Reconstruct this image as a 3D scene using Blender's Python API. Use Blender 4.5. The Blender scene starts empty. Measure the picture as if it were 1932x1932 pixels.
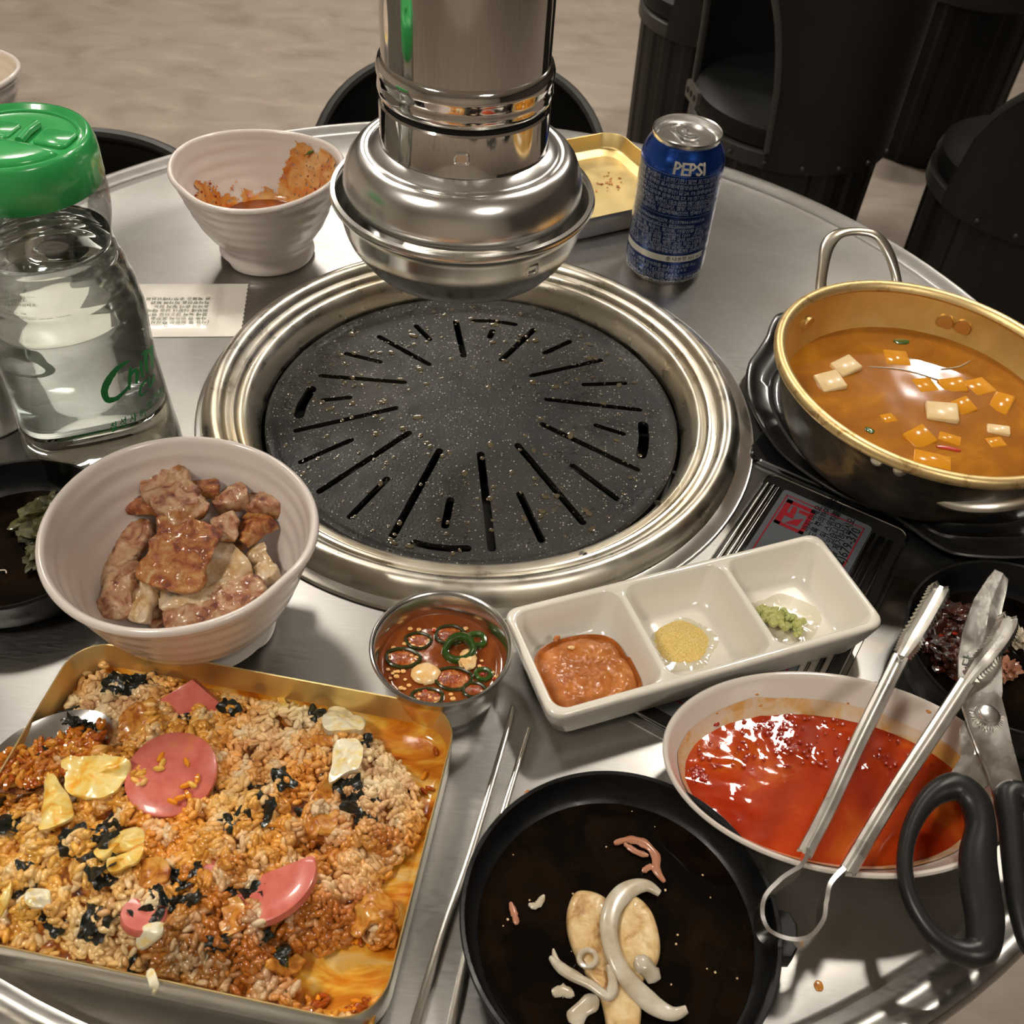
import bpy, bmesh, math, random
from mathutils import Vector, Matrix, noise
from math import pi, sin, cos, radians as R_

random.seed(7)
T = 0.75                                    # height of the table top above the floor
scene = bpy.context.scene
COL = scene.collection

# ------------------------------------------------------------------ camera, world, lights, exposure
FOC, CH = 1935.18, 0.47305
FW = Vector((0, 0.69988062, -0.71425984))
RT = Vector((0.99680616, 0.05704017, 0.05589186))
UP = Vector((-0.07985913, 0.7119786, 0.69764532))
cd = bpy.data.cameras.new('camera')
cam = bpy.data.objects.new('camera', cd)
COL.objects.link(cam)
cam.matrix_world = Matrix(((RT.x, UP.x, -FW.x, 0), (RT.y, UP.y, -FW.y, 0), (RT.z, UP.z, -FW.z, CH + T), (0, 0, 0, 1)))
cd.sensor_fit = 'HORIZONTAL'
cd.sensor_width = 36.0
cd.lens = 36.0 * FOC / 1932
cd.clip_start = 0.01
cd.dof.use_dof = True
cd.dof.focus_distance = 0.62
cd.dof.aperture_fstop = 22.0
scene.camera = cam
scene.view_settings.view_transform = 'Standard'
scene.view_settings.look = 'None'
scene.view_settings.exposure = 0.13
scene.view_settings.gamma = 1.0
scene.view_settings.use_curve_mapping = False

w = bpy.data.worlds.new('world')
scene.world = w
w.use_nodes = True
w.node_tree.nodes['Background'].inputs[0].default_value = (1.0, 0.88, 0.74, 1)
w.node_tree.nodes['Background'].inputs[1].default_value = 0.25

LAMPS = [  # x, y, half size x, half size y, strength
    (0.62, 1.42, 0.075, 0.075, 170),
    (-0.80, 1.55, 0.12, 0.12, 75),
    (1.35, 2.85, 0.05, 0.05, 380),
    (-0.70, 3.50, 0.45, 0.14, 34),
    (-0.95, -0.20, 0.16, 0.16, 50),
    (0.90, -0.80, 0.22, 0.16, 26),
]
CEIL = 2.45

def at(px, py, z=0.0):
    """point of the photograph met at height z above the table top"""
    d = FW + RT * ((px - 966) / FOC) - UP * ((py - 966) / FOC)
    t = (z - CH) / d.z
    return Vector((d.x * t, d.y * t, z))

# ------------------------------------------------------------------ materials
def mat(name, base=(.8, .8, .8), rough=.5, metal=0.0, ior=1.45, coat=0.0, trans=0.0, sss=0.0,
        noise_=None, bump=None, rn=None, emit=None, attr=None, speck=None, aniso=0.0, alpha=1.0, sheen=0, bump2=None, noise2=None):
    m = bpy.data.materials.new(name)
    m.use_nodes = True
    nt = m.node_tree
    N, L = nt.nodes, nt.links
    b = N['Principled BSDF']
    b.inputs['Base Color'].default_value = (*base, 1)
    b.inputs['Roughness'].default_value = rough
    b.inputs['Metallic'].default_value = metal
    b.inputs['IOR'].default_value = ior
    b.inputs['Coat Weight'].default_value = coat
    b.inputs['Coat Roughness'].default_value = 0.06
    b.inputs['Transmission Weight'].default_value = trans
    b.inputs['Alpha'].default_value = alpha
    b.inputs['Anisotropic'].default_value = aniso
    if sss:
        b.inputs['Subsurface Weight'].default_value = sss
        b.inputs['Subsurface Scale'].default_value = 0.004
        b.inputs['Subsurface Radius'].default_value = (1.0, .6, .3)
    if emit:
        b.inputs['Emission Color'].default_value = (*emit[0], 1)
        b.inputs['Emission Strength'].default_value = emit[1]
    tc = N.new('ShaderNodeTexCoord')
    def nz(scale, detail=4, stretch=(1, 1, 1), rot=(0, 0, 0), dist=0.0, ro=.55):
        mp = N.new('ShaderNodeMapping')
        mp.inputs['Scale'].default_value = stretch
        mp.inputs['Rotation'].default_value = rot
        L.new(tc.outputs['Object'], mp.inputs[0])
        n = N.new('ShaderNodeTexNoise')
        n.inputs['Scale'].default_value = scale
        n.inputs['Detail'].default_value = detail
        n.inputs['Roughness'].default_value = ro
        n.inputs['Distortion'].default_value = dist
        L.new(mp.outputs[0], n.inputs[0])
        return n.outputs['Fac']
    def ramp(src, stops):
        r = N.new('ShaderNodeValToRGB')
        e = r.color_ramp.elements
        while len(e) < len(stops):
            e.new(.5)
        for el, (p_, c_) in zip(e, stops):
            el.position = p_
            el.color = (*c_, 1) if len(c_) == 3 else c_
        L.new(src, r.inputs[0])
        return r.outputs[0]
    col = None
    if attr:
        a = N.new('ShaderNodeAttribute')
        a.attribute_name = attr
        col = a.outputs['Color']
    if noise_:
        c2 = ramp(nz(*noise_[:-1]), noise_[-1])
        if col is not None:
            mx = N.new('ShaderNodeMix')
            mx.data_type = 'RGBA'
            mx.blend_type = 'MULTIPLY'
            mx.inputs['Factor'].default_value = 1
            L.new(col, mx.inputs['A'])
            L.new(c2, mx.inputs['B'])
            col = mx.outputs['Result']
        else:
            col = c2
    if noise2:      # a second noise mixes a further colour in: (scale, detail, stretch, lo, hi, colour)
        f = ramp(nz(noise2[0], noise2[1], noise2[2]), [(noise2[3], (0, 0, 0)), (noise2[4], (1, 1, 1))])
        mx = N.new('ShaderNodeMix')
        mx.data_type = 'RGBA'
        L.new(f, mx.inputs['Factor'])
        if col is not None:
            L.new(col, mx.inputs['A'])
        else:
            mx.inputs['A'].default_value = (*base, 1)
        mx.inputs['B'].default_value = (*noise2[5], 1)
        col = mx.outputs['Result']
    if speck:       # (scale, threshold, colour)
        v = N.new('ShaderNodeTexVoronoi')
        v.inputs['Scale'].default_value = speck[0]
        L.new(tc.outputs['Object'], v.inputs['Vector'])
        lt = N.new('ShaderNodeMath')
        lt.operation = 'LESS_THAN'
        L.new(v.outputs['Distance'], lt.inputs[0])
        sz = N.new('ShaderNodeMath')
        sz.operation = 'MULTIPLY'
        sz.inputs[1].default_value = speck[1]
        sp = N.new('ShaderNodeSeparateColor')
        L.new(v.outputs['Color'], sp.inputs[0])
        pw = N.new('ShaderNodeMath')
        pw.operation = 'POWER'
        pw.inputs[1].default_value = 3
        L.new(sp.outputs[0], pw.inputs[0])
        L.new(pw.outputs[0], sz.inputs[0])
        L.new(sz.outputs[0], lt.inputs[1])
        mx = N.new('ShaderNodeMix')
        mx.data_type = 'RGBA'
        L.new(lt.outputs[0], mx.inputs['Factor'])
        if col is not None:
            L.new(col, mx.inputs['A'])
        else:
            mx.inputs['A'].default_value = (*base, 1)
        mx.inputs['B'].default_value = (*speck[2], 1)
        col = mx.outputs['Result']
    if col is not None:
        L.new(col, b.inputs['Base Color'])
    if rn:          # roughness noise: (scale, detail, stretch, rot, lo, hi)
        f = ramp(nz(rn[0], rn[1], rn[2], rn[3]), [(.35, (rn[4],) * 3), (.68, (rn[5],) * 3)])
        L.new(f, b.inputs['Roughness'])
    last = None
    for bb in (bump, bump2):
        if bb:      # (scale, detail, stretch, rot, strength, distance)
            bn = N.new('ShaderNodeBump')
            bn.inputs['Strength'].default_value = bb[4]
            bn.inputs['Distance'].default_value = bb[5]
            L.new(nz(bb[0], bb[1], bb[2], bb[3]), bn.inputs['Height'])
            if last:
                L.new(last, bn.inputs['Normal'])
            last = bn.outputs[0]
    if last:
        L.new(last, b.inputs['Normal'])
    return m

O3 = (1, 1, 1)
Z3 = (0, 0, 0)
M = {}
M['table'] = mat('brushed_steel', (.36, .35, .335), .34, 1.0, rn=(120, 9, (1, 7, 1), (0, 0, .5), .29, .40),
                 noise_=(90, 9, (1, 14, 1), (0, 0, .45), .4, [(.3, (.345, .335, .32)), (.5, (.36, .35, .335)), (.74, (.40, .39, .375))]),
                 noise2=(8, 6, O3, .50, .72, (.30, .285, .26)))
M['rim'] = mat('polished_steel', (.70, .685, .66), .16, 1.0, bump=(30, 3, O3, Z3, .05, .001))
M['steel'] = mat('stainless_steel', (.76, .75, .72), .20, 1.0, rn=(20, 2, (1, 1, .2), Z3, .17, .24))
M['steel_soft'] = mat('satin_steel', (.66, .64, .60), .34, 1.0, rn=(50, 4, O3, Z3, .26, .42), bump=(300, 3, O3, Z3, .08, .0003))
M['ring'] = mat('grease_stained_steel', (.62, .56, .44), .32, 1.0, rn=(70, 6, O3, Z3, .26, .42),
                noise_=(7, 5, O3, Z3, .8, [(.30, (.66, .57, .40)), (.48, (.70, .65, .55)), (.70, (.72, .70, .65))]),
                bump=(900, 1, O3, Z3, .05, .0001))
M['chrome'] = mat('chrome_steel', (.80, .785, .76), .07, 1.0, bump=(18, 1, (1, 1, .15), Z3, .06, .002))
M['alu'] = mat('spun_aluminium', (.92, .915, .90), .24, 1.0, bump=(25, 1, O3, Z3, .04, .001), rn=(30, 2, O3, Z3, .20, .26))
M['dark_gap'] = mat('dark_gap', (.006, .006, .006), .8)
M['plate'] = mat('speckled_grill_coating', (.012, .012, .012), .42, 0.0, ior=1.36, coat=.0,
                 noise_=(9, 6, O3, Z3, .8, [(.35, (.006, .006, .006)), (.66, (.026, .023, .018))]),
                 speck=(560, .34, (.36, .35, .32)), rn=(60, 6, O3, Z3, .22, .55), bump=(520, 4, O3, Z3, .8, .0006), bump2=(30, 3, O3, Z3, .2, .002))
M['melamine'] = mat('white_melamine', (.70, .63, .585), .22, coat=.25, sss=0.0)
M['melamine_stained'] = mat('white_melamine_stained', (.70, .63, .585), .22, coat=.25)
M['porcelain'] = mat('cream_porcelain', (.80, .76, .67), .15, coat=.4)
M['porcelain2'] = mat('white_porcelain', (.78, .72, .65), .15, coat=.4)
M['gold'] = mat('gold_anodised', (.72, .54, .22), .46, .9, rn=(30, 5, O3, Z3, .38, .52), bump=(300, 3, O3, Z3, .05, .0003),
                noise_=(18, 5, O3, Z3, .7, [(.3, (.74, .57, .25)), (.7, (.84, .68, .34))]))
M['gold_out'] = mat('pale_gold_outside', (.70, .66, .57), .34, 1.0)
M['pot_in'] = mat('gold_pot_inside', (.66, .44, .13), .42, .8, rn=(60, 5, O3, Z3, .36, .52), bump=(160, 4, O3, Z3, .12, .0005),
                  noise_=(22, 6, O3, Z3, .7, [(.3, (.68, .44, .13)), (.7, (.80, .60, .26))]))
M['pot_out'] = mat('scorched_pot_outside', (.03, .022, .015), .55, .15, ior=1.35, rn=(40, 5, O3, Z3, .45, .7),
                   noise_=(26, 6, O3, Z3, .8, [(.42, (.014, .011, .009)), (.60, (.06, .042, .022)), (.75, (.28, .19, .08))]))
M['pot_rim'] = mat('gold_pot_rim', (.72, .53, .24), .42, .85, noise_=(110, 6, O3, Z3, .8, [(.34, (.50, .32, .12)), (.46, (.80, .60, .29))]),
                   bump=(300, 3, O3, Z3, .2, .0004))
M['handle'] = mat('worn_steel_handle', (.62, .57, .48), .30, 1.0, noise_=(25, 5, O3, Z3, .7, [(.3, (.45, .36, .24)), (.6, (.68, .64, .56))]),
                  bump=(80, 3, O3, Z3, .15, .001))
M['black_iron'] = mat('black_coated_iron', (.008, .008, .0085), .30, ior=1.38, coat=.0, rn=(60, 5, O3, Z3, .22, .5), bump=(250, 3, O3, Z3, .12, .0004))
M['black_enamel'] = mat('black_enamel', (.016, .015, .014), .28, coat=.3, rn=(22, 4, O3, Z3, .2, .42))
M['black_glass'] = mat('black_glass', (.008, .008, .009), .1, coat=.5)
M['black_plastic'] = mat('black_plastic', (.014, .014, .014), .36, bump=(900, 2, O3, Z3, .08, .0002))
M['broth'] = mat('dark_sauce_pool', (.006, .004, .002), .05, ior=1.24, coat=.0, noise_=(42, 4, O3, Z3, .8, [(.4, (.003, .002, .0015)), (.78, (.014, .007, .003))]), bump=(72, 2, O3, Z3, .04, .001))
M['soup'] = mat('bean_paste_broth', (.48, .19, .02), .06, ior=1.34, coat=.0, sss=.0,
                noise_=(20, 4, O3, Z3, 1.5, [(.3, (.26, .090, .012)), (.55, (.36, .135, .014)), (.75, (.50, .20, .016))]),
                bump=(45, 1, O3, Z3, .05, .0005), bump2=(1500, 1, O3, Z3, .05, .0001))
M['tofu'] = mat('tofu', (.80, .62, .34), .3, coat=.3, noise_=(60, 3, O3, Z3, 0, [(.3, (.72, .50, .22)), (.7, (.84, .68, .42))]), bump=(200, 3, O3, Z3, .2, .0005))
M['tofu_deep'] = mat('tofu_under_broth', (.62, .26, .018), .16, ior=1.33)
M['chili_green'] = mat('green_chili', (.032, .085, .012), .2, coat=.5)
M['chili_dark'] = mat('soaked_green_chili', (.030, .036, .008), .2, coat=.5)
M['chili_red'] = mat('red_chili', (.42, .03, .01), .2, coat=.5)
M['flesh'] = mat('red_chili_flesh', (.30, .05, .012), .14, coat=.4, noise_=(260, 4, O3, Z3, .5, [(.35, (.16, .03, .006)), (.55, (.34, .07, .012)), (.7, (.52, .20, .05))]), bump=(500, 3, O3, Z3, .5, .001))
M['seed'] = mat('chili_seed', (.74, .40, .12), .3, coat=.4)
M['garlic'] = mat('garlic', (.78, .50, .20), .25, coat=.5, noise_=(180, 3, O3, Z3, 0, [(.3, (.72, .38, .10)), (.7, (.82, .62, .34))]))
M['sauce_red'] = mat('chili_soy_sauce', (.20, .045, .008), .06, coat=.4, noise_=(45, 3, O3, Z3, 1, [(.3, (.15, .03, .006)), (.7, (.30, .075, .012))]),
                     bump=(120, 2, O3, Z3, .1, .001))
M['paste'] = mat('soybean_paste', (.36, .11, .025), .22, coat=.4, noise_=(90, 5, O3, Z3, .5, [(.3, (.34, .095, .018)), (.55, (.46, .145, .026)), (.75, (.60, .23, .05))]),
                 bump=(260, 5, O3, Z3, .6, .0012))
M['powder'] = mat('yellow_powder', (.78, .56, .17), .9, noise_=(900, 2, O3, Z3, 0, [(.3, (.66, .44, .10)), (.7, (.84, .66, .28))]), bump=(1200, 3, O3, Z3, .8, .0008))
M['wasabi'] = mat('wasabi', (.45, .50, .12), .42, coat=.1, noise_=(200, 3, O3, Z3, 0, [(.3, (.36, .38, .10)), (.7, (.52, .54, .22))]), bump=(400, 4, O3, Z3, .6, .001))
M['kimchi_juice'] = mat('kimchi_juice', (.46, .045, .006), .05, ior=1.36, coat=.0,
                        noise_=(26, 5, O3, Z3, .8, [(.30, (.30, .018, .004)), (.55, (.44, .045, .006)), (.72, (.60, .13, .012))]),
                        bump=(500, 2, O3, Z3, .05, .0003))
M['kimchi_film'] = mat('kimchi_stain', (.80, .50, .26), .12, coat=.5, noise_=(72, 6, O3, Z3, .8, [(.34, (.74, .38, .10)), (.48, (.78, .56, .32)), (.62, (.78, .64, .50))]),
                       bump=(240, 3, O3, Z3, .15, .001))
M['red_bits'] = mat('chili_flakes', (.34, .02, .005), .25, coat=.4)
M['film'] = mat('orange_sauce_film', (.7, .3, .02), .14, coat=.5,
                noise_=(32, 5, (1, 2.2, 1), Z3, 1.2, [(.30, (.36, .07, .006)), (.43, (.60, .20, .012)), (.55, (.74, .40, .05)), (.70, (.78, .62, .30))]),
                bump=(171, 4, O3, Z3, .2, .001))
M['rice'] = mat('rice_grains', (.8, .7, .5), .20, coat=.5, attr='tint', sss=.0)
M['rice_bed'] = mat('rice_bed', (.40, .17, .03), .16, coat=.5, noise_=(110, 6, O3, Z3, .7, [(.32, (.07, .018, .004)), (.45, (.26, .065, .008)), (.58, (.46, .15, .015)), (.72, (.56, .27, .05))]), bump=(420, 4, O3, Z3, .8, .002))
M['seaweed'] = mat('roasted_seaweed', (.012, .014, .010), .28, coat=.3, bump=(500, 3, O3, Z3, .6, .0006))
M['sausage'] = mat('pink_sausage', (.62, .15, .11), .3, coat=.3, noise_=(120, 4, O3, Z3, 0, [(.3, (.55, .11, .08)), (.7, (.68, .20, .15))]),
                   noise2=(60, 3, O3, .62, .75, (.60, .20, .05)), bump=(500, 2, O3, Z3, .25, .0003))
M['egg'] = mat('fried_egg', (.82, .62, .22), .3, coat=.3, noise_=(143, 4, O3, Z3, .5, [(.34, (.82, .38, .03)), (.47, (.86, .60, .14)), (.66, (.86, .72, .32))]), bump=(440, 4, O3, Z3, .3, .0008))
M['egg_white'] = mat('egg_white', (.82, .76, .58), .25, coat=.4, noise_=(182, 4, O3, Z3, .5, [(.35, (.80, .62, .24)), (.5, (.82, .76, .56))]))
M['kimchi'] = mat('kimchi_leaf', (.55, .20, .03), .22, coat=.5, noise_=(156, 5, (1, 1, 1), Z3, 1, [(.3, (.28, .06, .012)), (.5, (.56, .22, .03)), (.7, (.68, .38, .08))]), bump=(440, 4, O3, Z3, .4, .001))
M['pork'] = mat('grilled_pork', (.55, .30, .14), .30, coat=.35,
                noise_=(109, 7, O3, Z3, .9, [(.33, (.13, .035, .025)), (.42, (.34, .13, .06)), (.52, (.47, .27, .145)), (.66, (.56, .38, .235))]),
                noise2=(70, 5, O3, .54, .64, (.33, .12, .022)), bump=(418, 6, O3, Z3, .7, .0016))
M['pork_crust'] = mat('golden_pork_crust', (.42, .19, .05), .26, coat=.4,
                      noise_=(120, 7, O3, Z3, .9, [(.34, (.15, .03, .015)), (.46, (.34, .10, .025)), (.57, (.44, .19, .05)), (.70, (.56, .36, .18))]),
                      bump=(660, 6, O3, Z3, .8, .0014))
M['pork_fat'] = mat('pork_fat', (.60, .46, .30), .24, coat=.5, noise_=(96, 6, O3, Z3, .8, [(.3, (.50, .27, .09)), (.5, (.60, .43, .25)), (.7, (.66, .54, .40))]),
                    bump=(352, 5, O3, Z3, .5, .0014))
M['mushroom'] = mat('king_oyster_mushroom', (.66, .45, .20), .3, coat=.3, noise_=(120, 5, O3, Z3, .6, [(.34, (.34, .17, .05)), (.44, (.58, .37, .15)), (.66, (.72, .54, .29))]), bump=(396, 4, O3, Z3, .3, .0008))
M['onion'] = mat('onion_strip', (.62, .55, .42), .22, coat=.4, trans=.15, noise_=(100, 4, O3, Z3, 0, [(.3, (.50, .40, .26)), (.7, (.72, .66, .54))]))
M['squid'] = mat('reddish_scrap', (.42, .18, .10), .3, coat=.4)
M['leaf'] = mat('soaked_leaf', (.05, .048, .012), .28, coat=.5, noise_=(125, 5, O3, Z3, 1, [(.3, (.02, .02, .008)), (.7, (.12, .11, .03))]), bump=(308, 5, O3, Z3, .9, .002))
M['lid_green'] = mat('green_plastic', (.035, .36, .09), .24, coat=.5, sss=.0, noise_=(12, 3, O3, Z3, 0, [(.3, (.03, .33, .08)), (.7, (.045, .40, .11))]))
M['print_green'] = mat('green_print', (.02, .20, .055), .4)
M['print_pale'] = mat('pale_print', (.80, .86, .76), .5)
M['can_blue'] = mat('blue_can_paint', (.015, .09, .52), .20, .85, coat=.4)
M['can_navy'] = mat('navy_can_panel', (.014, .045, .20), .26, .7, coat=.3)
M['can_text'] = mat('pale_can_print', (.40, .45, .52), .35, .5)
M['can_white'] = mat('white_can_print', (.74, .72, .66), .3, .2)
M['paper'] = mat('white_film_packet', (.80, .76, .69), .34, coat=.2, bump=(40, 3, O3, Z3, .25, .002))
M['ink'] = mat('grey_print', (.13, .15, .12), .6)
M['label'] = mat('silver_grey_label', (.14, .155, .17), .30, .3, coat=.3)
M['label_red'] = mat('red_print', (.26, .012, .02), .4)
M['label_dark'] = mat('dark_print', (.03, .035, .05), .4)
M['ink_black'] = mat('black_print', (.008, .008, .01), .4)
M['floor'] = mat('stone_look_floor', (.36, .30, .25), .5,
                 noise_=(6.5, 9, (1, 1.6, 1), (0, 0, .25), .6, [(.30, (.33, .265, .22)), (.45, (.40, .335, .28)), (.58, (.45, .38, .315)), (.7, (.52, .45, .38))]),
                 bump=(60, 3, O3, Z3, .05, .002))
M['wall'] = mat('warm_plaster', (.55, .50, .43), .8, noise_=(3, 4, O3, Z3, 0, [(.3, (.52, .47, .40)), (.7, (.58, .53, .46))]))
M['wall_dark'] = mat('dark_panelling', (.06, .05, .045), .6, noise_=(3, 4, (8, 8, .4), Z3, 0, [(.3, (.045, .038, .033)), (.7, (.08, .065, .055))]))
M['ceiling'] = mat('ceiling_paint', (.62, .60, .56), .9, noise_=(3, 3, O3, Z3, 0, [(.3, (.60, .58, .54)), (.7, (.66, .64, .60))]))
M['lamp'] = mat('lamp_diffuser', (.9, .9, .9), .5, emit=((1.0, .925, .82), 20))
M['stool'] = mat('black_stool_metal', (.010, .009, .008), .5, ior=1.35, noise_=(8, 3, O3, Z3, 0, [(.3, (.008, .0075, .0065)), (.7, (.013, .0115, .010))]))
M['stool_edge'] = mat('dark_grey_edge', (.030, .029, .027), .42)
M['cushion'] = mat('black_cushion_vinyl', (.005, .0048, .0045), .5, ior=1.35, bump=(200, 3, O3, Z3, .1, .001))
M['bracket'] = mat('grey_bracket', (.10, .095, .085), .4, .5)
M['chopstick'] = mat('chopstick_steel', (.68, .65, .60), .22, 1.0, bump=(200, 3, O3, Z3, .06, .0003))
M['powder_glaze'] = mat('oily_gloss', (.80, .74, .55), .06, coat=.8, alpha=.5)
M['grease'] = mat('grease_drop', (.10, .08, .045), .06, coat=.8, ior=1.45)
M['char'] = mat('charred_crumb', (.012, .010, .008), .7)
M['crumb'] = mat('pale_crumb', (.70, .48, .25), .4)

def water_mat():
    m = bpy.data.materials.new('clear_water')
    m.use_nodes = True
    b = m.node_tree.nodes['Principled BSDF']
    b.inputs['Base Color'].default_value = (.93, .97, .95, 1)
    b.inputs['Roughness'].default_value = 0.0
    b.inputs['IOR'].default_value = 1.33
    b.inputs['Transmission Weight'].default_value = 1.0
    return m
def clear_mat(name, tint=(.97, .985, .975), gl=.035):
    m = bpy.data.materials.new(name)
    m.use_nodes = True
    N, L = m.node_tree.nodes, m.node_tree.links
    N.remove(N['Principled BSDF'])
    tr = N.new('ShaderNodeBsdfTransparent')
    tr.inputs[0].default_value = (*tint, 1)
    g = N.new('ShaderNodeBsdfGlossy')
    g.inputs['Roughness'].default_value = .04
    lw = N.new('ShaderNodeLayerWeight')
    lw.inputs[0].default_value = .25
    mp = N.new('ShaderNodeMapRange')
    mp.inputs['To Min'].default_value = gl
    mp.inputs['To Max'].default_value = .75
    L.new(lw.outputs['Fresnel'], mp.inputs['Value'])
    mx = N.new('ShaderNodeMixShader')
    L.new(mp.outputs[0], mx.inputs[0])
    L.new(tr.outputs[0], mx.inputs[1])
    L.new(g.outputs[0], mx.inputs[2])
    L.new(mx.outputs[0], N['Material Output'].inputs[0])
    return m
M['water'] = water_mat()
M['clear'] = clear_mat('clear_plastic')

# ------------------------------------------------------------------ mesh helpers
def mesh(name, V, F, m, parent=None, smooth=True, ang=40, kind=None, cols=None):
    me = bpy.data.meshes.new(name)
    me.from_pydata([tuple(v) for v in V], [], F)
    me.validate()
    bm = bmesh.new()
    bm.from_mesh(me)
    bmesh.ops.recalc_face_normals(bm, faces=bm.faces)
    bm.to_mesh(me)
    bm.free()
    if smooth:
        me.polygons.foreach_set('use_smooth', [True] * len(me.polygons))
        if ang:
            me.set_sharp_from_angle(angle=R_(ang))
    me.materials.append(m)
    if cols is not None:
        a = me.color_attributes.new('tint', 'FLOAT_COLOR', 'POINT')
        flat = []
        for c in cols:
            flat += [c[0], c[1], c[2], 1]
        a.data.foreach_set('color', flat)
    o = bpy.data.objects.new(name, me)
    COL.objects.link(o)
    if parent is not None:
        o.parent = parent
    if kind:
        o['kind'] = kind
    return o

def tag(o, label, cat, group=None, kind=None):
    o['label'] = label
    o['category'] = cat
    if group:
        o['group'] = group
    if kind:
        o['kind'] = kind
    return o

def thing(name, label, cat, loc=(0, 0, 0), rz=0.0, group=None, rot=None):
    o = bpy.data.objects.new(name, None)
    o.empty_display_size = .02
    COL.objects.link(o)
    o.location = (loc[0], loc[1], loc[2] + T)
    o.rotation_euler = rot if rot else (0, 0, rz)
    return tag(o, label, cat, group)

def single(name, V, F, m, label, cat, group=None, kind=None, **k):
    """a thing that is one mesh; V is given above the table top, its origin goes to its base centre"""
    cx = sum(v[0] for v in V) / len(V)
    cy = sum(v[1] for v in V) / len(V)
    cz = min(v[2] for v in V)
    V = [(v[0] - cx, v[1] - cy, v[2] - cz) for v in V]
    o = mesh(name, V, F, m, **k)
    o.location = (cx, cy, cz + T)
    return tag(o, label, cat, group, kind)

def loft(rings, cap0=True, cap1=True, closed=True):
    n = len(rings[0])
    V = [v for r in rings for v in r]
    F = []
    for i in range(len(rings) - 1):
        for j in range(n if closed else n - 1):
            a, b = i * n + j, i * n + (j + 1) % n
            F.append((a, b, b + n, a + n))
    if cap0:
        F.append(tuple(range(n))[::-1])
    if cap1:
        F.append(tuple(range((len(rings) - 1) * n, len(rings) * n)))
    return V, F

def join(*parts):
    V, F = [], []
    for v, f in parts:
        k = len(V)
        V += list(v)
        F += [tuple(i + k for i in q) for q in f]
    return V, F

def lathe(prof, n=72, c=(0, 0), dz=0.0, dfm=None, cap0=True, cap1=True):
    rings = []
    for r, z in prof:
        ring = []
        for j in range(n):
            a = 2 * pi * j / n
            v = (c[0] + r * cos(a), c[1] + r * sin(a), z + dz)
            ring.append(dfm(v, a, r, z) if dfm else v)
        rings.append(ring)
    return loft(rings, cap0, cap1)

def frames(path):
    P = [Vector(p) for p in path]
    out = []
    for i, p in enumerate(P):
        t = (P[min(i + 1, len(P) - 1)] - P[max(i - 1, 0)]).normalized()
        out.append(t)
    return P, out

def sweep(path, sec, up=(0, 0, 1), scale=None, closed=False):
    """sec: list of (side, up) points; scale(i, s) -> (sx, sy) per station"""
    P, Tn = frames(path)
    if closed:
        n = len(P)
        Tn = [(P[(i + 1) % n] - P[i - 1]).normalized() for i in range(n)]
    rings = []
    for i, (p, t) in enumerate(zip(P, Tn)):
        s = t.cross(Vector(up)).normalized()
        u = s.cross(t).normalized()
        k = scale(i, i / max(1, len(P) - 1)) if scale else (1, 1)
        sc = sec(i, i / max(1, len(P) - 1)) if callable(sec) else sec
        rings.append([p + s * (a * k[0]) + u * (b * k[1]) for a, b in sc])
    V, F = loft(rings, not closed, not closed)
    if closed:
        m, n = len(sc), len(rings)
        for j in range(m):
            a, b = (n - 1) * m + j, (n - 1) * m + (j + 1) % m
            F.append((a, b, (j + 1) % m, j))
    return V, F

def circ(r, n=12, ry=None):
    return [(r * cos(2 * pi * j / n), (ry or r) * sin(2 * pi * j / n)) for j in range(n)]

def smooth_path(P, k=6, closed=False):
    P = [Vector(p) for p in P]
    out = []
    n = len(P)
    rng = range(n) if closed else range(n - 1)
    for i in rng:
        if closed:
            a, b, c, d = P[i - 1], P[i], P[(i + 1) % n], P[(i + 2) % n]
        else:
            a, b, c, d = P[max(i - 1, 0)], P[i], P[i + 1], P[min(i + 2, n - 1)]
        for s in range(k):
            t = s / k
            out.append(.5 * ((2 * b) + (c - a) * t + (2 * a - 5 * b + 4 * c - d) * t * t + (3 * b - 3 * c + d - a) * t ** 3))
    if not closed:
        out.append(P[-1])
    return out

def rrect(w, h, r, n=6):
    """rounded rectangle outline, centre 0"""
    pts = []
    for cx, cy, a0 in ((w / 2 - r, h / 2 - r, 0), (-w / 2 + r, h / 2 - r, 90), (-w / 2 + r, -h / 2 + r, 180), (w / 2 - r, -h / 2 + r, 270)):
        for k in range(n + 1):
            a = R_(a0 + 90 * k / n)
            pts.append((cx + r * cos(a), cy + r * sin(a)))
    return pts

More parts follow.
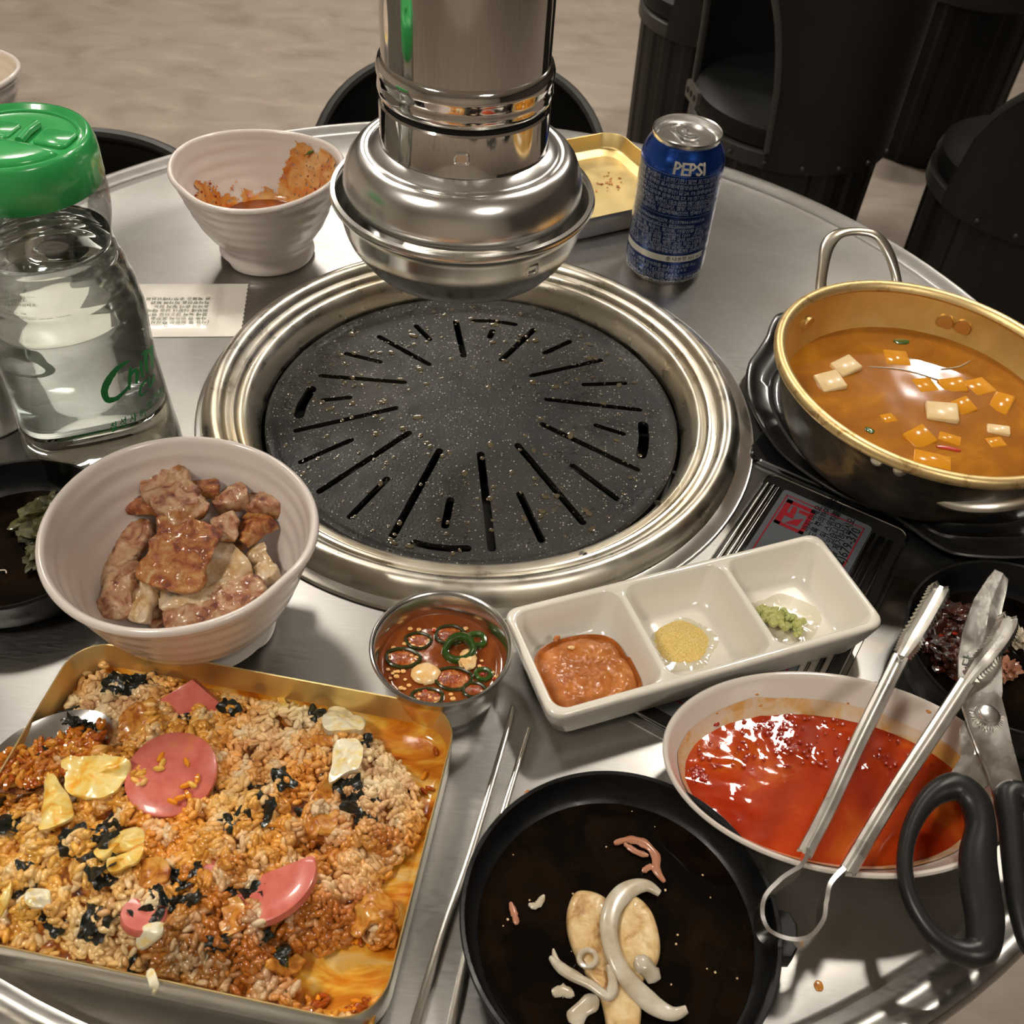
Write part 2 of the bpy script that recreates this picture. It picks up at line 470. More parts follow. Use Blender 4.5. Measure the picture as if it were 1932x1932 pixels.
def prism(outline, z0, z1, bev=0.0):
    """outline: (x, y) list; optional bevel at both faces"""
    n = len(outline)
    cx = sum(p[0] for p in outline) / n
    cy = sum(p[1] for p in outline) / n
    def inset(d):
        res = []
        for i in range(n):
            a, b, c = Vector(outline[i - 1][:2]), Vector(outline[i][:2]), Vector(outline[(i + 1) % n][:2])
            e1, e2 = (b - a), (c - b)
            if e1.length < 1e-9 or e2.length < 1e-9:
                res.append(tuple(b)); continue
            e1.normalize(); e2.normalize()
            nn = Vector((-(e1.y + e2.y), e1.x + e2.x))
            if nn.length < 1e-6:
                res.append(tuple(b)); continue
            nn.normalize()
            res.append((b.x + nn.x * d, b.y + nn.y * d))
        return res
    area = sum(outline[i - 1][0] * outline[i][1] - outline[i][0] * outline[i - 1][1] for i in range(n))
    s = 1 if area > 0 else -1
    if bev:
        o2 = inset(bev * s)
        rings = [[(x, y, z0) for x, y in o2], [(x, y, z0 + bev) for x, y, *_ in outline], [(x, y, z1 - bev) for x, y, *_ in outline], [(x, y, z1) for x, y in o2]]
    else:
        rings = [[(x, y, z0) for x, y, *_ in outline], [(x, y, z1) for x, y, *_ in outline]]
    return loft(rings)

def ico(sub=2):
    bm = bmesh.new()
    bmesh.ops.create_icosphere(bm, subdivisions=sub, radius=1)
    V = [v.co.copy() for v in bm.verts]
    F = [tuple(v.index for v in f.verts) for f in bm.faces]
    bm.free()
    return V, F
ICO = {k: ico(k) for k in (1, 2, 3, 4, 5)}

def blob(c, s, sub=3, amp=.2, freq=2.0, seed=0, flat=None, rz=0.0):
    """noisy ellipsoid at c with half sizes s; flat = lowest z kept"""
    V0, F = ICO[sub]
    off = Vector((seed * 3.1, seed * 1.7, seed * 5.3))
    V = []
    cr, sr = cos(rz), sin(rz)
    for v in V0:
        d = 1 + amp * noise.fractal(v * freq + off, 1.0, 2.0, 3)
        x, y, z = v.x * s[0] * d, v.y * s[1] * d, v.z * s[2] * d
        p = Vector((c[0] + x * cr - y * sr, c[1] + x * sr + y * cr, c[2] + z))
        if flat is not None and p.z < flat:
            p.z = flat
        V.append(p)
    return V, F

def slab(path, width, thick, amp=.0006, freq=160, seed=0, nseg=5, tilt=0.0, wfun=None, pile=8):
    """a bent strip of food with wavy edges: path in table space, width/thick in m"""
    P = smooth_path(path, nseg)
    off = Vector((seed * .37, seed * .91, seed * .13))
    n = len(P)
    _, Tn = frames(P)
    rings = []
    m = pile
    for i, (p, t) in enumerate(zip(P, Tn)):
        s = t.cross(Vector((0, 0, 1))).normalized()
        s = Matrix.Rotation(tilt, 3, t) @ s
        u = s.cross(t).normalized()
        f = i / (n - 1)
        endk = min(1.0, .55 + 2.2 * min(f, 1 - f) * 2)
        wv = width * (wfun(f) if wfun else 1) * endk * (1 + .16 * noise.noise(Vector((f * 4, seed, 0))))
        ring = []
        top = [(-.5 + k / (m - 1)) for k in range(m)]
        for k in top:
            th = thick * .5 * (1 - abs(k * 2) ** 12 * .25) * (0.75 + .25 * endk)
            ring.append((k * wv, th))
        for k in top[::-1]:
            th = thick * .5 * (1 - abs(k * 2) ** 12 * .25) * (0.75 + .25 * endk)
            ring.append((k * wv, -th))
        rr = []
        for a, b in ring:
            q = p + s * a + u * b
            d = noise.fractal(q * freq + off, 1.0, 2.0, 3)
            q = q + u * (d * amp * (2 if b > 0 else 1)) + s * (noise.fractal(q * freq * .6 + off, 1, 2, 3) * amp * 2.6) + u * (noise.noise(q * 55 + off) * thick * .6)
            rr.append(q)
        rings.append(rr)
    return loft(rings)

def rel(V, root):
    c = root.location
    return [Vector((v[0] - c.x, v[1] - c.y, v[2] + T - c.z)) for v in V]

def disc_liquid(radius_fn, z, n=96, nr=14, amp=0.0, freq=80, seed=0, c=(0, 0), lip=.0006):
    """closed thin liquid body with a wavy top"""
    rings = []
    for k in range(nr, 0, -1):
        f = k / nr
        ring = []
        for j in range(n):
            a = 2 * pi * j / n
            r = radius_fn(a) * f
            x, y = c[0] + r * cos(a), c[1] + r * sin(a)
            dz = amp * noise.noise(Vector((x * freq, y * freq, seed))) + (lip if k == nr else 0)
            ring.append((x, y, z + dz))
        rings.append(ring)
    V, F = loft(rings, False, True)
    return V, F

def text_geo(body, size=1.0, align='LEFT', shear=0.0, offset=0.0, spacing=1.0, depth=0.0, res=2):
    cu = bpy.data.curves.new('t', 'FONT')
    cu.body = body
    cu.size = size
    cu.align_x = align
    cu.shear = shear
    cu.offset = offset
    cu.space_character = spacing
    cu.extrude = depth
    cu.resolution_u = res
    o = bpy.data.objects.new('t', cu)
    COL.objects.link(o)
    dg = bpy.context.evaluated_depsgraph_get()
    dg.update()
    me = o.evaluated_get(dg).to_mesh()
    V = [v.co.copy() for v in me.vertices]
    F = [tuple(p.vertices) for p in me.polygons]
    o.evaluated_get(dg).to_mesh_clear()
    bpy.data.objects.remove(o)
    bpy.data.curves.remove(cu)
    return V, F

def densify(V, F, cuts=3):
    bm = bmesh.new()
    vs = [bm.verts.new(v) for v in V]
    for f in F:
        try: bm.faces.new([vs[i] for i in f])
        except ValueError: pass
    bmesh.ops.triangulate(bm, faces=bm.faces[:])
    bmesh.ops.subdivide_edges(bm, edges=bm.edges[:], cuts=cuts, use_grid_fill=True)
    bm.verts.index_update()
    V = [v.co.copy() for v in bm.verts]
    F = [tuple(v.index for v in f.verts) for f in bm.faces]
    bm.free()
    return V, F

# ================================================================== THE ROOM
def slabbox(name, x0, x1, y0, y1, z0, z1, m):
    V = [(x, y, z) for z in (z0, z1) for x, y in ((x0, y0), (x1, y0), (x1, y1), (x0, y1))]
    F = [(3, 2, 1, 0), (4, 5, 6, 7), (0, 1, 5, 4), (1, 2, 6, 5), (2, 3, 7, 6), (3, 0, 4, 7)]
    o = mesh(name, V, F, m, smooth=False)
    o['kind'] = 'structure'
    return o
RX0, RX1, RY0, RY1 = -3.2, 3.4, -2.6, 5.0
slabbox('floor', RX0 - .1, RX1 + .1, RY0 - .1, RY1 + .1, -.08, 0, M['floor'])
slabbox('ceiling', RX0 - .1, RX1 + .1, RY0 - .1, RY1 + .1, CEIL, CEIL + .08, M['ceiling'])
slabbox('wall_back', RX0 - .1, RX1 + .1, RY1, RY1 + .1, 0, CEIL, M['wall_dark'])
slabbox('wall_front', RX0 - .1, RX1 + .1, RY0 - .1, RY0, 0, CEIL, M['wall'])
slabbox('wall_left', RX0 - .1, RX0, RY0, RY1, 0, CEIL, M['wall'])
slabbox('wall_right', RX1, RX1 + .1, RY0, RY1, 0, CEIL, M['wall_dark'])
for i, (lx, ly, hx, hy, st) in enumerate(LAMPS):
    r = thing('ceiling_lamp', 'square warm white lamp set on the ceiling, %s' % ('over the far right of the grill table', 'over the far left of the table', 'above the black stools', 'above the open floor behind the table', 'behind the viewer on the left', 'behind the viewer on the right')[i],
              'lamp', (lx, ly, CEIL - .05 - T))
    V, F = prism(rrect(hx * 2 + .03, hy * 2 + .03, .012), .012, .05)
    mesh('lamp_housing', V, F, M['steel_soft'], r)
    V, F = prism(rrect(hx * 2, hy * 2, .01), 0, .0119)
    lm = M['lamp'].copy()
    lm.node_tree.nodes['Principled BSDF'].inputs['Emission Strength'].default_value = st
    mesh('diffuser', V, F, lm, r)

# ================================================================== THE GRILL TABLE
GX, GY = -.0335, .571                    # centre of the grill
TX, TY = -.0369, .5553                   # centre of the table top
def table_top():
    n = 144
    rings = []
    def ring(cx, cy, r, z):
        return [(cx + r * cos(2 * pi * j / n), cy + r * sin(2 * pi * j / n), z) for j in range(n)]
    rings.append(ring(GX, GY, .178, -.03))
    rings.append(ring(GX, GY, .178, 0))
    for f in (.25, .5, .75):
        rings.append(ring(GX + (TX - GX) * f, GY + (TY - GY) * f, .178 + (.432 - .178) * f, 0))
    for r, z in ((.4305, 0), (.4325, .0012), (.4345, .0022), (.4368, .0016), (.4385, .0003), (.442, -.0002), (.4455, .0006), (.449, .0028), (.4525, .0042),
                 (.4558, .0036), (.4580, .0008), (.4585, -.004), (.4575, -.012), (.455, -.030)):
        rings.append(ring(TX, TY, r, z))
    V, F = loft(rings, False, False)
    k = len(V)
    n_r = len(rings)
    for j in range(n):                   # underside
        F.append((j, (j + 1) % n, (n_r - 1) * n + (j + 1) % n, (n_r - 1) * n + j))
    return V, F
tab = thing('round_grill_table', 'round stainless steel grill table that carries all the dishes', 'table', (TX, TY, -T))
V, F = table_top()
mesh('tabletop', rel(V, tab), F, M['table'], tab, ang=35)
V, F = lathe([(.24, -T), (.25, -T + .01), (.25, -T + .03), (.18, -T + .05), (.17, -T + .10), (.17, -.10), (.20, -.06), (.26, -.0305)], c=(TX, TY))
mesh('pedestal', rel(V, tab), F, M['black_plastic'], tab)
bw = [(.1775, -.004), (.1775, -.0585), (.20, -.0595), (.20, -.06), (.0002, -.06), (.0002, -.058), (.150, -.052), (.160, -.020), (.172, -.004)]
V, F = lathe(bw, 96, (GX, GY), cap0=False, cap1=False)
for j in range(96):
    F.append((j, (j + 1) % 96, (len(bw) - 1) * 96 + (j + 1) % 96, (len(bw) - 1) * 96 + j))
mesh('burner_well', rel(V, tab), F, M['dark_gap'], tab)

# steel surround of the grill
rg = thing('grill_ring', 'wide stepped stainless steel ring around the grill plate', 'grill ring', (GX, GY, -.016))
prof = [(.1515, -.0150), (.1525, -.0105), (.1560, -.002), (.1595, .0045), (.1615, .0052), (.1630, .0030), (.1645, .0030), (.1660, .0062), (.1675, .0075), (.1690, .0072), (.1702, .0045), (.1718, .0042), (.1735, .0085), (.1760, .0122),
        (.1795, .0138), (.1830, .0130), (.1865, .0100), (.1893, .0055), (.1908, .0012), (.1910, .0002), (.1880, .0002), (.1830, .0090), (.1790, .0105), (.1600, .0010), (.1530, -.0150)]
V, F = lathe(prof, 180, (GX, GY), cap0=False, cap1=False)
n = 180
for j in range(n):
    F.append((j, (j + 1) % n, (len(prof) - 1) * n + (j + 1) % n, (len(prof) - 1) * n + j))
mesh('ring_body', rel(V, rg), F, M['ring'], rg, ang=50)
V, F = lathe([(.186, .0001), (.1955, .0001), (.1968, .0012), (.1960, .0022), (.1945, .0016), (.186, .0016)], 144, (GX + .0035, GY - .004), cap0=False, cap1=False)
for j in range(144):
    F.append((j, (j + 1) % 144, 5 * 144 + (j + 1) % 144, 5 * 144 + j))
mesh('base_flange', rel(V, rg), F, M['steel'], rg)

# cast grill plate with real slots
ZP = -.0135
gp = thing('grill_plate', 'round black stone-speckled grill plate with radiating slots', 'grill plate', (GX, GY, ZP - .008))
prof = [(.0, ZP - .0035), (.140, ZP - .0035), (.1420, ZP - .008), (.1470, ZP - .008), (.1490, ZP - .002), (.1487, ZP + .0008), (.1468, ZP + .0022), (.1440, ZP + .0022), (.1415, ZP + .0010), (.1385, ZP), (.10, ZP + .0003), (.06, ZP + .0008), (.03, ZP + .0013), (.0, ZP + .0015)]
bm = bmesh.new()
rv = []
for r, z in prof:
    if r == 0:
        rv.append([bm.verts.new((0, 0, z - ZP + .008))])
    else:
        rv.append([bm.verts.new((r * cos(2 * pi * j / 120), r * sin(2 * pi * j / 120), z - ZP + .008)) for j in range(120)])
for a, b in zip(rv, rv[1:]):
    for j in range(120):
        k = (j + 1) % 120
        if len(a) == 1: bm.faces.new((a[0], b[k], b[j]))
        elif len(b) == 1: bm.faces.new((a[j], a[k], b[0]))
        else: bm.faces.new((a[j], a[k], b[k], b[j]))
bmesh.ops.recalc_face_normals(bm, faces=bm.faces)
me = bpy.data.meshes.new('plate')
bm.to_mesh(me); bm.free()
plate_o = bpy.data.objects.new('grill_disc', me)
COL.objects.link(plate_o)
sc_ = .28468
LS = lambda *p: [(350 + x * sc_, 560 + y * sc_) for x, y in p]
RS = lambda *p: [(900 + x * sc_, 560 + y * sc_) for x, y in p]
SLOTS = [(LS((1530, 195), (1618, 285)), 4.2), (LS((1285, 266), (1612, 452)), 4.2), (LS((1068, 378), (1288, 434)), 4.0), (LS((900, 524), (1450, 572)), 4.0),
         (LS((835, 612), (800, 670), (768, 725), (752, 785)), 7.0), (LS((912, 687), (1090, 670)), 3.6), (LS((735, 888), (1395, 743)), 4.2), (LS((765, 1096), (1098, 952)), 3.8),
         (LS((888, 1290), (1480, 908)), 4.4), (LS((1092, 1458), (1335, 1210)), 4.6), (LS((1374, 1585), (1682, 1028)), 5.6), (LS((1720, 1518), (1755, 1350)), 5.6),
         (LS((1518, 1630), (1620, 1655), (1750, 1670), (1868, 1668)), 6.0), (LS((1792, 168), (1843, 395)), 5.0),
         (RS((-20, 160), (80, 160), (180, 172), (252, 184)), 4.4), (RS((103, 228), (84, 268)), 5.0), (RS((376, 220), (164, 422)), 5.0), (RS((612, 298), (450, 374)), 4.2),
         (RS((818, 422), (362, 528)), 4.0), (RS((978, 573), (708, 585)), 4.0), (RS((462, 685), (1078, 750)), 4.0), (RS((788, 855), (968, 910)), 3.8),
         (RS((1100, 850), (1108, 920), (1102, 990), (1088, 1050)), 7.4), (RS((432, 852), (1060, 1146)), 4.4), (RS((270, 992), (700, 1495)), 5.2), (RS((634, 1124), (924, 1338)), 4.6),
         (RS((24, 1052), (98, 1668)), 6.0), (RS((284, 1312), (426, 1612)), 5.2)]
cb = bmesh.new()
for pts, wpx in SLOTS:
    P = [at(x, y, ZP) - Vector((GX, GY, ZP)) for x, y in pts]
    P = [Vector((q.x, q.y)) for q in P]
    hw = .0024 if wpx < 6.5 else .0038
    hw = hw * (wpx / 4.6 if wpx < 6.5 else wpx / 7.2) ** .6
    L1, L2 = [], []
    for i, q in enumerate(P):
        t = (P[min(i + 1, len(P) - 1)] - P[max(i - 1, 0)]).normalized()
        nn = Vector((-t.y, t.x)) * hw
        L1.append(q + nn); L2.append(q - nn)
    t1 = (P[-1] - P[-2]).normalized(); t0 = (P[0] - P[1]).normalized()
    cap1 = [P[-1] + (Matrix.Rotation(R_(90 - a), 2) @ t1) * hw for a in (30, 60, 90, 120, 150)]
    cap0 = [P[0] + (Matrix.Rotation(R_(90 - a), 2) @ t0) * hw for a in (30, 60, 90, 120, 150)]
    out = L1 + cap1 + L2[::-1] + cap0
    lo = [cb.verts.new((q.x, q.y, -.01)) for q in out]
    hi = [cb.verts.new((q.x, q.y, .03)) for q in out]
    cb.faces.new(lo[::-1]); cb.faces.new(hi)
    for j in range(len(out)):
        k = (j + 1) % len(out)
        cb.faces.new((lo[j], lo[k], hi[k], hi[j]))
bmesh.ops.recalc_face_normals(cb, faces=cb.faces)
cme = bpy.data.meshes.new('cut')
cb.to_mesh(cme); cb.free()
cut = bpy.data.objects.new('cut', cme)
COL.objects.link(cut)
md = plate_o.modifiers.new('b', 'BOOLEAN')
md.operation = 'DIFFERENCE'; md.object = cut; md.solver = 'EXACT'
dg = bpy.context.evaluated_depsgraph_get(); dg.update()
nm = bpy.data.meshes.new_from_object(plate_o.evaluated_get(dg))
plate_o.modifiers.clear()
plate_o.data = nm
bpy.data.objects.remove(cut)
nm.materials.clear(); nm.materials.append(M['plate'])
nm.polygons.foreach_set('use_smooth', [True] * len(nm.polygons))
nm.set_sharp_from_angle(angle=R_(30))
plate_o.parent = gp
# raised lips along the slots
for pts, wpx in SLOTS:
    pass
# grease beads on the plate
rnd = random.Random(3)
parts = []
V0, F0 = ICO[1]
for i in range(420):
    a, rr = rnd.uniform(0, 2 * pi), .138 * math.sqrt(rnd.uniform(.05, 1))
    s = rnd.choice((.0006, .0008, .0011, .0016, .0024)) * rnd.uniform(.7, 1.2)
    el = rnd.uniform(.6, 1.8); th = rnd.uniform(0, pi)
    z0 = ZP + .0016 * (1 - rr / .148)
    VV = []
    for v in V0:
        x, y = v.x * s * el, v.y * s
        VV.append((GX + rr * cos(a) + x * cos(th) - y * sin(th), GY + rr * sin(a) + x * sin(th) + y * cos(th), z0 + v.z * s * .4))
    parts.append((VV, F0))
V, F = join(*parts)
single('grease_drops', V, F, M['grease'], 'scattered beads of grease on the black grill plate', 'grease', kind='stuff')
crumbs = [((1240, 950), .0022, 'char'), ((1105, 1048), .0018, 'char'), ((1272, 893), .0016, 'char')]
for (px, py), s, mm in crumbs:
    c = at(px, py, .004)
    V, F = blob(c + Vector((0, 0, s * .4)), (s, s * .8, s * .6), 2, .5, 2, px)
    single('charred_crumb', V, F, M[mm], 'black charred crumb on the steel ring, %s' % {1240: 'the largest, right of the plate', 1105: 'near the front edge', 1272: 'farther up the right side'}[px], 'crumb', 'charred crumbs on the ring')

# ================================================================== EXHAUST HOOD
HX, HY = -.045, .57
hd = thing('exhaust_hood', 'polished steel extractor pipe with a bowl-shaped hood over the grill', 'exhaust hood', (HX, HY, .118))
def part_lathe(name, prof, m, root, c, n=96, ang=40, dfm=None, cap0=False, cap1=False, close=True):
    V, F = lathe(prof, n, c, cap0=cap0, cap1=cap1, dfm=dfm)
    if close:
        k = (len(prof) - 1) * n
        for j in range(n):
            F.append((j, (j + 1) % n, k + (j + 1) % n, k + j))
    return mesh(name, rel(V, root), F, m, root, ang=ang)
part_lathe('pipe', [(.0472, .236), (.0468, .245), (.0468, CEIL - T - .002), (.0458, CEIL - T - .002), (.0458, .236)], M['chrome'], hd, (HX, HY))
part_lathe('pipe_lip', [(.0466, .2455), (.0485, .2440), (.0497, .2405), (.0497, .2370), (.0490, .2345), (.0492, .2315), (.0495, .2285), (.0488, .2255), (.0470, .2240), (.0450, .2240), (.0450, .2455)], M['chrome'], hd, (HX, HY), ang=60)
part_lathe('gap_shade', [(.0450, .2239), (.0462, .2239), (.0462, .2215), (.0450, .2215)], M['dark_gap'], hd, (HX, HY))  # near-black ring, the shade of the open gap put into colour
part_lathe('collar', [(.0478, .2215), (.0488, .2205), (.0488, .199), (.0492, .1975), (.0460, .1975), (.0460, .2215)], M['chrome'], hd, (HX, HY))
part_lathe('hood_dome', [(.0470, .1975), (.0505, .1968), (.0545, .1935), (.0565, .1922), (.0580, .1928), (.0600, .1930), (.0640, .1905), (.0675, .1860), (.0700, .1800), (.0714, .1735),
                         (.0715, .1690), (.0700, .1655), (.0690, .1650), (.0650, .1650), (.0650, .180), (.0460, .1940)], M['alu'], hd, (HX, HY), ang=60)
part_lathe('catch_bowl', [(.0745, .1655), (.0765, .1675), (.0790, .1672), (.0800, .1650), (.0790, .1628), (.0765, .1622), (.0750, .1600), (.0742, .1560), (.0735, .1500), (.0722, .1440),
                          (.0703, .1385), (.0697, .1378), (.0690, .1365), (.0665, .1320), (.0610, .1250), (.0530, .1200), (.0450, .1180), (.0400, .1180), (.0400, .1190), (.0520, .1215), (.0600, .1265),
                          (.0650, .1330), (.0690, .1400), (.0715, .1500), (.0722, .1600)], M['steel'], hd, (HX, HY), ang=50)
def tab_boss(px, py, r, z, name):
    """small embossed window on a round wall, facing the viewer"""
    p0 = at(px, py, z)
    a = math.atan2(p0.y - HY, p0.x - HX)
    P = []
    outl = rrect(.0085, .0065, .0018, 4)
    def pt(u, v, d):
        b = a + u / r
        return (HX + (r + d) * cos(b), HY + (r + d) * sin(b), z + v)
    rings = [[pt(u, v, -.0005) for u, v in outl], [pt(u, v, .0014) for u, v in outl], [pt(u * .82, v * .82, .0018) for u, v in outl], [pt(u * .68, v * .68, .0006) for u, v in outl]]
    V, F = loft(rings)
    mesh(name, rel(V, hd), F, M['alu'], hd)
tab_boss(872, 290, .0488, .2095, 'vent_boss')
tab_boss(1002, 506, .0728, .1500, 'vent_boss')

# ================================================================== STOOLS AND THE NEXT TABLE
def make_stool(label, loc, rz, group, seat=.45, bracket=False, arch=None):
    """barrel stool: ribbed drum, padded seat, tall curved back; the back stands at local +y"""
    r = thing('barrel_stool', label, 'stool', (loc[0], loc[1], -T), rz, group)
    Rr = .178
    n = 120
    def rib(v, a, rad, z):
        k = .004 * (1 if (int(a / (2 * pi) * 40) % 2) else 0)
        s = (rad - k) / rad if rad > .01 else 1
        return (v[0] * s, v[1] * s, v[2])
    V, F = lathe([(Rr - .02, .0), (Rr - .012, .004), (Rr - .010, .03), (Rr - .004, seat - .06), (Rr - .004, seat - .05)], n, dfm=rib)
    mesh('drum', V, F, M['stool'], r, ang=20)
    V, F = lathe([(Rr - .002, seat - .055), (Rr + .004, seat - .050), (Rr + .004, seat - .026), (Rr - .002, seat - .022)], 72)
    mesh('rivet_band', V, F, M['stool_edge'], r)
    V, F = lathe([(Rr - .012, seat - .022), (Rr - .001, seat - .018), (Rr + .002, seat - .006), (Rr - .004, seat + .012), (Rr - .02, seat + .020), (.09, seat + .024), (0.001, seat + .025)], 72)
    mesh('seat_cushion', V, F, M['cushion'], r)
    # curved back
    rings = []
    nb = 40
    H = .255
    half = R_(104)
    for i in range(nb + 1):
        f = -1 + 2 * i / nb
        a = pi / 2 + f * half
        top = seat - .03 + H * math.sqrt(max(0, 1 - abs(f) ** 2.6)) + .02
        ring = []
        for rr, z in ((Rr + .0075, seat - .05), (Rr + .0075, (seat + top) / 2 - .03), (Rr + .0075, top - .004), (Rr + .0035, top), (Rr + .0045, top - .004), (Rr + .0045, (seat + top) / 2 - .03), (Rr + .0045, seat - .05)):
            ring.append((rr * cos(a), rr * sin(a), z))
        rings.append(ring)
    V, F = loft(rings)
    if arch is None:
        mesh('curved_back', V, F, M['stool'], r, ang=40)
    else:                               # tall shell all round with an arched opening
        V, F = [], []
        na_, nz2 = 180, 50
        for lay in (.0045, .0075):
            for i in range(na_):
                for j in range(nz2 + 1):
                    a = 2 * pi * i / na_
                    z = seat - .05 + j * .0085
                    V.append(((Rr + lay) * cos(a), (Rr + lay) * sin(a), z))
        n2 = na_ * (nz2 + 1)
        for i in range(na_):
            for j in range(nz2):
                a = 2 * pi * (i + .5) / na_; z = j * .0085
                d = abs(math.atan2(sin(a - arch), cos(a - arch))) / R_(46)
                if d < 1 and z < .31 * (1 - d ** 2.4) ** .5 + .03: continue
                for k in (0, n2):
                    q = [k + i * (nz2 + 1) + j, k + ((i + 1) % na_) * (nz2 + 1) + j, k + ((i + 1) % na_) * (nz2 + 1) + j + 1, k + i * (nz2 + 1) + j + 1]
                    F.append(tuple(q))
        mesh('curved_back', V, F, M['stool'], r, ang=40)
    P = []
    for i in range(1, nb):
        f = -1 + 2 * i / nb
        a = pi / 2 + f * half
        top = seat - .03 + H * math.sqrt(max(0, 1 - abs(f) ** 2.6)) + .02
        P.append(((Rr + .005) * cos(a), (Rr + .005) * sin(a), top))
    if arch is not None:
        P = []
        for i in range(41):
            f = -1 + 2 * i / 40
            P.append(((Rr + .006) * cos(arch + f * R_(46)), (Rr + .006) * sin(arch + f * R_(46)), seat - .02 + .31 * max(0, 1 - abs(f) ** 2.4) ** .5))
    V, F = sweep(P, circ(.0065, 8))
    mesh('back_edge', V, F, M['stool_edge'], r)
    for k in range(9):
        a = pi / 2 + R_(-80 + 20 * k)
        V, F = lathe([(.0001, .004), (.0025, .0035), (.004, .0015), (.004, -.003)], 10)
        q = Matrix.Rotation(a, 4, 'Z') @ Matrix.Translation((Rr + .0035 if False else Rr + .0085, 0, seat - .038)) @ Matrix.Rotation(R_(90), 4, 'Y')
        mesh('rivet', [q @ Vector(v) for v in V], F, M['stool_edge'], r)
    if bracket:
        ol = rrect(.060, .030, .004, 3)
        a0 = pi / 2 + bracket
        q = Matrix.Rotation(a0, 4, 'Z') @ Matrix.Translation((Rr + .014, 0, seat + .016)) @ Matrix.Rotation(R_(90), 4, 'Z') @ Matrix.Rotation(R_(90), 4, 'X')
        V, F = prism(ol, -.003, .004, .0008)
        br = mesh('bracket', [q @ Vector(v) for v in V], F, M['bracket'], r)
        for dx in (-.018, 0, .018):
            V, F = prism([(dx + .0055 * cos(t * pi / 6), .0055 * sin(t * pi / 6)) for t in range(12)], -.0045, .0048)
            mesh('hole', [q @ Vector(v) for v in V], F, M['dark_gap'], br)
    return r
G_ST = 'black barrel stools around the tables'
make_stool('black barrel stool tucked behind the hood at the far edge of the table', (-.098, 1.145), 0, G_ST)
make_stool('black barrel stool behind the green-lidded water jug', (-.470, .852), R_(8), G_ST)
make_stool('black barrel stool behind the blue can, with a holed grey bracket', (.445, 1.85), R_(180), G_ST, bracket=R_(-76), arch=R_(24))
make_stool('black barrel stool at the right edge behind the pot handle', (.845, 1.66), R_(213), G_ST)
make_stool('black barrel stool farthest left of the dark group', (.37, 2.36), R_(240), G_ST)
make_stool('black barrel stool added to shade the floor of the dark group', (1.62, 2.05), R_(100), G_ST)  # added stool out of view, helps the table shade the floor
make_stool('black barrel stool at the back of the dark group', (1.02, 2.72), R_(20), G_ST)
dt = thing('shading_table', 'dark round table added among the black stools to shade the floor', 'table', (1.12, 2.20, -T))  # added table, fills the dark corner and shades the floor
V, F = lathe([(.001, T - .035), (.30, T - .035), (.318, T - .030), (.32, T - .018), (.316, T - .008), (.30, T - .004), (.001, T - .004)], 96)
mesh('tabletop', V, F, M['black_plastic'], dt)
V, F = lathe([(.001, 0), (.20, 0), (.205, .012), (.16, .03), (.05, .05), (.04, .09), (.04, T - .06), (.09, T - .0355), (.001, T - .0355)], 48)
mesh('pedestal', V, F, M['stool'], dt)
nt_ = thing('neighbouring_table', 'edge of a neighbouring steel table at the upper left', 'table', (-.805, .785, -T))
V, F = lathe([(.001, T - .03), (.307, T - .03), (.320, T - .012), (.320, T - .004), (.316, T), (.307, T + .001), (.297, T), (.001, T)], 96)
mesh('tabletop', V, F, M['table'], nt_)
V, F = lathe([(.001, 0), (.13, 0), (.135, .02), (.10, .05), (.10, T - .08), (.15, T - .0305), (.001, T - .0305)], 64)
mesh('pedestal', V, F, M['black_plastic'], nt_)

# ================================================================== BOWLS
BOWL_OUT = [(.001, .0015), (.033, .0010), (.0360, .0), (.0382, .0015), (.0388, .005), (.0378, .010), (.0375, .0135), (.0392, .0175), (.0440, .0235), (.0495, .0320), (.0540, .0415), (.0580, .0520), (.0615, .0620), (.0640, .0695), (.0655, .0730)]
BOWL_RIM = [(.0672, .0752), (.0668, .0775), (.0650, .0785), (.0632, .0772)]
BOWL_IN = [(.0620, .0740), (.0600, .0670), (.0570, .0580), (.0535, .0480), (.0490, .0380), (.0430, .0285), (.0350, .0210), (.0250, .0165), (.0130, .0145), (.001, .0140)]
def bowl_in_r(z):
    P = BOWL_IN[::-1]
    for (r0, z0), (r1, z1) in zip(P, P[1:]):
        if z0 <= z <= z1:
            return r0 + (r1 - r0) * (z - z0) / (z1 - z0)
    return P[-1][0]
def bowl_dfm(c, sc, ph, foot_a):
    def f(v, a, r, z):
        k = 1 + (.010 * sin(2 * a + ph) + .006 * sin(3 * a + ph * 2)) * (z / .075) ** 2
        if .016 < z < .072:
            k *= 1 + .0042 * sin(z * 620 + 1.5 * sin(a + ph)) * (1 if r > .02 else 0)
        dz = .0022 * sin(2 * a + ph + 1) * (z / .075) ** 3
        da = math.atan2(sin(a - foot_a), cos(a - foot_a))
        if z < .006 and r > .03:
            dz += .0060 * math.exp(-(da / .30) ** 2)
            k *= 1 - .05 * math.exp(-(da / .30) ** 2)
        da2 = math.atan2(sin(a - foot_a - .2), cos(a - foot_a - .2))
        k *= 1 - .022 * math.exp(-(da2 / .22) ** 2) * (z / .075) ** 3
        return (c[0] + r * k * cos(a) * sc, c[1] + r * k * sin(a) * sc, (z + dz) * sc)
    return f
def make_bowl(label, c, sc, ph, foot_a, z0=0.0):
    r = thing('white_bowl', label, 'bowl', (c[0], c[1], z0), 0, 'white ribbed bowls')
    V, F = lathe([(max(.0008, q.x), q.y) for q in smooth_path([(a_, b_, 0) for a_, b_ in BOWL_OUT + BOWL_RIM + BOWL_IN], 5)], 144, dfm=bowl_dfm((0, 0), sc, ph, foot_a))
    mesh('bowl_body', V, F, M['melamine'], r, ang=70)
    return r
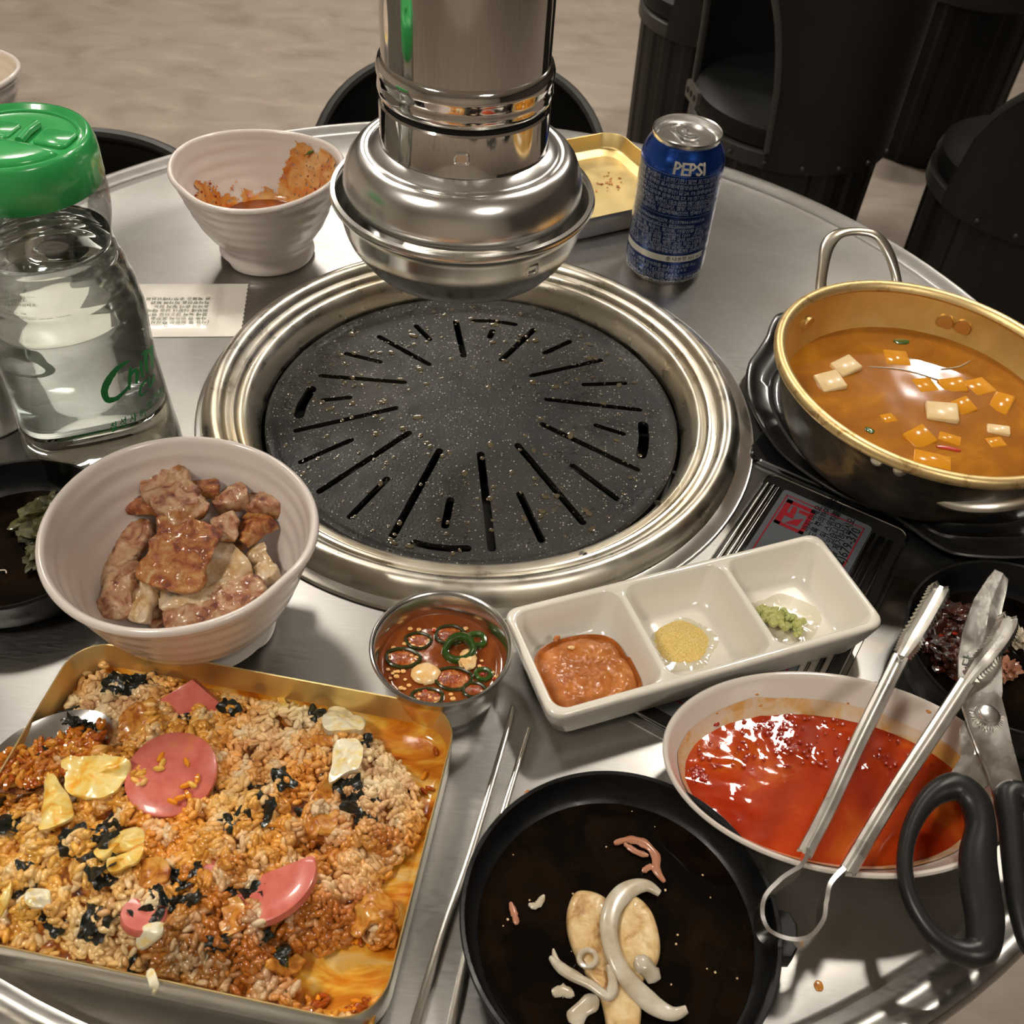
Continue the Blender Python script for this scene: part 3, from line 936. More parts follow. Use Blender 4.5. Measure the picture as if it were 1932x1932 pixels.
SB = (-.221, .744); SBS = 1.0
b1 = make_bowl('white ribbed bowl smeared with orange-red sauce, at the back left of the table', SB, SBS, .6, R_(215))
MB = (-.1695, .354); MBS = 1.045
b2 = make_bowl('white ribbed bowl holding grilled pork pieces, in front of the water jug', MB, MBS, 2.2, R_(320))
NB = (-.525, .862)
b3 = make_bowl('white bowl of leftovers on the neighbouring table at the upper left', NB, 1.0, 1.2, R_(100), .001)
V, F = disc_liquid(lambda a: .050, .048, 48, 10, .004, 90, 5)
o = mesh('brown_leftovers', V, F, M['egg'], None)
o.location = (NB[0], NB[1], T + .001)
tag(o, 'yellowish brown leftovers inside the bowl on the neighbouring table', 'food')
ntw = thing('white_cup', 'white cup standing beside the bowl on the neighbouring table', 'cup', (-.612, .912, .001))
V, F = lathe([(.001, 0), (.030, 0), (.032, .003), (.040, .100), (.0405, .102), (.0385, .102), (.0300, .006), (.001, .006)], 48)
mesh('cup_body', V, F, M['melamine'], ntw)

# smear of sauce on the inside of the back bowl
V, F = [], []
na, nz_ = 220, 90
idx = {}
def inb(a, z):
    k = (bowl_in_r(z) - .0009)
    f = bowl_dfm((0, 0), SBS, .6, R_(215))
    return f((0, 0, 0), a, k, z)
for i in range(na):
    for j in range(nz_):
        a = R_(-60) + i / na * R_(290)
        z = .022 + j / nz_ * .052
        deg = math.degrees(a)
        top = .032
        if deg < 88: top = .031 + .043 * max(0, min(1, (88 - deg) / 16)) * max(0, min(1, (deg + 52) / 26))
        elif deg > 140: top = .034 + .018 * math.exp(-((deg - 172) / 20) ** 2)
        nn = noise.fractal(Vector((a * 5, z * 160, 2.0)), 1.0, 2.0, 4)
        nn2 = noise.fractal(Vector((a * 16, z * 420, 7.0)), 1.0, 2.0, 3)
        if z > top + nn * .011 + nn2 * .004 or (nn2 > .55):
            continue
        q = []
        for di, dj in ((0, 0), (1, 0), (1, 1), (0, 1)):
            key = (i + di, j + dj)
            if key not in idx:
                idx[key] = len(V)
                V.append(inb(R_(-60) + (i + di) / na * R_(290), min(.0738, .022 + (j + dj) / nz_ * .052)))
            q.append(idx[key])
        F.append(tuple(q))
M['smear'] = mat('orange_sauce_smear', (.62, .26, .05), .16, coat=.4, noise_=(55, 6, O3, Z3, .8, [(.34, (.48, .10, .015)), (.46, (.60, .24, .045)), (.62, (.70, .40, .15))]), bump=(160, 4, O3, Z3, .35, .001))
o = mesh('sauce_smear', V, F, M['smear'], None)
o.location = (SB[0], SB[1], T)
tag(o, 'orange-red sauce smeared over the inside of the back left bowl', 'sauce', kind='stuff')
V, F = disc_liquid(lambda a: bowl_in_r(.0262) + .0004, .0262, 72, 10, .0004, 90, 3)
o = mesh('sauce_puddle', V, F, M['sauce_red'], None)
o.location = (SB[0], SB[1], T)
tag(o, 'thin pool of red sauce at the bottom of the smeared bowl', 'sauce')
rnd = random.Random(11)
parts = []
for i in range(46):
    a = R_(rnd.uniform(-28, 60)); z = rnd.uniform(.032, .066)
    if i > 34: a = R_(rnd.uniform(150, 185)); z = rnd.uniform(.030, .048)
    p = inb(a, z); s = rnd.uniform(.0005, .0014)
    parts.append(blob(p, (s, s, s), 1, .3, 2, i))
V, F = join(*parts)
o = mesh('chili_specks', V, F, M['red_bits'], None)
o.location = (SB[0], SB[1], T)
tag(o, 'dark red chili specks stuck in the smeared sauce of the back bowl', 'chili', kind='stuff')
for k, (a, z) in enumerate(((58, .067), (2, .040))):
    p = inb(R_(a), z)
    V, F = slab([(p[0] + SB[0] - .003, p[1] + SB[1], p[2] - .002), (p[0] + SB[0], p[1] + SB[1] - .001, p[2]), (p[0] + SB[0] + .003, p[1] + SB[1], p[2] + .002)], .0022, .0008, seed=k)
    single('green_onion_bit', V, F, M['chili_green'], ('green onion bit high on the wall of the smeared bowl', 'green onion bit low at the right of the smeared bowl')[k], 'green onion')

# ================================================================== GRILLED PORK
C5 = lambda x, y: (x * .3623, 780 + y * .3623)
def cpt(x, y, z):
    return at(*C5(x, y), z)
PORK = [  # label, points (x, y, z), width, thickness, material, tilt
    ('pork piece lying lowest at the back of the bowl', [(900, 560, .030), (1150, 560, .028), (1350, 620, .032)], .034, .006, 'pork', 0),
    ('pork piece at the bottom left of the bowl', [(620, 760, .026), (800, 900, .024), (960, 980, .024)], .036, .006, 'pork', 0),
    ('long browned pork slice leaning on the left wall of the bowl', [(770, 560, .046), (660, 690, .040), (560, 830, .033), (500, 900, .030)], .024, .0065, 'pork', .35),
    ('short pork strip with a browned end at the lower left', [(705, 780, .042), (640, 900, .038), (600, 1010, .034), (590, 1075, .031)], .0155, .009, 'pork', 0),
    ('pale narrow pork strip pointing at the front rim', [(800, 850, .040), (760, 930, .037), (730, 1020, .034), (710, 1090, .030)], .0125, .008, 'pork_fat', 0),
    ('wide pork strip along the front right wall', [(1370, 880, .046), (1230, 960, .040), (1050, 1030, .036), (860, 1085, .033)], .0155, .007, 'pork', -.3),
    ('pale fatty pork slice under the centre piece', [(1260, 730, .046), (1150, 820, .042), (1000, 900, .040), (840, 930, .036)], .024, .0075, 'pork_fat', -.15),
    ('thin translucent pork fat curl at the right', [(1320, 700, .042), (1370, 780, .040), (1400, 870, .040)], .0105, .006, 'pork_fat', .3),
    ('browned pork piece at the right middle', [(1390, 540, .048), (1310, 600, .049), (1240, 660, .046)], .0165, .007, 'pork_crust', .2),
    ('knobbly pork piece reaching toward the right rim', [(1290, 480, .050), (1380, 470, .053), (1480, 480, .054)], .0115, .010, 'pork', 0),
    ('squarish dark pork chunk right of the top piece', [(1120, 470, .054), (1210, 450, .056), (1290, 430, .056)], .0125, .011, 'pork', 0),
    ('small pointed pork flap at the upper left', [(870, 520, .053), (770, 490, .054), (675, 490, .052)], .0110, .007, 'pork_crust', .3),
    ('pork piece with a pale knob, topmost of the pile', [(850, 320, .062), (880, 400, .064), (950, 480, .066), (1010, 560, .062)], .0225, .0085, 'pork', .1),
    ('flat pink-edged pork slice at the back of the pile', [(940, 385, .058), (1040, 390, .060), (1140, 385, .058)], .0105, .006, 'pork_crust', 0),
    ('pork slice with a purple-brown edge right of centre', [(1150, 540, .056), (1180, 600, .054), (1170, 670, .050)], .0120, .007, 'pork', 0),
    ('large golden-crusted pork slice at the centre front', [(1010, 560, .064), (960, 680, .061), (910, 800, .056), (870, 920, .051)], .0300, .0065, 'pork_crust', -.12),
]
for i, (lab, pts, wd, th, mm, tl) in enumerate(PORK):
    V, F = slab([cpt(*p) for p in pts], wd * 1.12, th, .0008, 190, i * 3.3, 14, tl, pile=22)
    single('grilled_pork', V, F, M[mm], lab, 'pork', 'pork pieces in the white bowl', ang=80)

# ================================================================== SMALL STEEL CUP OF CHILI SAUCE
CU = (-.0313, .3248); CH_ = .036
cu = thing('sauce_cup', 'small stainless steel cup of soy sauce with sliced chili', 'cup', (CU[0], CU[1], .0008))
V, F = lathe([(.001, .0005), (.0285, .0002), (.0300, .0015), (.0318, .010), (.0335, .022), (.0355, .0345), (.0372, .0356), (.0378, .0366), (.0370, .0375), (.0356, .0370), (.0345, .0350), (.0322, .020), (.0305, .008), (.0280, .0030), (.001, .0025)], 120)
mesh('cup_body', V, F, M['steel'], cu, ang=60)
V, F = disc_liquid(lambda a: .03255, .0222, 96, 12, .00008, 120, 1, c=CU)
single('chili_sauce', V, F, M['sauce_red'], 'red-brown chili soy sauce filling the small steel cup', 'sauce')
C6 = lambda x, y, z=.0225: at(680 + x * .3106, 980 + y * .3106, z)
for k, (x, y, ra, rb, th, mm, lab) in enumerate([
        (350, 740, .0068, .0052, .0013, 'chili_dark', 'dark chili ring at the upper left of the sauce'),
        (255, 845, .0090, .0060, .0015, 'chili_dark', 'oval chili ring at the left of the sauce'),
        (545, 705, .0082, .0062, .0014, 'chili_dark', 'chili ring at the top of the sauce'),
        (600, 800, .0075, .0066, .0026, 'chili_green', 'bright green chili ring standing up in the sauce'),
        (700, 735, .0050, .0040, .0024, 'chili_green', 'small green chili piece at the upper right of the sauce'),
        (410, 1080, .0080, .0050, .0014, 'chili_dark', 'chili ring at the lower left of the sauce'),
        (560, 970, .0100, .0070, .0013, 'chili_dark', 'large chili ring near the middle of the sauce'),
        (745, 945, .0040, .0034, .0018, 'chili_green', 'tiny green chili slice at the right of the sauce'),
        (690, 1040, .0060, .0045, .0013, 'chili_dark', 'chili ring at the lower right of the sauce')]):
    c = C6(x, y)
    P = []
    for j in range(28):
        a = 2 * pi * j / 28
        P.append((c.x + ra * cos(a) * (1 + .08 * sin(3 * a + k)), c.y + rb * sin(a), c.z + .0004 + (.0022 * sin(a + .5) + .0014 if mm == 'chili_green' and k == 3 else .0003 * sin(2 * a))))
    V, F = sweep(P, circ(th * .75, 8, th * (1.6 if k == 3 else .9)), closed=True)
    ring_o = single('chili_ring', V, F, M[mm], lab, 'chili', 'chili rings in the sauce cup')
    if mm == 'chili_dark':
        V, F = blob((c.x, c.y, c.z + .0001), (ra * .86, rb * .86, .0009), 3, .25, 2.5, k)
        V = [Vector((v[0] - ring_o.location.x, v[1] - ring_o.location.y, v[2] + T - ring_o.location.z)) for v in V]
        mesh('chili_flesh', V, F, M['flesh'], ring_o, ang=60)
c = C6(395, 935, .0235)
V, F = blob(c, (.0078, .0070, .0022), 3, .12, 1.5, 4)
single('garlic_slice', V, F, M['garlic'], 'round pale orange garlic slice floating in the chili sauce', 'garlic')
c = C6(650, 850, .0242)
V, F = blob(c, (.0050, .0065, .0024), 3, .3, 2.2, 9)
single('garlic_chunk', V, F, M['garlic'], 'rough brown garlic chunk inside the green chili ring', 'garlic')
rnd = random.Random(5)
parts, parts2 = [], []
for i in range(85):
    a, rr = rnd.uniform(0, 2 * pi), .0305 * math.sqrt(rnd.uniform(.08, 1))
    if rnd.random() < .6: a = rnd.choice((3.3, 3.9, 4.6, 5.5, 0.1, 2.5)) + rnd.gauss(0, .35)
    s = rnd.uniform(.0010, .0018)
    b_ = blob((CU[0] + rr * cos(a), CU[1] + rr * sin(a), .0229), (s, s * .8, s * .5), 1, .2, 2, i)
    (parts if rnd.random() < .8 else parts2).append(b_)
V, F = join(*parts)
single('chili_seeds', V, F, M['seed'], 'pale chili seeds floating in the small steel cup', 'seeds', kind='stuff')
V, F = join(*parts2)
single('chili_flakes', V, F, M['red_bits'], 'red chili flakes floating in the small steel cup', 'chili', kind='stuff')

# ================================================================== THREE-PART DISH
DA = math.atan2(.0795, .1855)
DC = (.1069, .3636)
DZ = .0022
ds = thing('divided_sauce_dish', 'white three-part sauce dish with paste, yellow powder and wasabi', 'dish', (DC[0], DC[1], DZ), DA)
def divided(w_, h_, H):
    bm = bmesh.new()
    def loop(o, z):
        return [bm.verts.new((x, y, z)) for x, y in o]
    def bridge(a, b, flip=False):
        n = len(a)
        for j in range(n):
            k = (j + 1) % n
            f = (a[j], a[k], b[k], b[j])
            bm.faces.new(f[::-1] if flip else f)
    r0 = loop(rrect(w_ - .018, h_ - .016, .008), 0)
    r00 = loop(rrect(w_ - .014, h_ - .012, .009), .0008)
    r1 = loop(rrect(w_ - .004, h_ - .004, .009), H * .55)
    r2 = loop(rrect(w_ - .0005, h_ - .0005, .0085), H - .004)
    r2b = loop(rrect(w_, h_, .0085), H - .0022)
    r3 = loop(rrect(w_ - .0010, h_ - .0010, .008), H - .0007)
    r4 = loop(rrect(w_ - .0034, h_ - .0034, .007), H)
    bm.faces.new(r0[::-1])
    for a, b in ((r0, r00), (r00, r1), (r1, r2), (r2, r2b), (r2b, r3), (r3, r4)):
        bridge(a, b)
    inner = []
    cw = (w_ - .0085 - .0035 * 2) / 3
    ctr = [-(cw + .0035), 0, cw + .0035]
    ch = h_ - .0085
    for cx in ctr:
        def L_(dw, rad, z, cx=cx):
            return loop([(x + cx, y) for x, y in rrect(cw - dw, ch - dw, rad)], z)
        a = L_(-.0010, .0085, H); b = L_(.0010, .0080, H - .0010); c = L_(.0060, .0080, H * .62); d = L_(.0130, .009, H * .30); e = L_(.0185, .009, .0052); f = L_(.026, .008, .0040)
        for p, q in ((a, b), (b, c), (c, d), (d, e), (e, f)):
            bridge(p, q)
        bm.faces.new(f)
        inner.append(a)
    bm.edges.ensure_lookup_table()
    E = []
    for lp in [r4] + inner:
        for j in range(len(lp)):
            e = bm.edges.get((lp[j], lp[(j + 1) % len(lp)]))
            E.append(e)
    bmesh.ops.triangle_fill(bm, use_beauty=True, use_dissolve=False, edges=E)
    V = [v.co.copy() for v in bm.verts]
    bm.verts.index_update()
    F = [tuple(v.index for v in f.verts) for f in bm.faces]
    bm.free()
    return V, F, ctr, cw, ch
V, F, ctr, cw, chh = divided(.2035, .0745, .0285)
mesh('dish_body', V, F, M['porcelain'], ds, ang=50)
dm = Matrix.Translation((DC[0], DC[1], DZ)) @ Matrix.Rotation(DA, 4, 'Z')
def dish_pt(px, py, z):
    return at(px, py, z)
# soybean paste, filling most of the first well
ce = dm @ Vector((ctr[0], 0, 0))
V, F = [], []
def paste_fill():
    rings = []
    n = 96
    for k in range(24, -1, -1):
        f = k / 24
        ring = []
        for j in range(n):
            a = 2 * pi * j / n
            # superellipse body, cut at the far side
            ca, sa = cos(a), sin(a)
            r_ = 1 / (abs(ca) ** 4 + abs(sa) ** 4) ** .25
            x = ca * r_ * .0268; y = sa * r_ * .0275
            if y > 0: y *= .74 + .14 * cos((x + .004) * 60)
            if x > 0 and y > 0: x *= .93
            x *= f; y = y * f - .0035 * (1 - f) + -.0042
            h = .0045 + .0120 * (1 - f ** 5) ** .6
            if f > .0: h += .0030 * noise.fractal(Vector((x * 120, y * 120, 3)), 1, 2, 4) * (1 - f ** 6)
            edge = .0086 + max(0, math.hypot(x, y) - .018) * .35
            h = max(h, .005)
            if f > .93: h = .0140 - .0022 * ((f - .93) / .07)
            ring.append(dm @ Vector((ctr[0] + x, y, h)))
        rings.append(ring)
    return loft(rings, False, True)
V, F = paste_fill()
single('soybean_paste', V, F, M['paste'], 'lumpy brown soybean paste in the left well of the white dish', 'paste')
for k, (px, py, s) in enumerate(((1078, 1222, .0022), (1050, 1205, .0028), (1132, 1290, .003), (1118, 1242, .002))):
    p = at(px, py, .0172)
    V, F = blob(p, (s, s * .55, s * .5), 2, .3, 2, k, rz=k)
    single('paste_lump', V, F, M['garlic'] if k != 1 else M['paste'], ('pale seed on top of the soybean paste', 'curved lump at the upper left of the paste', 'raised orange lump near the front of the paste', 'small lump right of the pale seed')[k], 'lump')
# yellow powder mound
pc = at(1287, 1206, .009)
V, F = [], []
rings = []
for k in range(22, -1, -1):
    f = k / 22
    ring = []
    for j in range(96):
        a = 2 * pi * j / 96
        r_ = .0153 * (1 + .05 * sin(2 * a + .5) + .03 * sin(5 * a)) * f
        x, y = pc.x + r_ * cos(a), pc.y + r_ * sin(a) * 1.02
        h = .0064 + .0042 * (1 - f ** 2.2) + .0005 * noise.noise(Vector((x * 500, y * 500, 0)))
        ring.append((x, y, h))
    rings.append(ring)
V, F = loft(rings, True, True)
single('yellow_powder', V, F, M['powder'], 'round mound of yellow seasoning powder in the middle well', 'powder', kind='stuff')
# wasabi
parts = []
rnd = random.Random(2)
for k in range(46):
    t = rnd.random()
    px = 1440 + 70 * t + rnd.gauss(0, 9); py = 1150 + 38 * t + rnd.gauss(0, 9 - 3 * t)
    s = rnd.uniform(.0018, .0036) * (1.1 - .35 * t)
    parts.append(blob(at(px, py, .0095 + rnd.uniform(0, .003)), (s, s * .8, s * .75), 2, .55, 2.6, k, rz=rnd.uniform(0, 3)))
V, F = join(*parts)
single('wasabi', V, F, M['wasabi'], 'crumbly lump of pale green wasabi in the right well', 'wasabi')
for k, (px, py, r_) in enumerate(((1290, 1215, .0190), (1480, 1165, .0200))):
    c = at(px, py, .0075)
    V, F = disc_liquid(lambda a: r_ * (1 + .12 * sin(2 * a + k) + .06 * sin(5 * a)), .0066, 64, 8, .0009, 420, k, c=(c.x, c.y), lip=-.0002)
    m_ = M['powder_glaze']
    o = single('oil_pool', V, F, m_, ('thin glossy oil pool around the yellow powder', 'wet glossy pool around the wasabi')[k], 'oil')

# ================================================================== OVAL DISH
OC = (.1705, .2732); OA = -.0218
ov = thing('oval_dish', 'white oval dish with red kimchi juice, under the tongs', 'dish', (OC[0], OC[1], .0), OA)
def oval(prof, n=128):
    return loft([[(a * cos(2 * pi * j / n), b * sin(2 * pi * j / n), z) for j in range(n)] for a, b, z in prof])
OIN = [(.0835, .0528, .0318), (.0805, .0500, .0270), (.0760, .0455, .0190), (.0710, .0400, .0120), (.0640, .0330, .0080), (.050, .022, .0060), (.001, .001, .0055)]
V, F = oval([(.001, .001, .002), (.052, .028, .002), (.055, .0300, 0), (.058, .0325, .0005), (.060, .0345, .004), (.0700, .0420, .0120), (.0790, .0500, .0220), (.0845, .0545, .0300), (.0868, .0562, .0325),
             (.0872, .0565, .0340), (.0862, .0556, .0350), (.0848, .0540, .0342)] + OIN)
mesh('dish_body', V, F, M['porcelain2'], ov, ang=60)
om = Matrix.Translation((OC[0], OC[1], 0)) @ Matrix.Rotation(OA, 4, 'Z')
def oval_ab(z):
    P = OIN[::-1]
    for (a0, b0, z0), (a1, b1, z1) in zip(P, P[1:]):
        if z0 <= z <= z1:
            f = (z - z0) / (z1 - z0)
            return a0 + (a1 - a0) * f, b0 + (b1 - b0) * f
    return P[-1][:2]
# creamy stain climbing the wall
V, F = [], []
n = 160
rings = []
for k in range(9):
    ring = []
    for j in range(n):
        a = 2 * pi * j / n
        top = .0200 + .0016 * noise.fractal(Vector((cos(a) * 3, sin(a) * 3, 1)), 1, 2, 4) + .0025 * max(0, sin(a)) + .002 * max(0, -cos(a))
        z = .0095 + (top - .0095) * k / 8
        A, B = oval_ab(z)
        ring.append(om @ Vector(((A - .0004) * cos(a), (B - .0004) * sin(a), z + .0002)))
    rings.append(ring)
V, F = loft(rings, False, False)
single('sauce_stain', V, F, M['kimchi_film'], 'pale orange tide mark around the inside of the oval dish', 'stain', kind='stuff')
A, B = oval_ab(.0150)
V, F = [], []
rings = []
for k in range(26, 0, -1):
    f = k / 26
    ring = []
    for j in range(n):
        a = 2 * pi * j / n
        sh = 1
        if k == 26: pass
        x, y = (A + .0003) * f * cos(a), (B + .0003) * f * sin(a)
        hz = .0150 + .00006 * noise.noise(Vector((x * 200, y * 200, 4)))
        if y > .004 or x < -.03:
            hz += .0007 * max(0, noise.fractal(Vector((x * 110, y * 110, 8)), 1, 2, 4)) * min(1, max((y - .004) / .012, (-x - .03) / .02))
        ring.append(om @ Vector((x, y, hz)))
    rings.append(ring)
V, F = loft(rings, False, True)
single('kimchi_juice', V, F, M['kimchi_juice'], 'glossy red kimchi juice filling the oval dish', 'juice')
rnd = random.Random(21)
parts = []
for k in range(240):
    px, py = rnd.uniform(1310, 1760), rnd.uniform(1350, 1450)
    if k % 5 == 0: px, py = 1320 + rnd.gauss(0, 9), 1460 + rnd.gauss(0, 8)
    if k % 7 == 0: px, py = 1478 + rnd.gauss(0, 16), 1375 + rnd.gauss(0, 12)
    p = at(px, py, .0160)
    q = om.inverted() @ p
    if (q.x / A) ** 2 + (q.y / B) ** 2 > .93: continue
    s = rnd.uniform(.0004, .0013)
    parts.append(blob(p, (s * 1.2, s, s * .4), 1, .4, 2, k, rz=k))
V, F = join(*parts)
single('chili_flakes', V, F, M['red_bits'], 'dark red chili flakes gathered at the back of the kimchi juice', 'chili', kind='stuff')
for k, (px, py, s) in enumerate(((1350, 1365, .0022), (1434, 1330, .0013), (1428, 1310, .0010), (1753, 1342, .0016), (1600, 1327, .0008), (1352, 1345, .0010), (1288, 1450, .0009), (1302, 1472, .0009))):
    # droplets lie on the inner wall
    best = min((abs((Vector(((om.inverted() @ at(px, py, z)).x / oval_ab(z)[0], (om.inverted() @ at(px, py, z)).y / oval_ab(z)[1])).length) - 1), z) for z in [i * .0005 + .0125 for i in range(38)])
    p = at(px, py, best[1] + .0002)
    V, F = blob(p, (s, s * .8, s * .4), 2, .15, 2, k)
    single('sauce_drop', V, F, M['kimchi'] if k else M['red_bits'], ('thick dark red splash at the left wall of the oval dish', 'round orange drop under the dripped streak in the oval dish', 'elongated orange streak high on the far wall of the oval dish', 'orange drop on the far wall between the tong arms', 'faint tiny drop on the far wall left of the tongs',
              'thin smear just above the thick dark red splash', 'tiny red speck on the left rim side of the oval dish', 'lowest tiny red speck on the left side of the oval dish')[k], 'drop', 'splash drops on the oval dish')

# ================================================================== BLACK PANS
def make_pan(name, label, c, Rr, H, seg=144, group=None, tilt=None, cat='pan'):
    r = thing(name, label, cat, (c[0], c[1], c[2] if len(c) > 2 else 0), 0, group)
    if tilt: r.rotation_euler = tilt
    V, F = lathe([(.001, .0015), (Rr * .72, .0012), (Rr * .80, 0), (Rr * .86, .0012), (Rr * .93, .007), (Rr * .975, H * .6), (Rr * .985, H - .004), (Rr, H - .0025), (Rr * 1.003, H - .0008), (Rr * .995, H),
                  (Rr * .972, H - .0004), (Rr * .962, H - .003), (Rr * .945, H * .45), (Rr * .90, .0095), (Rr * .83, .0058), (Rr * .80, .0050), (Rr * .60, .0044), (.001, .0042)], seg)
    mesh('pan_body', V, F, M['black_iron'], r, ang=50)
    return r
PC = (.0625, .1945); PR = .0715; PH = .026
pan = make_pan('black_pan', 'black round pan with dark sauce, a mushroom slice and onion, at the front', (PC[0], PC[1]), PR, PH)
# lug at the right
c = at(1452, 1780, .018)
lug = [(-.002, -.011), (.006, -.010), (.009, -.004), (.009, .006), (.006, .011), (-.002, .012)]
V, F = prism(lug, -.006, .005, .001)
mm_ = Matrix.Translation((PR * .985, -.002, .018)) @ Matrix.Rotation(R_(-4), 4, 'Z')
mesh('lug', [mm_ @ Vector(v) for v in V], F, M['black_iron'], pan)
V, F = disc_liquid(lambda a: PR * .88, .0083, 120, 16, .00025, 70, 2, c=PC)
single('dark_sauce', V, F, M['broth'], 'nearly black soy sauce covering the bottom of the front pan', 'sauce')
C8 = lambda x, y, z=.0095: at(760 + x * .38302, 1400 + y * .38302, z)
def puffy(outline, z0, th, m=5, amp=.0005, seed=0):
    """rounded cushion over a closed outline"""
    P = smooth_path([(x, y, 0) for x, y, *_ in outline], 4, closed=True)
    cx = sum(p.x for p in P) / len(P); cy = sum(p.y for p in P) / len(P)
    rings = []
    prof = [(1.0, 0), (1.03, .25), (1.02, .6), (.97, .85), (.88, 1.0), (.70, 1.08), (.45, 1.1), (.2, 1.08)]
    for s, h in prof:
        ring = []
        for p in P:
            x, y = cx + (p.x - cx) * s, cy + (p.y - cy) * s
            ring.append((x, y, z0 + th * h + amp * noise.fractal(Vector((x * 220, y * 220, seed)), 1, 2, 3) * (1 if h > .7 else 0)))
        rings.append(ring)
    return loft(rings)
left = [C8(x, y) for x, y in ((862, 745), (822, 800), (808, 890), (826, 990), (868, 1080), (925, 1150), (985, 1150), (1030, 1060), (1040, 940), (1030, 850), (1005, 790), (945, 752))]
right = [C8(x, y) for x, y in ((1110, 772), (1165, 785), (1222, 850), (1255, 950), (1262, 1040), (1240, 1110), (1180, 1165), (1100, 1160), (1050, 1080), (1040, 960), (1062, 850))]
stem = [C8(x, y) for x, y in ((900, 1120), (950, 1210), (985, 1300), (1005, 1410), (1020, 1500), (1150, 1500), (1165, 1400), (1172, 1300), (1170, 1210), (1185, 1150), (1050, 1090))]
mu = thing('mushroom_slice', 'browned king oyster mushroom slice with two lobes, lying in the dark sauce', 'mushroom', tuple(C8(1040, 1000, .0085)))
for nm_, ol, th in (('lobe', left, .0050), ('lobe', right, .0054), ('stem', stem, .0046)):
    V, F = puffy(ol, .0082, th, seed=len(ol))
    mesh(nm_, rel(V, mu), F, M['mushroom'], mu, ang=80)
def onion(pts, w0, th, label, k=6, name='onion_strip', m='onion', g='onion strips in the front pan'):
    P = smooth_path([C8(x, y, z) for x, y, z in pts], k)
    V, F = sweep(P, [(-.5, -.2), (-.45, .3), (-.2, .5), (.2, .5), (.45, .3), (.5, -.2), (.2, 0), (-.2, 0)], scale=lambda i, s: (w0 * min(1, .35 + 3 * min(s, 1 - s)) * (1 + .12 * sin(s * 9)), th))
    return single(name, V, F, M[m], label, 'onion', g, ang=60)
onion([(1265, 745, .011), (1200, 706, .0125), (1120, 722, .014), (1050, 785, .0155), (1018, 870, .0165), (1018, 960, .0168), (1045, 1060, .0165), (1095, 1150, .0155), (1165, 1230, .0140), (1245, 1300, .0125), (1330, 1338, .0125), (1400, 1315, .0145)], .0085, .0024, 'long pale onion strip curving over the mushroom', 7)
onion([(725, 1060, .0100), (765, 1100, .0105), (835, 1150, .012), (925, 1195, .014), (1010, 1250, .0150), (1035, 1190, .0152), (1010, 1100, .0155)], .0045, .0025, 'thin onion strand looped around the mushroom stem', 7)
onion([(740, 1020, .0095), (760, 1075, .0095), (820, 1120, .010), (900, 1165, .0125)], .0022, .0015, 'fine onion thread at the left of the mushroom')
onion([(1140, 1075, .0165), (1190, 1100, .0165), (1225, 1140, .0140), (1250, 1165, .012)], .0075, .005, 'stubby onion end at the right lobe of the mushroom')
onion([(830, 1389, .009), (880, 1320, .0095), (960, 1260, .0100)], .008, .002, 'half-sunken translucent onion piece at the front')
P = [C8(910 + 42 * cos(2 * pi * j / 20), 1065 + 40 * sin(2 * pi * j / 20), .0150 + .0006 * sin(4 * pi * j / 20)) for j in range(20)]
V, F = sweep(P, circ(.0013, 8), closed=True)
single('onion_ring', V, F, M['onion'], 'tiny onion ring on the left lobe of the mushroom', 'onion')
for k, (pts, w0, lab) in enumerate([
        ([(1040, 500, .0095), (1110, 480, .0100), (1190, 500, .0105), (1245, 560, .0105), (1250, 630, .010), (1290, 690, .0095)], .0042, 'reddish curved scrap at the upper right of the pan'),
        ([(1090, 500, .0095), (1150, 540, .0098), (1210, 560, .0100)], .003, 'short reddish strand beside the curved scrap'),
        ([(1180, 640, .0095), (1220, 615, .0100), (1260, 640, .0098)], .003, 'small brown crumb patch under the curved scrap'),
        ([(530, 790, .0095), (550, 850, .0098), (562, 900, .0095)], .0030, 'small pink scrap at the left of the pan'),
        ([(620, 800, .0095), (660, 805, .0100), (695, 755, .0098)], .0032, 'tan crumb scrap at the left of the pan'),
        ([(735, 1240, .0092), (790, 1225, .0095), (840, 1250, .0092)], .0050, 'pale soaked scrap at the lower left of the pan')]):
    P = smooth_path([C8(*p) for p in pts], 6)
    V, F = sweep(P, circ(.5, 8), scale=lambda i, s: (w0 * min(1, .4 + 3 * min(s, 1 - s)) * (1 + .5 * noise.noise(Vector((s * 9, k, 0)))), w0 * .45))
    single('food_scrap', V, F, M['squid'] if k < 4 else M['onion'], lab, 'scrap', 'food scraps in the front pan')
rnd = random.Random(8)
parts = []
for k in range(26):
    a, rr = rnd.uniform(0, 2 * pi), PR * .86 * math.sqrt(rnd.random())
    s = rnd.uniform(.0003, .0007)
    parts.append(blob((PC[0] + rr * cos(a), PC[1] + rr * sin(a), .0087), (s, s, s * .5), 1, .3, 2, k))
V, F = join(*parts)
single('pan_crumbs', V, F, M['crumb'], 'tiny pale crumbs floating in the dark sauce of the front pan', 'crumbs', kind='stuff')

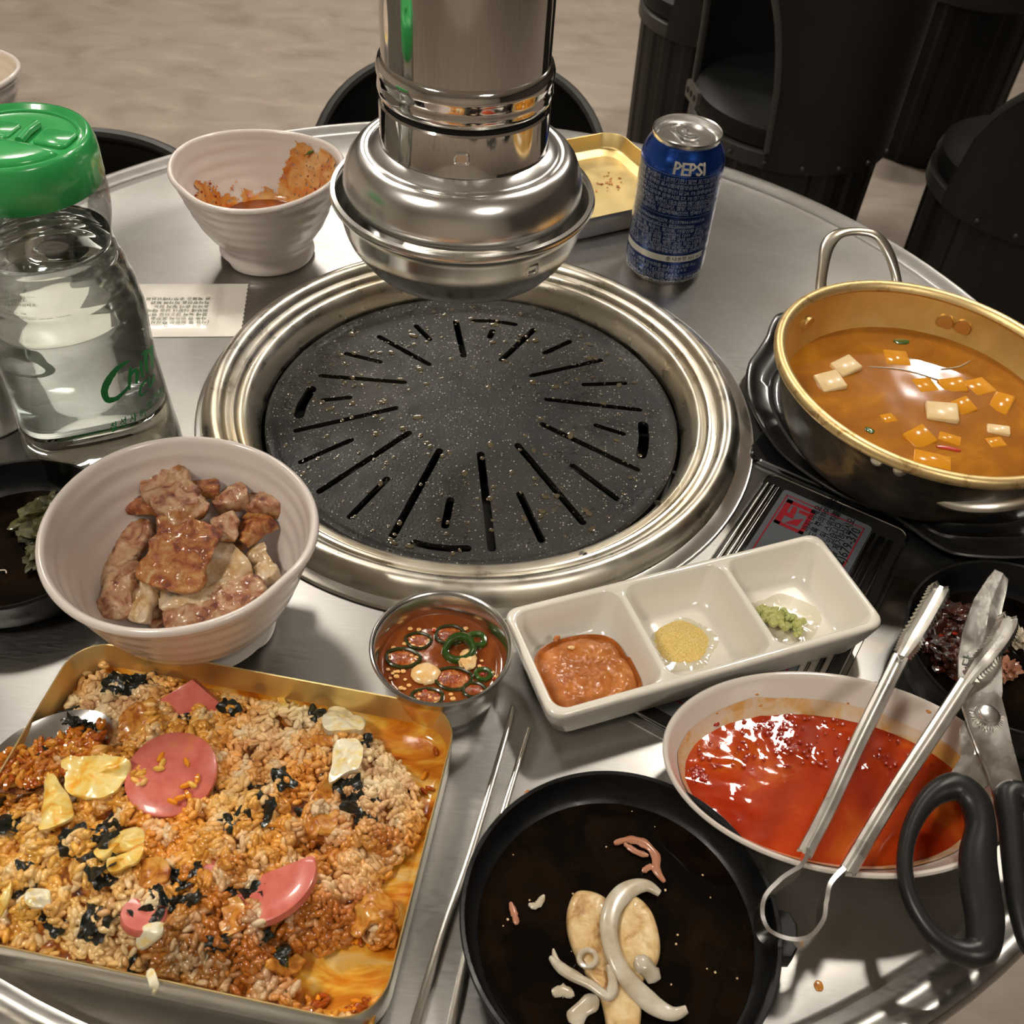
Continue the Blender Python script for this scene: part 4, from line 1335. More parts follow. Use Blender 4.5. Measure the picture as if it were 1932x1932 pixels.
# left pan with leaves
LC = (-.2865, .389)
lp = make_pan('black_pan', 'black round pan with soaked green leaves, at the left edge', (LC[0], LC[1], .0008), .0592, .0285)
V, F = disc_liquid(lambda a: .0515, .0088, 96, 12, .0002, 60, 3, c=LC)
single('dark_sauce', V, F, M['broth'], 'dark sauce pool in the left pan', 'sauce')
for k, (px, py, z, s, lab) in enumerate(((92, 965, .0125, (.018, .009, .006), 'upper fold of soaked green leaf in the left pan'), (80, 1010, .0115, (.009, .011, .0055), 'middle clump of soaked green leaf in the left pan'), (82, 1050, .0105, (.010, .009, .005), 'lower clump of soaked green leaf in the left pan'), (120, 1000, .012, (.014, .014, .006), 'wide clump of soaked green leaf tucked under the bowl'))):
    V, F = blob(at(px, py, z), s, 4, .9, 2.2, k + 3, rz=.9)
    single('soaked_leaf', V, F, M['leaf'], lab, 'leaf', 'soaked leaves in the left pan')
for k, pts in enumerate(([(62, 1040), (56, 1055), (60, 1068), (74, 1078)], [(60, 1000), (66, 996), (72, 985)], [(0, 1076), (10, 1076), (12, 1082)])):
    P = smooth_path([at(x, y, .0105) for x, y in pts], 6)
    V, F = sweep(P, circ(.00045, 6))
    single('oil_thread', V, F, M['onion'], ('curved pale thread at the foot of the lower leaf clump', 'short pale thread beside the middle leaf clump', 'pale thread at the left edge of the photo in the left pan')[k], 'thread', 'threads in the left pan')

# right bowl with dark chili sauce
RC = (.2865, .3600)
rb = make_pan('black_bowl', 'black deep pan with dark red pickled food, under the scissor blades', (RC[0], RC[1], .0008), .0610, .0345, tilt=(0, -.05, 0))
V, F = disc_liquid(lambda a: .0552, .0118, 96, 14, .0005, 80, 6, c=RC)
single('dark_sauce', V, F, M['broth'], 'dark glossy sauce in the black pan at the right edge', 'sauce')
rnd = random.Random(31)
M['pickle'] = mat('dark_red_pickle', (.05, .012, .006), .16, coat=.5, noise_=(60, 5, O3, Z3, 1, [(.35, (.012, .005, .003)), (.55, (.07, .014, .006)), (.7, (.20, .035, .01))]), bump=(160, 5, O3, Z3, 1.0, .002))
for k, (px, py, s, mm, lab) in enumerate(((1800, 1165, .016, 'pickle', 'dark pickled clump at the back left of the right pan'), (1770, 1200, .013, 'pickle', 'dark pickled clump at the left of the right pan'), (1790, 1245, .013, 'pickle', 'dark pickled clump near the front of the right pan'),
                                        (1835, 1215, .015, 'pickle', 'dark pickled clump left of the scissor blades'), (1900, 1265, .008, 'squid', 'reddish brown piece right of the scissor blades'), (1920, 1205, .008, 'onion', 'soaked onion piece at the right edge of the right pan'), (1830, 1280, .010, 'pickle', 'dark pickled clump behind the scissor blades'))):
    V, F = blob(at(px, py, .0125), (s, s * .7, .0042), 4, .8, 2.4, k + 9, rz=k)
    single('pickled_piece', V, F, M[mm], lab, 'pickle', 'pickled food in the right pan')
for k, (px, py) in enumerate(((1782, 1205), (1775, 1200), (1800, 1195))):
    V, F = blob(at(px, py, .0165), (.002, .0012, .001), 2, .4, 2, k)
    single('chili_bit', V, F, M['chili_red'], ('bright red chili bit, middle one on the pickled food', 'leftmost bright red chili bit on the pickled food', 'rightmost bright red chili bit on the pickled food')[k], 'chili', 'red chili bits in the right pan')

# ================================================================== TRAYS
def make_tray(label, c, w_, h_, rz, H, rad, z0=0.0, step=False):
    r = thing('gold_tray', label, 'tray', (c[0], c[1], z0), rz, 'gold metal trays')
    t = .0009
    rings = [[(x, y, 0) for x, y in rrect(w_ - .008, h_ - .008, rad - .002, 8)], [(x, y, .0006) for x, y in rrect(w_ - .004, h_ - .004, rad - .001, 8)],
             [(x, y, .003) for x, y in rrect(w_ - .001, h_ - .001, rad, 8)], [(x, y, H - .0005) for x, y in rrect(w_, h_, rad, 8)], [(x, y, H) for x, y in rrect(w_ - .0006, h_ - .0006, rad, 8)],
             [(x, y, H - .0004) for x, y in rrect(w_ - 2 * t, h_ - 2 * t, rad - t, 8)]]
    if step:
        rings += [[(x, y, .0075) for x, y in rrect(w_ - .0035, h_ - .0035, rad - .002, 8)], [(x, y, .0058) for x, y in rrect(w_ - .006, h_ - .006, rad - .003, 8)],
                  [(x, y, .0054) for x, y in rrect(w_ - .012, h_ - .012, rad - .004, 8)], [(x, y, .0024) for x, y in rrect(w_ - .018, h_ - .018, rad - .005, 8)], [(x, y, .0020) for x, y in rrect(w_ - .022, h_ - .022, rad - .006, 8)]]
    else:
        rings += [[(x, y, .0060) for x, y in rrect(w_ - .0035, h_ - .0035, rad - .002, 8)], [(x, y, .0030) for x, y in rrect(w_ - .007, h_ - .007, rad - .003, 8)], [(x, y, .0018) for x, y in rrect(w_ - .012, h_ - .012, rad - .004, 8)]]
    V, F = loft(rings)
    tb_ = mesh('tray_body', V, F, M['gold'], r, ang=50)
    tb_.data.materials.append(M['gold_out'])
    nn_ = len(rings[0])
    for pl in tb_.data.polygons:
        if min(pl.vertices) < nn_ * 3 and max(pl.vertices) < nn_ * 4: pl.material_index = 1
    return r
TA = R_(-7.0)
tc_ = Vector((-.1300, .2290))
TW, TH, THH = .2060, .1560, .0270
tray = make_tray('gold metal tray full of kimchi fried rice, at the front left of the table', tc_, TW, TH, TA, THH, .020)
tm = Matrix.Translation((tc_.x, tc_.y, 0)) @ Matrix.Rotation(TA, 4, 'Z')
tmi = tm.inverted()
# rear tray
a0, a1 = Vector((.0786, .9758)), Vector((.0981, .9347))
ba = math.atan2(.7997 - .7807, .0799 - .0412)
tb = make_tray('empty gold metal tray behind the hood, left of the blue can', (.0295, .8739), .180, .138, R_(30), .0210, .020, step=True)
V, F = [], []
parts = []
rnd = random.Random(77)
for k in range(26):
    px, py = 1148 + rnd.gauss(0, 11), 345 + rnd.gauss(0, 8)
    s = rnd.uniform(.0005, .0013)
    parts.append(blob(at(px, py, .0026), (s * rnd.uniform(1, 2.4), s, s * .5), 1, .4, 2, k, rz=rnd.uniform(0, 3)))
V, F = join(*parts)
single('brown_crumbs', V, F, M['kimchi'], 'small patch of brown crumbs in the empty gold tray', 'crumbs', kind='stuff')

# sauce film on the rice tray floor, climbing the right wall
rings = []
for w_, h_, rd, z in ((TW - .0026, TH - .0026, .018, .0150), (TW - .0032, TH - .0032, .0175, .0085), (TW - .0046, TH - .0046, .017, .0058), (TW - .0080, TH - .0080, .016, .0036), (TW - .013, TH - .013, .015, .0026)):
    rings.append([tm @ Vector((x, y, z + (.0035 * noise.noise(Vector((x * 60, y * 60, 1))) if z == .0150 else 0))) for x, y in rrect(w_, h_, rd, 24)])
last = rings[-1]
cc = tm @ Vector((0, 0, .0024))
for k in range(10, 0, -1):
    f = k / 11
    rings.append([Vector((cc.x + (v.x - cc.x) * f, cc.y + (v.y - cc.y) * f, .0025 + .0004 * noise.noise(v * 90 * f))) for v in last])
V, F = loft(rings, False, True)
single('orange_sauce_film', V, F, M['film'], 'orange oily sauce film coating the bottom of the rice tray', 'sauce', kind='stuff')

# --------------------------------------------------------------- fried rice
RICE_PX = [(-40, 1450), (30, 1400), (90, 1335), (150, 1280), (215, 1245), (330, 1250), (430, 1258), (520, 1280), (600, 1305), (690, 1348), (735, 1398), (775, 1440), (795, 1490), (800, 1530),
           (780, 1570), (760, 1600), (735, 1625), (715, 1655), (725, 1690), (752, 1730), (745, 1765), (700, 1770), (680, 1745), (640, 1760), (610, 1785), (575, 1765), (545, 1790), (550, 1830), (565, 1860), (555, 1900), (520, 1930),
           (440, 1930), (300, 1880), (150, 1830), (0, 1790), (-60, 1760), (-90, 1600)]
RP = [at(x, y, .018) for x, y in RICE_PX]
RP = [((tmi @ p).x, (tmi @ p).y) for p in RP]
hw_, hh_ = TW / 2 - .004, TH / 2 - .0035
RP = [(max(-hw_, min(hw_, x)), max(-hh_, min(hh_, y))) for x, y in RP]
def inside(x, y):
    """signed distance, > 0 inside the heap outline"""
    c = False
    dm_ = 1e9
    n = len(RP)
    for i in range(n):
        x0, y0 = RP[i - 1]; x1, y1 = RP[i]
        if (y0 > y) != (y1 > y) and x < (x1 - x0) * (y - y0) / (y1 - y0) + x0:
            c = not c
        ex, ey = x1 - x0, y1 - y0
        L2 = ex * ex + ey * ey or 1e-12
        t = max(0, min(1, ((x - x0) * ex + (y - y0) * ey) / L2))
        dm_ = min(dm_, math.hypot(x - x0 - t * ex, y - y0 - t * ey))
    return dm_ if c else -dm_
import numpy as np
GNX, GNY = 210, 160
HG = np.zeros((GNX + 1, GNY + 1))
for i in range(GNX + 1):
    x = -hw_ + 2 * hw_ * i / GNX
    for j in range(GNY + 1):
        y = -hh_ + 2 * hh_ * j / GNY
        d = inside(x, y)
        wall = min(hw_ - abs(x), hh_ - abs(y))
        if d <= 0 and wall > .002:
            HG[i, j] = -.004
            continue
        d = max(d, 0.0)
        f = min(1, max(d, .006 if (y < -hh_ + .012 or x < -hw_ + .012) else 0) / .014) ** .6
        base = .0125 + .0090 * max(0, min(1, (-y + .02) / .07)) + .0035 * (1 if y < 0 else max(0, 1 - y / .05))
        if y < 0 and x > .02: base -= .006 * min(1, (x - .02) / .04)
        nn = noise.fractal(Vector((x * 42, y * 42, 1.5)), 1, 2, 3)
        HG[i, j] = .003 + f * (base + .0050 * nn + .0058 * noise.noise(Vector((x * 95, y * 95, 3))) + .0016 * noise.noise(Vector((x * 210, y * 210, 3))))
def hrice(x, y):
    u = (x + hw_) / (2 * hw_) * GNX; v = (y + hh_) / (2 * hh_) * GNY
    if u < 0 or v < 0 or u >= GNX or v >= GNY: return -.004
    i, j = int(u), int(v); a, b = u - i, v - j
    return (HG[i, j] * (1 - a) * (1 - b) + HG[i + 1, j] * a * (1 - b) + HG[i, j + 1] * (1 - a) * b + HG[i + 1, j + 1] * a * b)
V, F = [], []
ids = {}
for i in range(0, GNX + 1, 2):
    for j in range(0, GNY + 1, 2):
        if HG[i, j] > 0:
            ids[(i, j)] = len(V)
            V.append(tm @ Vector((-hw_ + 2 * hw_ * i / GNX, -hh_ + 2 * hh_ * j / GNY, max(.0022, HG[i, j] - .0006))))
for (i, j) in list(ids):
    q = [(i, j), (i + 2, j), (i + 2, j + 2), (i, j + 2)]
    if all(k in ids for k in q):
        F.append(tuple(ids[k] for k in q))
def rt(px, py, dz=.0):
    """point on the rice surface seen at this pixel"""
    z = .018
    for _ in range(12):
        p = at(px, py, z)
        q = tmi @ p
        z = max(.003, hrice(q.x, q.y)) + dz
    return at(px, py, z)
fr = thing('fried_rice', 'kimchi fried rice heaped in the gold tray', 'rice', tuple(tm @ Vector((0, 0, .0025))), TA)
fr['kind'] = 'stuff'
mesh('rice_bed', rel(V, fr), F, M['rice_bed'], None).parent = None
bed = bpy.context.scene.objects['rice_bed']
bed.parent = fr
bed.data.transform(Matrix.Rotation(-TA, 4, 'Z'))
bed['kind'] = 'stuff'
WHITE, YEL, ORA, RUS, BRO = (.80, .69, .46), (.82, .48, .09), (.80, .28, .015), (.36, .070, .005), (.10, .035, .010)
REG = [  # px, py, radius, colour, weight
    (700, 1480, 60, WHITE, 2.2), (560, 1330, 45, (.72, .66, .40), 2.0), (500, 1400, 50, WHITE, 1.2), (460, 1500, 45, (.78, .62, .24), 1.8), (220, 1300, 60, WHITE, 1.3), (180, 1345, 40, WHITE, 1.6),
    (430, 1440, 45, ORA, 1.4), (530, 1470, 60, ORA, 1.2), (350, 1360, 40, YEL, 1.2), (480, 1600, 70, (.76, .36, .06), 2.0), (310, 1560, 60, ORA, 1.5), (610, 1650, 40, (.74, .30, .05), 1.8), (650, 1670, 30, WHITE, 1.2),
    (100, 1430, 50, RUS, 2.0), (30, 1500, 50, RUS, 1.5), (70, 1580, 50, YEL, 1.2), (150, 1640, 50, YEL, 1.0), (60, 1720, 60, YEL, 1.5), (180, 1770, 60, (.74, .60, .30), 1.8), (240, 1680, 40, YEL, 1.0), (330, 1650, 60, ORA, 1.0),
    (450, 1750, 70, RUS, 2.4), (520, 1830, 60, RUS, 2.4), (420, 1850, 50, BRO, 1.8), (320, 1840, 50, BRO, 2.2), (620, 1560, 40, RUS, 2.0), (700, 1720, 40, RUS, 2.4), (730, 1580, 30, RUS, 1.6), (640, 1730, 40, RUS, 1.8), (380, 1640, 40, YEL, 1.0),
    (540, 1720, 40, RUS, 2.0), (350, 1800, 40, BRO, 1.4), (270, 1510, 40, YEL, 1.0), (590, 1400, 30, (.60, .25, .04), 1.0), (760, 1450, 30, WHITE, 1.4), (640, 1520, 40, ORA, 1.0), (250, 1760, 40, WHITE, 1.2), (700, 1420, 30, WHITE, 1.2)]
RW = []
for px, py, rr, c_, w_ in REG:
    q = tmi @ at(px, py, .018)
    RW.append((q.x, q.y, rr * .00028, c_, w_))
def tint(x, y, rnd):
    tot = .95
    acc = [YEL[k] * .50 + ORA[k] * .45 for k in range(3)]
    for cx, cy, rr, c_, w_ in RW:
        g = w_ * math.exp(-((x - cx) ** 2 + (y - cy) ** 2) / (rr * rr * 1.1))
        if g > .01:
            tot += g
            for k in range(3): acc[k] += c_[k] * g
    c0 = [a / tot for a in acc]
    nn = noise.noise(Vector((x * 110, y * 110, 5)))
    t = nn * 1.25 + rnd.gauss(0, .12)
    tgt = WHITE if t > 0 else RUS
    t = min(.75, abs(t) * (.9 if t > 0 else .7))
    k_ = rnd.uniform(.88, 1.10)
    return [min(.9, (c0[k] * (1 - t) + tgt[k] * t) * k_) for k in range(3)]
rnd = random.Random(99)
def grain_template():
    prof = [(0, -1), (.62, -.78), (.98, -.3), (1.0, .25), (.66, .76), (0, 1)]
    n = 6
    V = [(0, 0, -1)]
    for r_, z in prof[1:-1]:
        for j in range(n):
            a = 2 * pi * j / n
            V.append((r_ * cos(a), r_ * sin(a), z))
    V.append((0, 0, 1))
    F = []
    for j in range(n): F.append((0, 1 + (j + 1) % n, 1 + j))
    for k in range(3):
        for j in range(n):
            a = 1 + k * n + j; b = 1 + k * n + (j + 1) % n
            F.append((a, b, b + n, a + n))
    e = len(V) - 1
    for j in range(n): F.append((e, 1 + 3 * n + j, 1 + 3 * n + (j + 1) % n))
    return np.array(V), F
GV, GF = grain_template()
GVs, Fs, Cs = [], [], []
cnt = 0
tries = 0
clumps = []
while cnt < 9000 and tries < 60000:
    tries += 1
    x, y = rnd.uniform(-hw_ + .001, hw_ - .001), rnd.uniform(-hh_ + .001, hh_ - .001)
    h = hrice(x, y)
    if h < .0035:
        continue
    e = .0015
    gx, gy = (hrice(x + e, y) - hrice(x - e, y)) / (2 * e), (hrice(x, y + e) - hrice(x, y - e)) / (2 * e)
    gx, gy = max(-1.5, min(1.5, gx)), max(-1.5, min(1.5, gy))
    nrm = Vector((-gx, -gy, 1)).normalized()
    lift = rnd.uniform(-.0022, .0012)
    nn = noise.noise(Vector((x * 75, y * 75, 9)))
    if nn > .05: lift += rnd.uniform(0, .0060) * min(1, nn * 2.4)
    if noise.noise(Vector((x * 95, y * 95, 3))) < -.12 and rnd.random() < .62: continue
    d = Vector((rnd.gauss(0, 1), rnd.gauss(0, 1), rnd.gauss(0, .45))).normalized()
    d = (d - nrm * d.dot(nrm) * .6).normalized()
    s = Vector((0, 0, 1)).cross(d)
    if s.length < .1: s = Vector((1, 0, 0)).cross(d)
    s.normalize(); u = d.cross(s)
    L_ = rnd.uniform(.0028, .0037); r_ = rnd.uniform(.00140, .00178)
    p = Vector((x, y, h + lift))
    A = np.array([[s.x * r_, u.x * r_, d.x * L_], [s.y * r_, u.y * r_, d.y * L_], [s.z * r_, u.z * r_, d.z * L_]])
    P = GV @ A.T
    bend = rnd.uniform(-.25, .25)
    P += np.outer((GV[:, 2] ** 2) * bend * r_, np.array([u.x, u.y, u.z])) + np.array([p.x, p.y, p.z])
    if P[:, 2].min() < .0024: P[:, 2] += .0024 - P[:, 2].min()
    P[:, 0] = np.clip(P[:, 0], -hw_ + .0002, hw_ - .0002); P[:, 1] = np.clip(P[:, 1], -hh_ + .0002, hh_ - .0002)
    k = len(GV) * cnt
    GVs.append(P); Fs += [tuple(i + k for i in f) for f in GF]
    c_ = tint(x, y, rnd)
    Cs += [c_] * len(GV)
    cnt += 1
AV = np.concatenate(GVs) - np.array([0, 0, .0025])
me = bpy.data.meshes.new('rice_grains')
me.from_pydata(AV.tolist(), [], Fs)
me.polygons.foreach_set('use_smooth', [True] * len(me.polygons))
me.materials.append(M['rice'])
ca = me.color_attributes.new('tint', 'FLOAT_COLOR', 'POINT')
ca.data.foreach_set('color', np.concatenate([np.array(Cs), np.ones((len(Cs), 1))], 1).ravel().astype(np.float32))
o = bpy.data.objects.new('rice_grains', me)
COL.objects.link(o); o.parent = fr; o['kind'] = 'stuff'

def flake(px, py, s, k):
    p = rt(px, py, .0022)
    bm_n = 9
    V, F = [], []
    th = rnd.uniform(0, pi); el = rnd.uniform(.5, 1.0)
    tx, ty = rnd.uniform(-.7, .7), rnd.uniform(-.7, .7)
    for lay in (0, 1):
        for i in range(bm_n):
            for j in range(bm_n):
                u, v = i / (bm_n - 1) * 2 - 1, j / (bm_n - 1) * 2 - 1
                r0 = 1 + .45 * noise.noise(Vector((u * 1.6, v * 1.6, k * 2.3)))
                x, y = u * s * r0, v * s * el * r0
                z = .35 * s * noise.noise(Vector((u * 1.5, v * 1.5, k * 1.7 + 5))) * 2 + tx * x * .4 + ty * y * .4 + lay * .0004
                V.append((p.x + x * cos(th) - y * sin(th), p.y + x * sin(th) + y * cos(th), p.z + z))
    n2 = bm_n * bm_n
    for lay in (0, 1):
        for i in range(bm_n - 1):
            for j in range(bm_n - 1):
                a = lay * n2 + i * bm_n + j
                F.append((a, a + 1, a + bm_n + 1, a + bm_n))
    per = [i for i in range(bm_n)] + [i * bm_n + bm_n - 1 for i in range(1, bm_n)] + [(bm_n - 1) * bm_n + i for i in range(bm_n - 2, -1, -1)] + [i * bm_n for i in range(bm_n - 2, 0, -1)]
    for a, b in zip(per, per[1:] + per[:1]):
        F.append((a, b, b + n2, a + n2))
    return V, F
SW = [(215, 1290, 10), (235, 1282, 11), (255, 1293, 12), (275, 1285, 10), (295, 1278, 9), (240, 1305, 9), (415, 1292, 12), (440, 1302, 13), (465, 1312, 11), (425, 1312, 9), (432, 1335, 9), (490, 1322, 11), (512, 1328, 10), (530, 1322, 8), (395, 1282, 8),
      (590, 1352, 10), (655, 1345, 8), (695, 1372, 11), (710, 1385, 9), (685, 1398, 8), (105, 1358, 14), (130, 1362, 13), (150, 1372, 10), (75, 1372, 10), (30, 1400, 12), (8, 1425, 12), (12, 1460, 12), (95, 1422, 8), (490, 1475, 10), (535, 1472, 11), (447, 1555, 12), (420, 1562, 9),
      (492, 1525, 12), (652, 1470, 10), (668, 1495, 12), (680, 1520, 13), (700, 1528, 12), (662, 1512, 9), (690, 1545, 8), (205, 1445, 7), (215, 1478, 10), (230, 1490, 9), (195, 1580, 9), (215, 1560, 9), (140, 1588, 11), (175, 1592, 9), (182, 1622, 13), (195, 1655, 8), (52, 1655, 10), (52, 1675, 9),
      (20, 1552, 10), (325, 1650, 9), (340, 1672, 10), (300, 1690, 9), (365, 1640, 7), (330, 1700, 8), (170, 1735, 12), (185, 1750, 10), (270, 1735, 9), (290, 1730, 9), (85, 1720, 8), (470, 1688, 10), (490, 1695, 12), (505, 1700, 9), (435, 1685, 6), (410, 1782, 9), (275, 1850, 10), (300, 1840, 9), (340, 1860, 9),
      (310, 1870, 9), (250, 1820, 7), (500, 1770, 8), (520, 1800, 9), (470, 1880, 9), (430, 1900, 8), (570, 1535, 6), (600, 1345, 8), (365, 1695, 8), (105, 1745, 7), (352, 1350, 7)]
for k, (px, py, s) in enumerate(SW):
    q_ = tmi @ rt(px, py)
    if hrice(q_.x, q_.y) < .003 or abs(q_.y) > hh_ - .002 or abs(q_.x) > hw_ - .002: continue
    V, F = flake(px, py, s * .00056, k)
    LM = [((245, 1288), 'in the back left corner of the tray'), ((440, 1305), 'by the back wall right of the tilted sausage slice'), ((515, 1325), 'by the back wall near the thin yellow strip'), ((600, 1350), 'left of the lumpy white egg piece'), ((700, 1385), 'right of the lumpy white egg piece'),
          ((110, 1365), 'beside the head of the spoon'), ((20, 1430), 'at the left edge below the spoon'), ((212, 1470), 'between the folded egg and the large sausage slice'), ((515, 1475), 'halfway between the large sausage slice and the white egg'), ((435, 1558), 'on the open rice right below the large sausage slice'),
          ((492, 1525), 'standing alone in the middle of the rice'), ((672, 1510), 'in the cluster under the white egg piece'), ((205, 1570), 'just above the bright yellow egg piece'), ((160, 1590), 'left of the bright yellow egg piece'), ((190, 1635), 'below the bright yellow egg piece'), ((52, 1665), 'near the pale egg lump at the lower left'),
          ((330, 1665), 'left of the half buried sausage slice'), ((178, 1743), 'in the cluster near the front left rim'), ((280, 1733), 'on or beside the small sausage end'), ((85, 1735), 'near the front rim at the far left'), ((488, 1692), 'lying over the half buried sausage slice'), ((415, 1780), 'in the brown rice below the half buried sausage'),
          ((300, 1850), 'along the front rim left of the middle'), ((510, 1785), 'beside the bare sauce at the front'), ((450, 1890), 'in the front right heap by the rim'), ((360, 1350), 'on the tilted sausage slice at the back')]
    wh = min(LM, key=lambda q: (q[0][0] - px) ** 2 + (q[0][1] - py) ** 2)[1]
    single('seaweed_flake', V, F, M['seaweed'], 'black seaweed flake ' + wh, 'seaweed', 'black seaweed flakes on the fried rice')

def disc_piece(px, py, dz, r_, th, tx, ty, nm, mm, lab, cat, grp=None, cutf=None):
    p = rt(px, py, dz)
    q = Matrix.Translation(p) @ Matrix.Rotation(tx, 4, 'X') @ Matrix.Rotation(ty, 4, 'Y')
    V, F = lathe([(.0001, -th), (r_ * .93, -th), (r_, -th * .7), (r_, -th * .1), (r_ * .96, .0), (r_ * .6, .0002), (.0001, .0003)], 48)
    V = [Vector(v) for v in V]
    if cutf: V = [cutf(v) for v in V]
    V = [q @ v for v in V]
    return single(nm, V, F, M[mm], lab, cat, grp)
SG = 'sausage slices in the fried rice'
disc_piece(322, 1458, .0120, .0215, .006, R_(6), R_(0), 'sausage_slice', 'sausage', 'large round pink sausage slice lying face up on the rice', 'sausage', SG)
disc_piece(358, 1330, .0030, .0165, .006, R_(42), R_(5), 'sausage_slice', 'sausage', 'pink sausage slice tilted up at the back of the rice', 'sausage', SG, cutf=lambda v: Vector((max(-.0145, min(.0150, v.x)), min(v.y, .013 - abs(v.x) * .75), v.z)))
disc_piece(500, 1655, .0030, .0230, .006, R_(-12), R_(-14), 'sausage_slice', 'sausage', 'pink sausage slice half buried right of the centre', 'sausage', SG, cutf=lambda v: Vector((v.x, min(v.y, .002 + v.x * .4), v.z)))
disc_piece(272, 1722, .0024, .0095, .005, R_(-20), R_(10), 'sausage_slice', 'sausage', 'small pink sausage end showing near the front rim', 'sausage', SG)
disc_piece(398, 1655, -.0005, .010, .005, R_(-10), R_(0), 'sausage_slice', 'sausage', 'pink sausage edge left of the half buried slice', 'sausage', SG)
def food(pts, width, th, nm, mm, lab, cat, grp, tilt=0, amp=.0006, freq=150, seed=0):
    V, F = slab([rt(*p) for p in pts], width, th, amp, freq, seed, 6, tilt, pile=14)
    return single(nm, V, F, M[mm], lab, cat, grp, ang=80)
EG = 'egg pieces in the fried rice'
def sheet(poly, dz, th, lab, mm='egg', seed=0, fold=None, amp=.0022):
    """folded sheet over a pixel polygon, rippled and of even thickness"""
    C0 = [rt(x, y, dz) for x, y in poly]
    c = sum(C0, Vector()) / len(C0)
    rings_t, rings_b = [], []
    P = smooth_path([(p.x, p.y, p.z) for p in C0], 5, closed=True)
    for lay, rr in ((th, rings_t), (0, rings_b)):
        for k in range(9):
            f = 1 - k / 9
            ring = []
            for p in P:
                e = 1 + (.10 * noise.noise(Vector((p.x * 160, p.y * 160, seed))) if k == 0 else 0)
                x, y = c.x + (p.x - c.x) * f * e, c.y + (p.y - c.y) * f * e
                z = c.z + (p.z - c.z) * f + amp * noise.fractal(Vector((x * 95, y * 95, seed)), 1, 2, 3) + lay + .0012 * (1 - f * f)
                ring.append((x, y, z))
            rr.append(ring)
    V, F = loft(rings_b[::-1] + rings_t)
    return single('egg_piece', V, F, M[mm], lab, 'egg', EG, ang=60)
sheet([(122, 1438), (170, 1426), (215, 1430), (250, 1442), (243, 1470), (215, 1500), (170, 1510), (135, 1500), (120, 1470)], .0050, .0018, 'large folded yellow-white egg piece at the left', 'egg', 1)
sheet([(86, 1470), (100, 1462), (115, 1482), (130, 1500), (140, 1530), (130, 1552), (95, 1566), (74, 1568), (82, 1530)], .0060, .0018, 'pointed egg flap below the large folded piece', 'egg', 2)
sheet([(180, 1610), (205, 1590), (240, 1568), (262, 1562), (277, 1585), (255, 1602), (225, 1612), (195, 1622)], .0060, .0018, 'bright yellow egg piece left of the centre', 'egg', 3)
sheet([(203, 1625), (235, 1612), (262, 1595), (272, 1605), (262, 1630), (235, 1640), (208, 1650)], .0050, .0018, 'second yellow egg piece just below the bright one', 'egg', 4)
sheet([(640, 1402), (672, 1396), (685, 1420), (678, 1448), (655, 1458), (622, 1480), (626, 1450), (630, 1420)], .0062, .0020, 'white egg piece near the right side of the rice', 'egg_white', 5)
sheet([(612, 1360), (625, 1345), (650, 1342), (668, 1358), (690, 1372), (680, 1388), (640, 1388), (613, 1382)], .0040, .0045, 'lumpy white egg piece at the back right', 'egg_white', 6, amp=.0030)
sheet([(0, 1700), (15, 1675), (23, 1668), (18, 1700), (4, 1735), (-4, 1730)], .0045, .0014, 'thin egg sliver at the left edge', 'egg', 7)
sheet([(50, 1700), (62, 1682), (92, 1680), (96, 1700), (90, 1712), (60, 1715)], .0040, .0026, 'pale egg lump at the lower left', 'egg_white', 8, amp=.0028)
sheet([(262, 1770), (285, 1745), (305, 1742), (308, 1762), (280, 1790), (262, 1795)], .0045, .0022, 'pale egg lump close to the front rim', 'egg_white', 9, amp=.0028)
KG = 'kimchi pieces in the fried rice'
food([(595, 1540, .002), (610, 1500, .006), (635, 1470, .003)], .0100, .0020, 'kimchi_piece', 'kimchi', 'upright orange kimchi leaf right of the centre', 'kimchi', KG, .5, .0010, 120, 11)
food([(575, 1560, .002), (600, 1545, .004), (635, 1555, .002)], .0140, .0030, 'kimchi_piece', 'kimchi', 'brown kimchi fold at the foot of the upright leaf', 'kimchi', KG, -.2, .0012, 120, 12)
food([(585, 1395, .002), (620, 1398, .005), (665, 1385, .003)], .0060, .0026, 'kimchi_piece', 'kimchi', 'yellow-orange kimchi strip under the lumpy egg', 'kimchi', KG, 0, .0006, 120, 13)
food([(225, 1370, .002), (265, 1350, .004), (300, 1335, .002)], .0120, .0024, 'kimchi_piece', 'kimchi', 'translucent kimchi leaf behind the large sausage slice', 'kimchi', KG, .3, .0010, 120, 14)
food([(230, 1400, .002), (240, 1380, .004), (255, 1365, .003)], .0090, .0020, 'kimchi_piece', 'kimchi', 'small kimchi leaf left of the large sausage slice', 'kimchi', KG, .2, .0010, 120, 15)
food([(0, 1500, .003), (15, 1490, .005), (30, 1502, .003)], .0080, .0030, 'kimchi_piece', 'kimchi', 'orange kimchi chunk at the left edge', 'kimchi', KG, 0, .0010, 120, 16)
food([(430, 1700, .003), (445, 1735, .004), (420, 1760, .003)], .0090, .0026, 'kimchi_piece', 'kimchi', 'reddish kimchi piece below the half buried sausage', 'kimchi', KG, 0, .0010, 120, 17)
food([(265, 1655, .002), (295, 1645, .004), (300, 1670, .002)], .0120, .0022, 'kimchi_piece', 'kimchi', 'amber kimchi leaf below the yellow egg pieces', 'kimchi', KG, .2, .0010, 120, 18)
food([(528, 1790, .003), (535, 1820, .004), (545, 1840, .002)], .0060, .0030, 'kimchi_piece', 'chili_dark', 'olive green pickle piece at the edge of the bare sauce', 'kimchi', KG, 0, .0008, 120, 19)
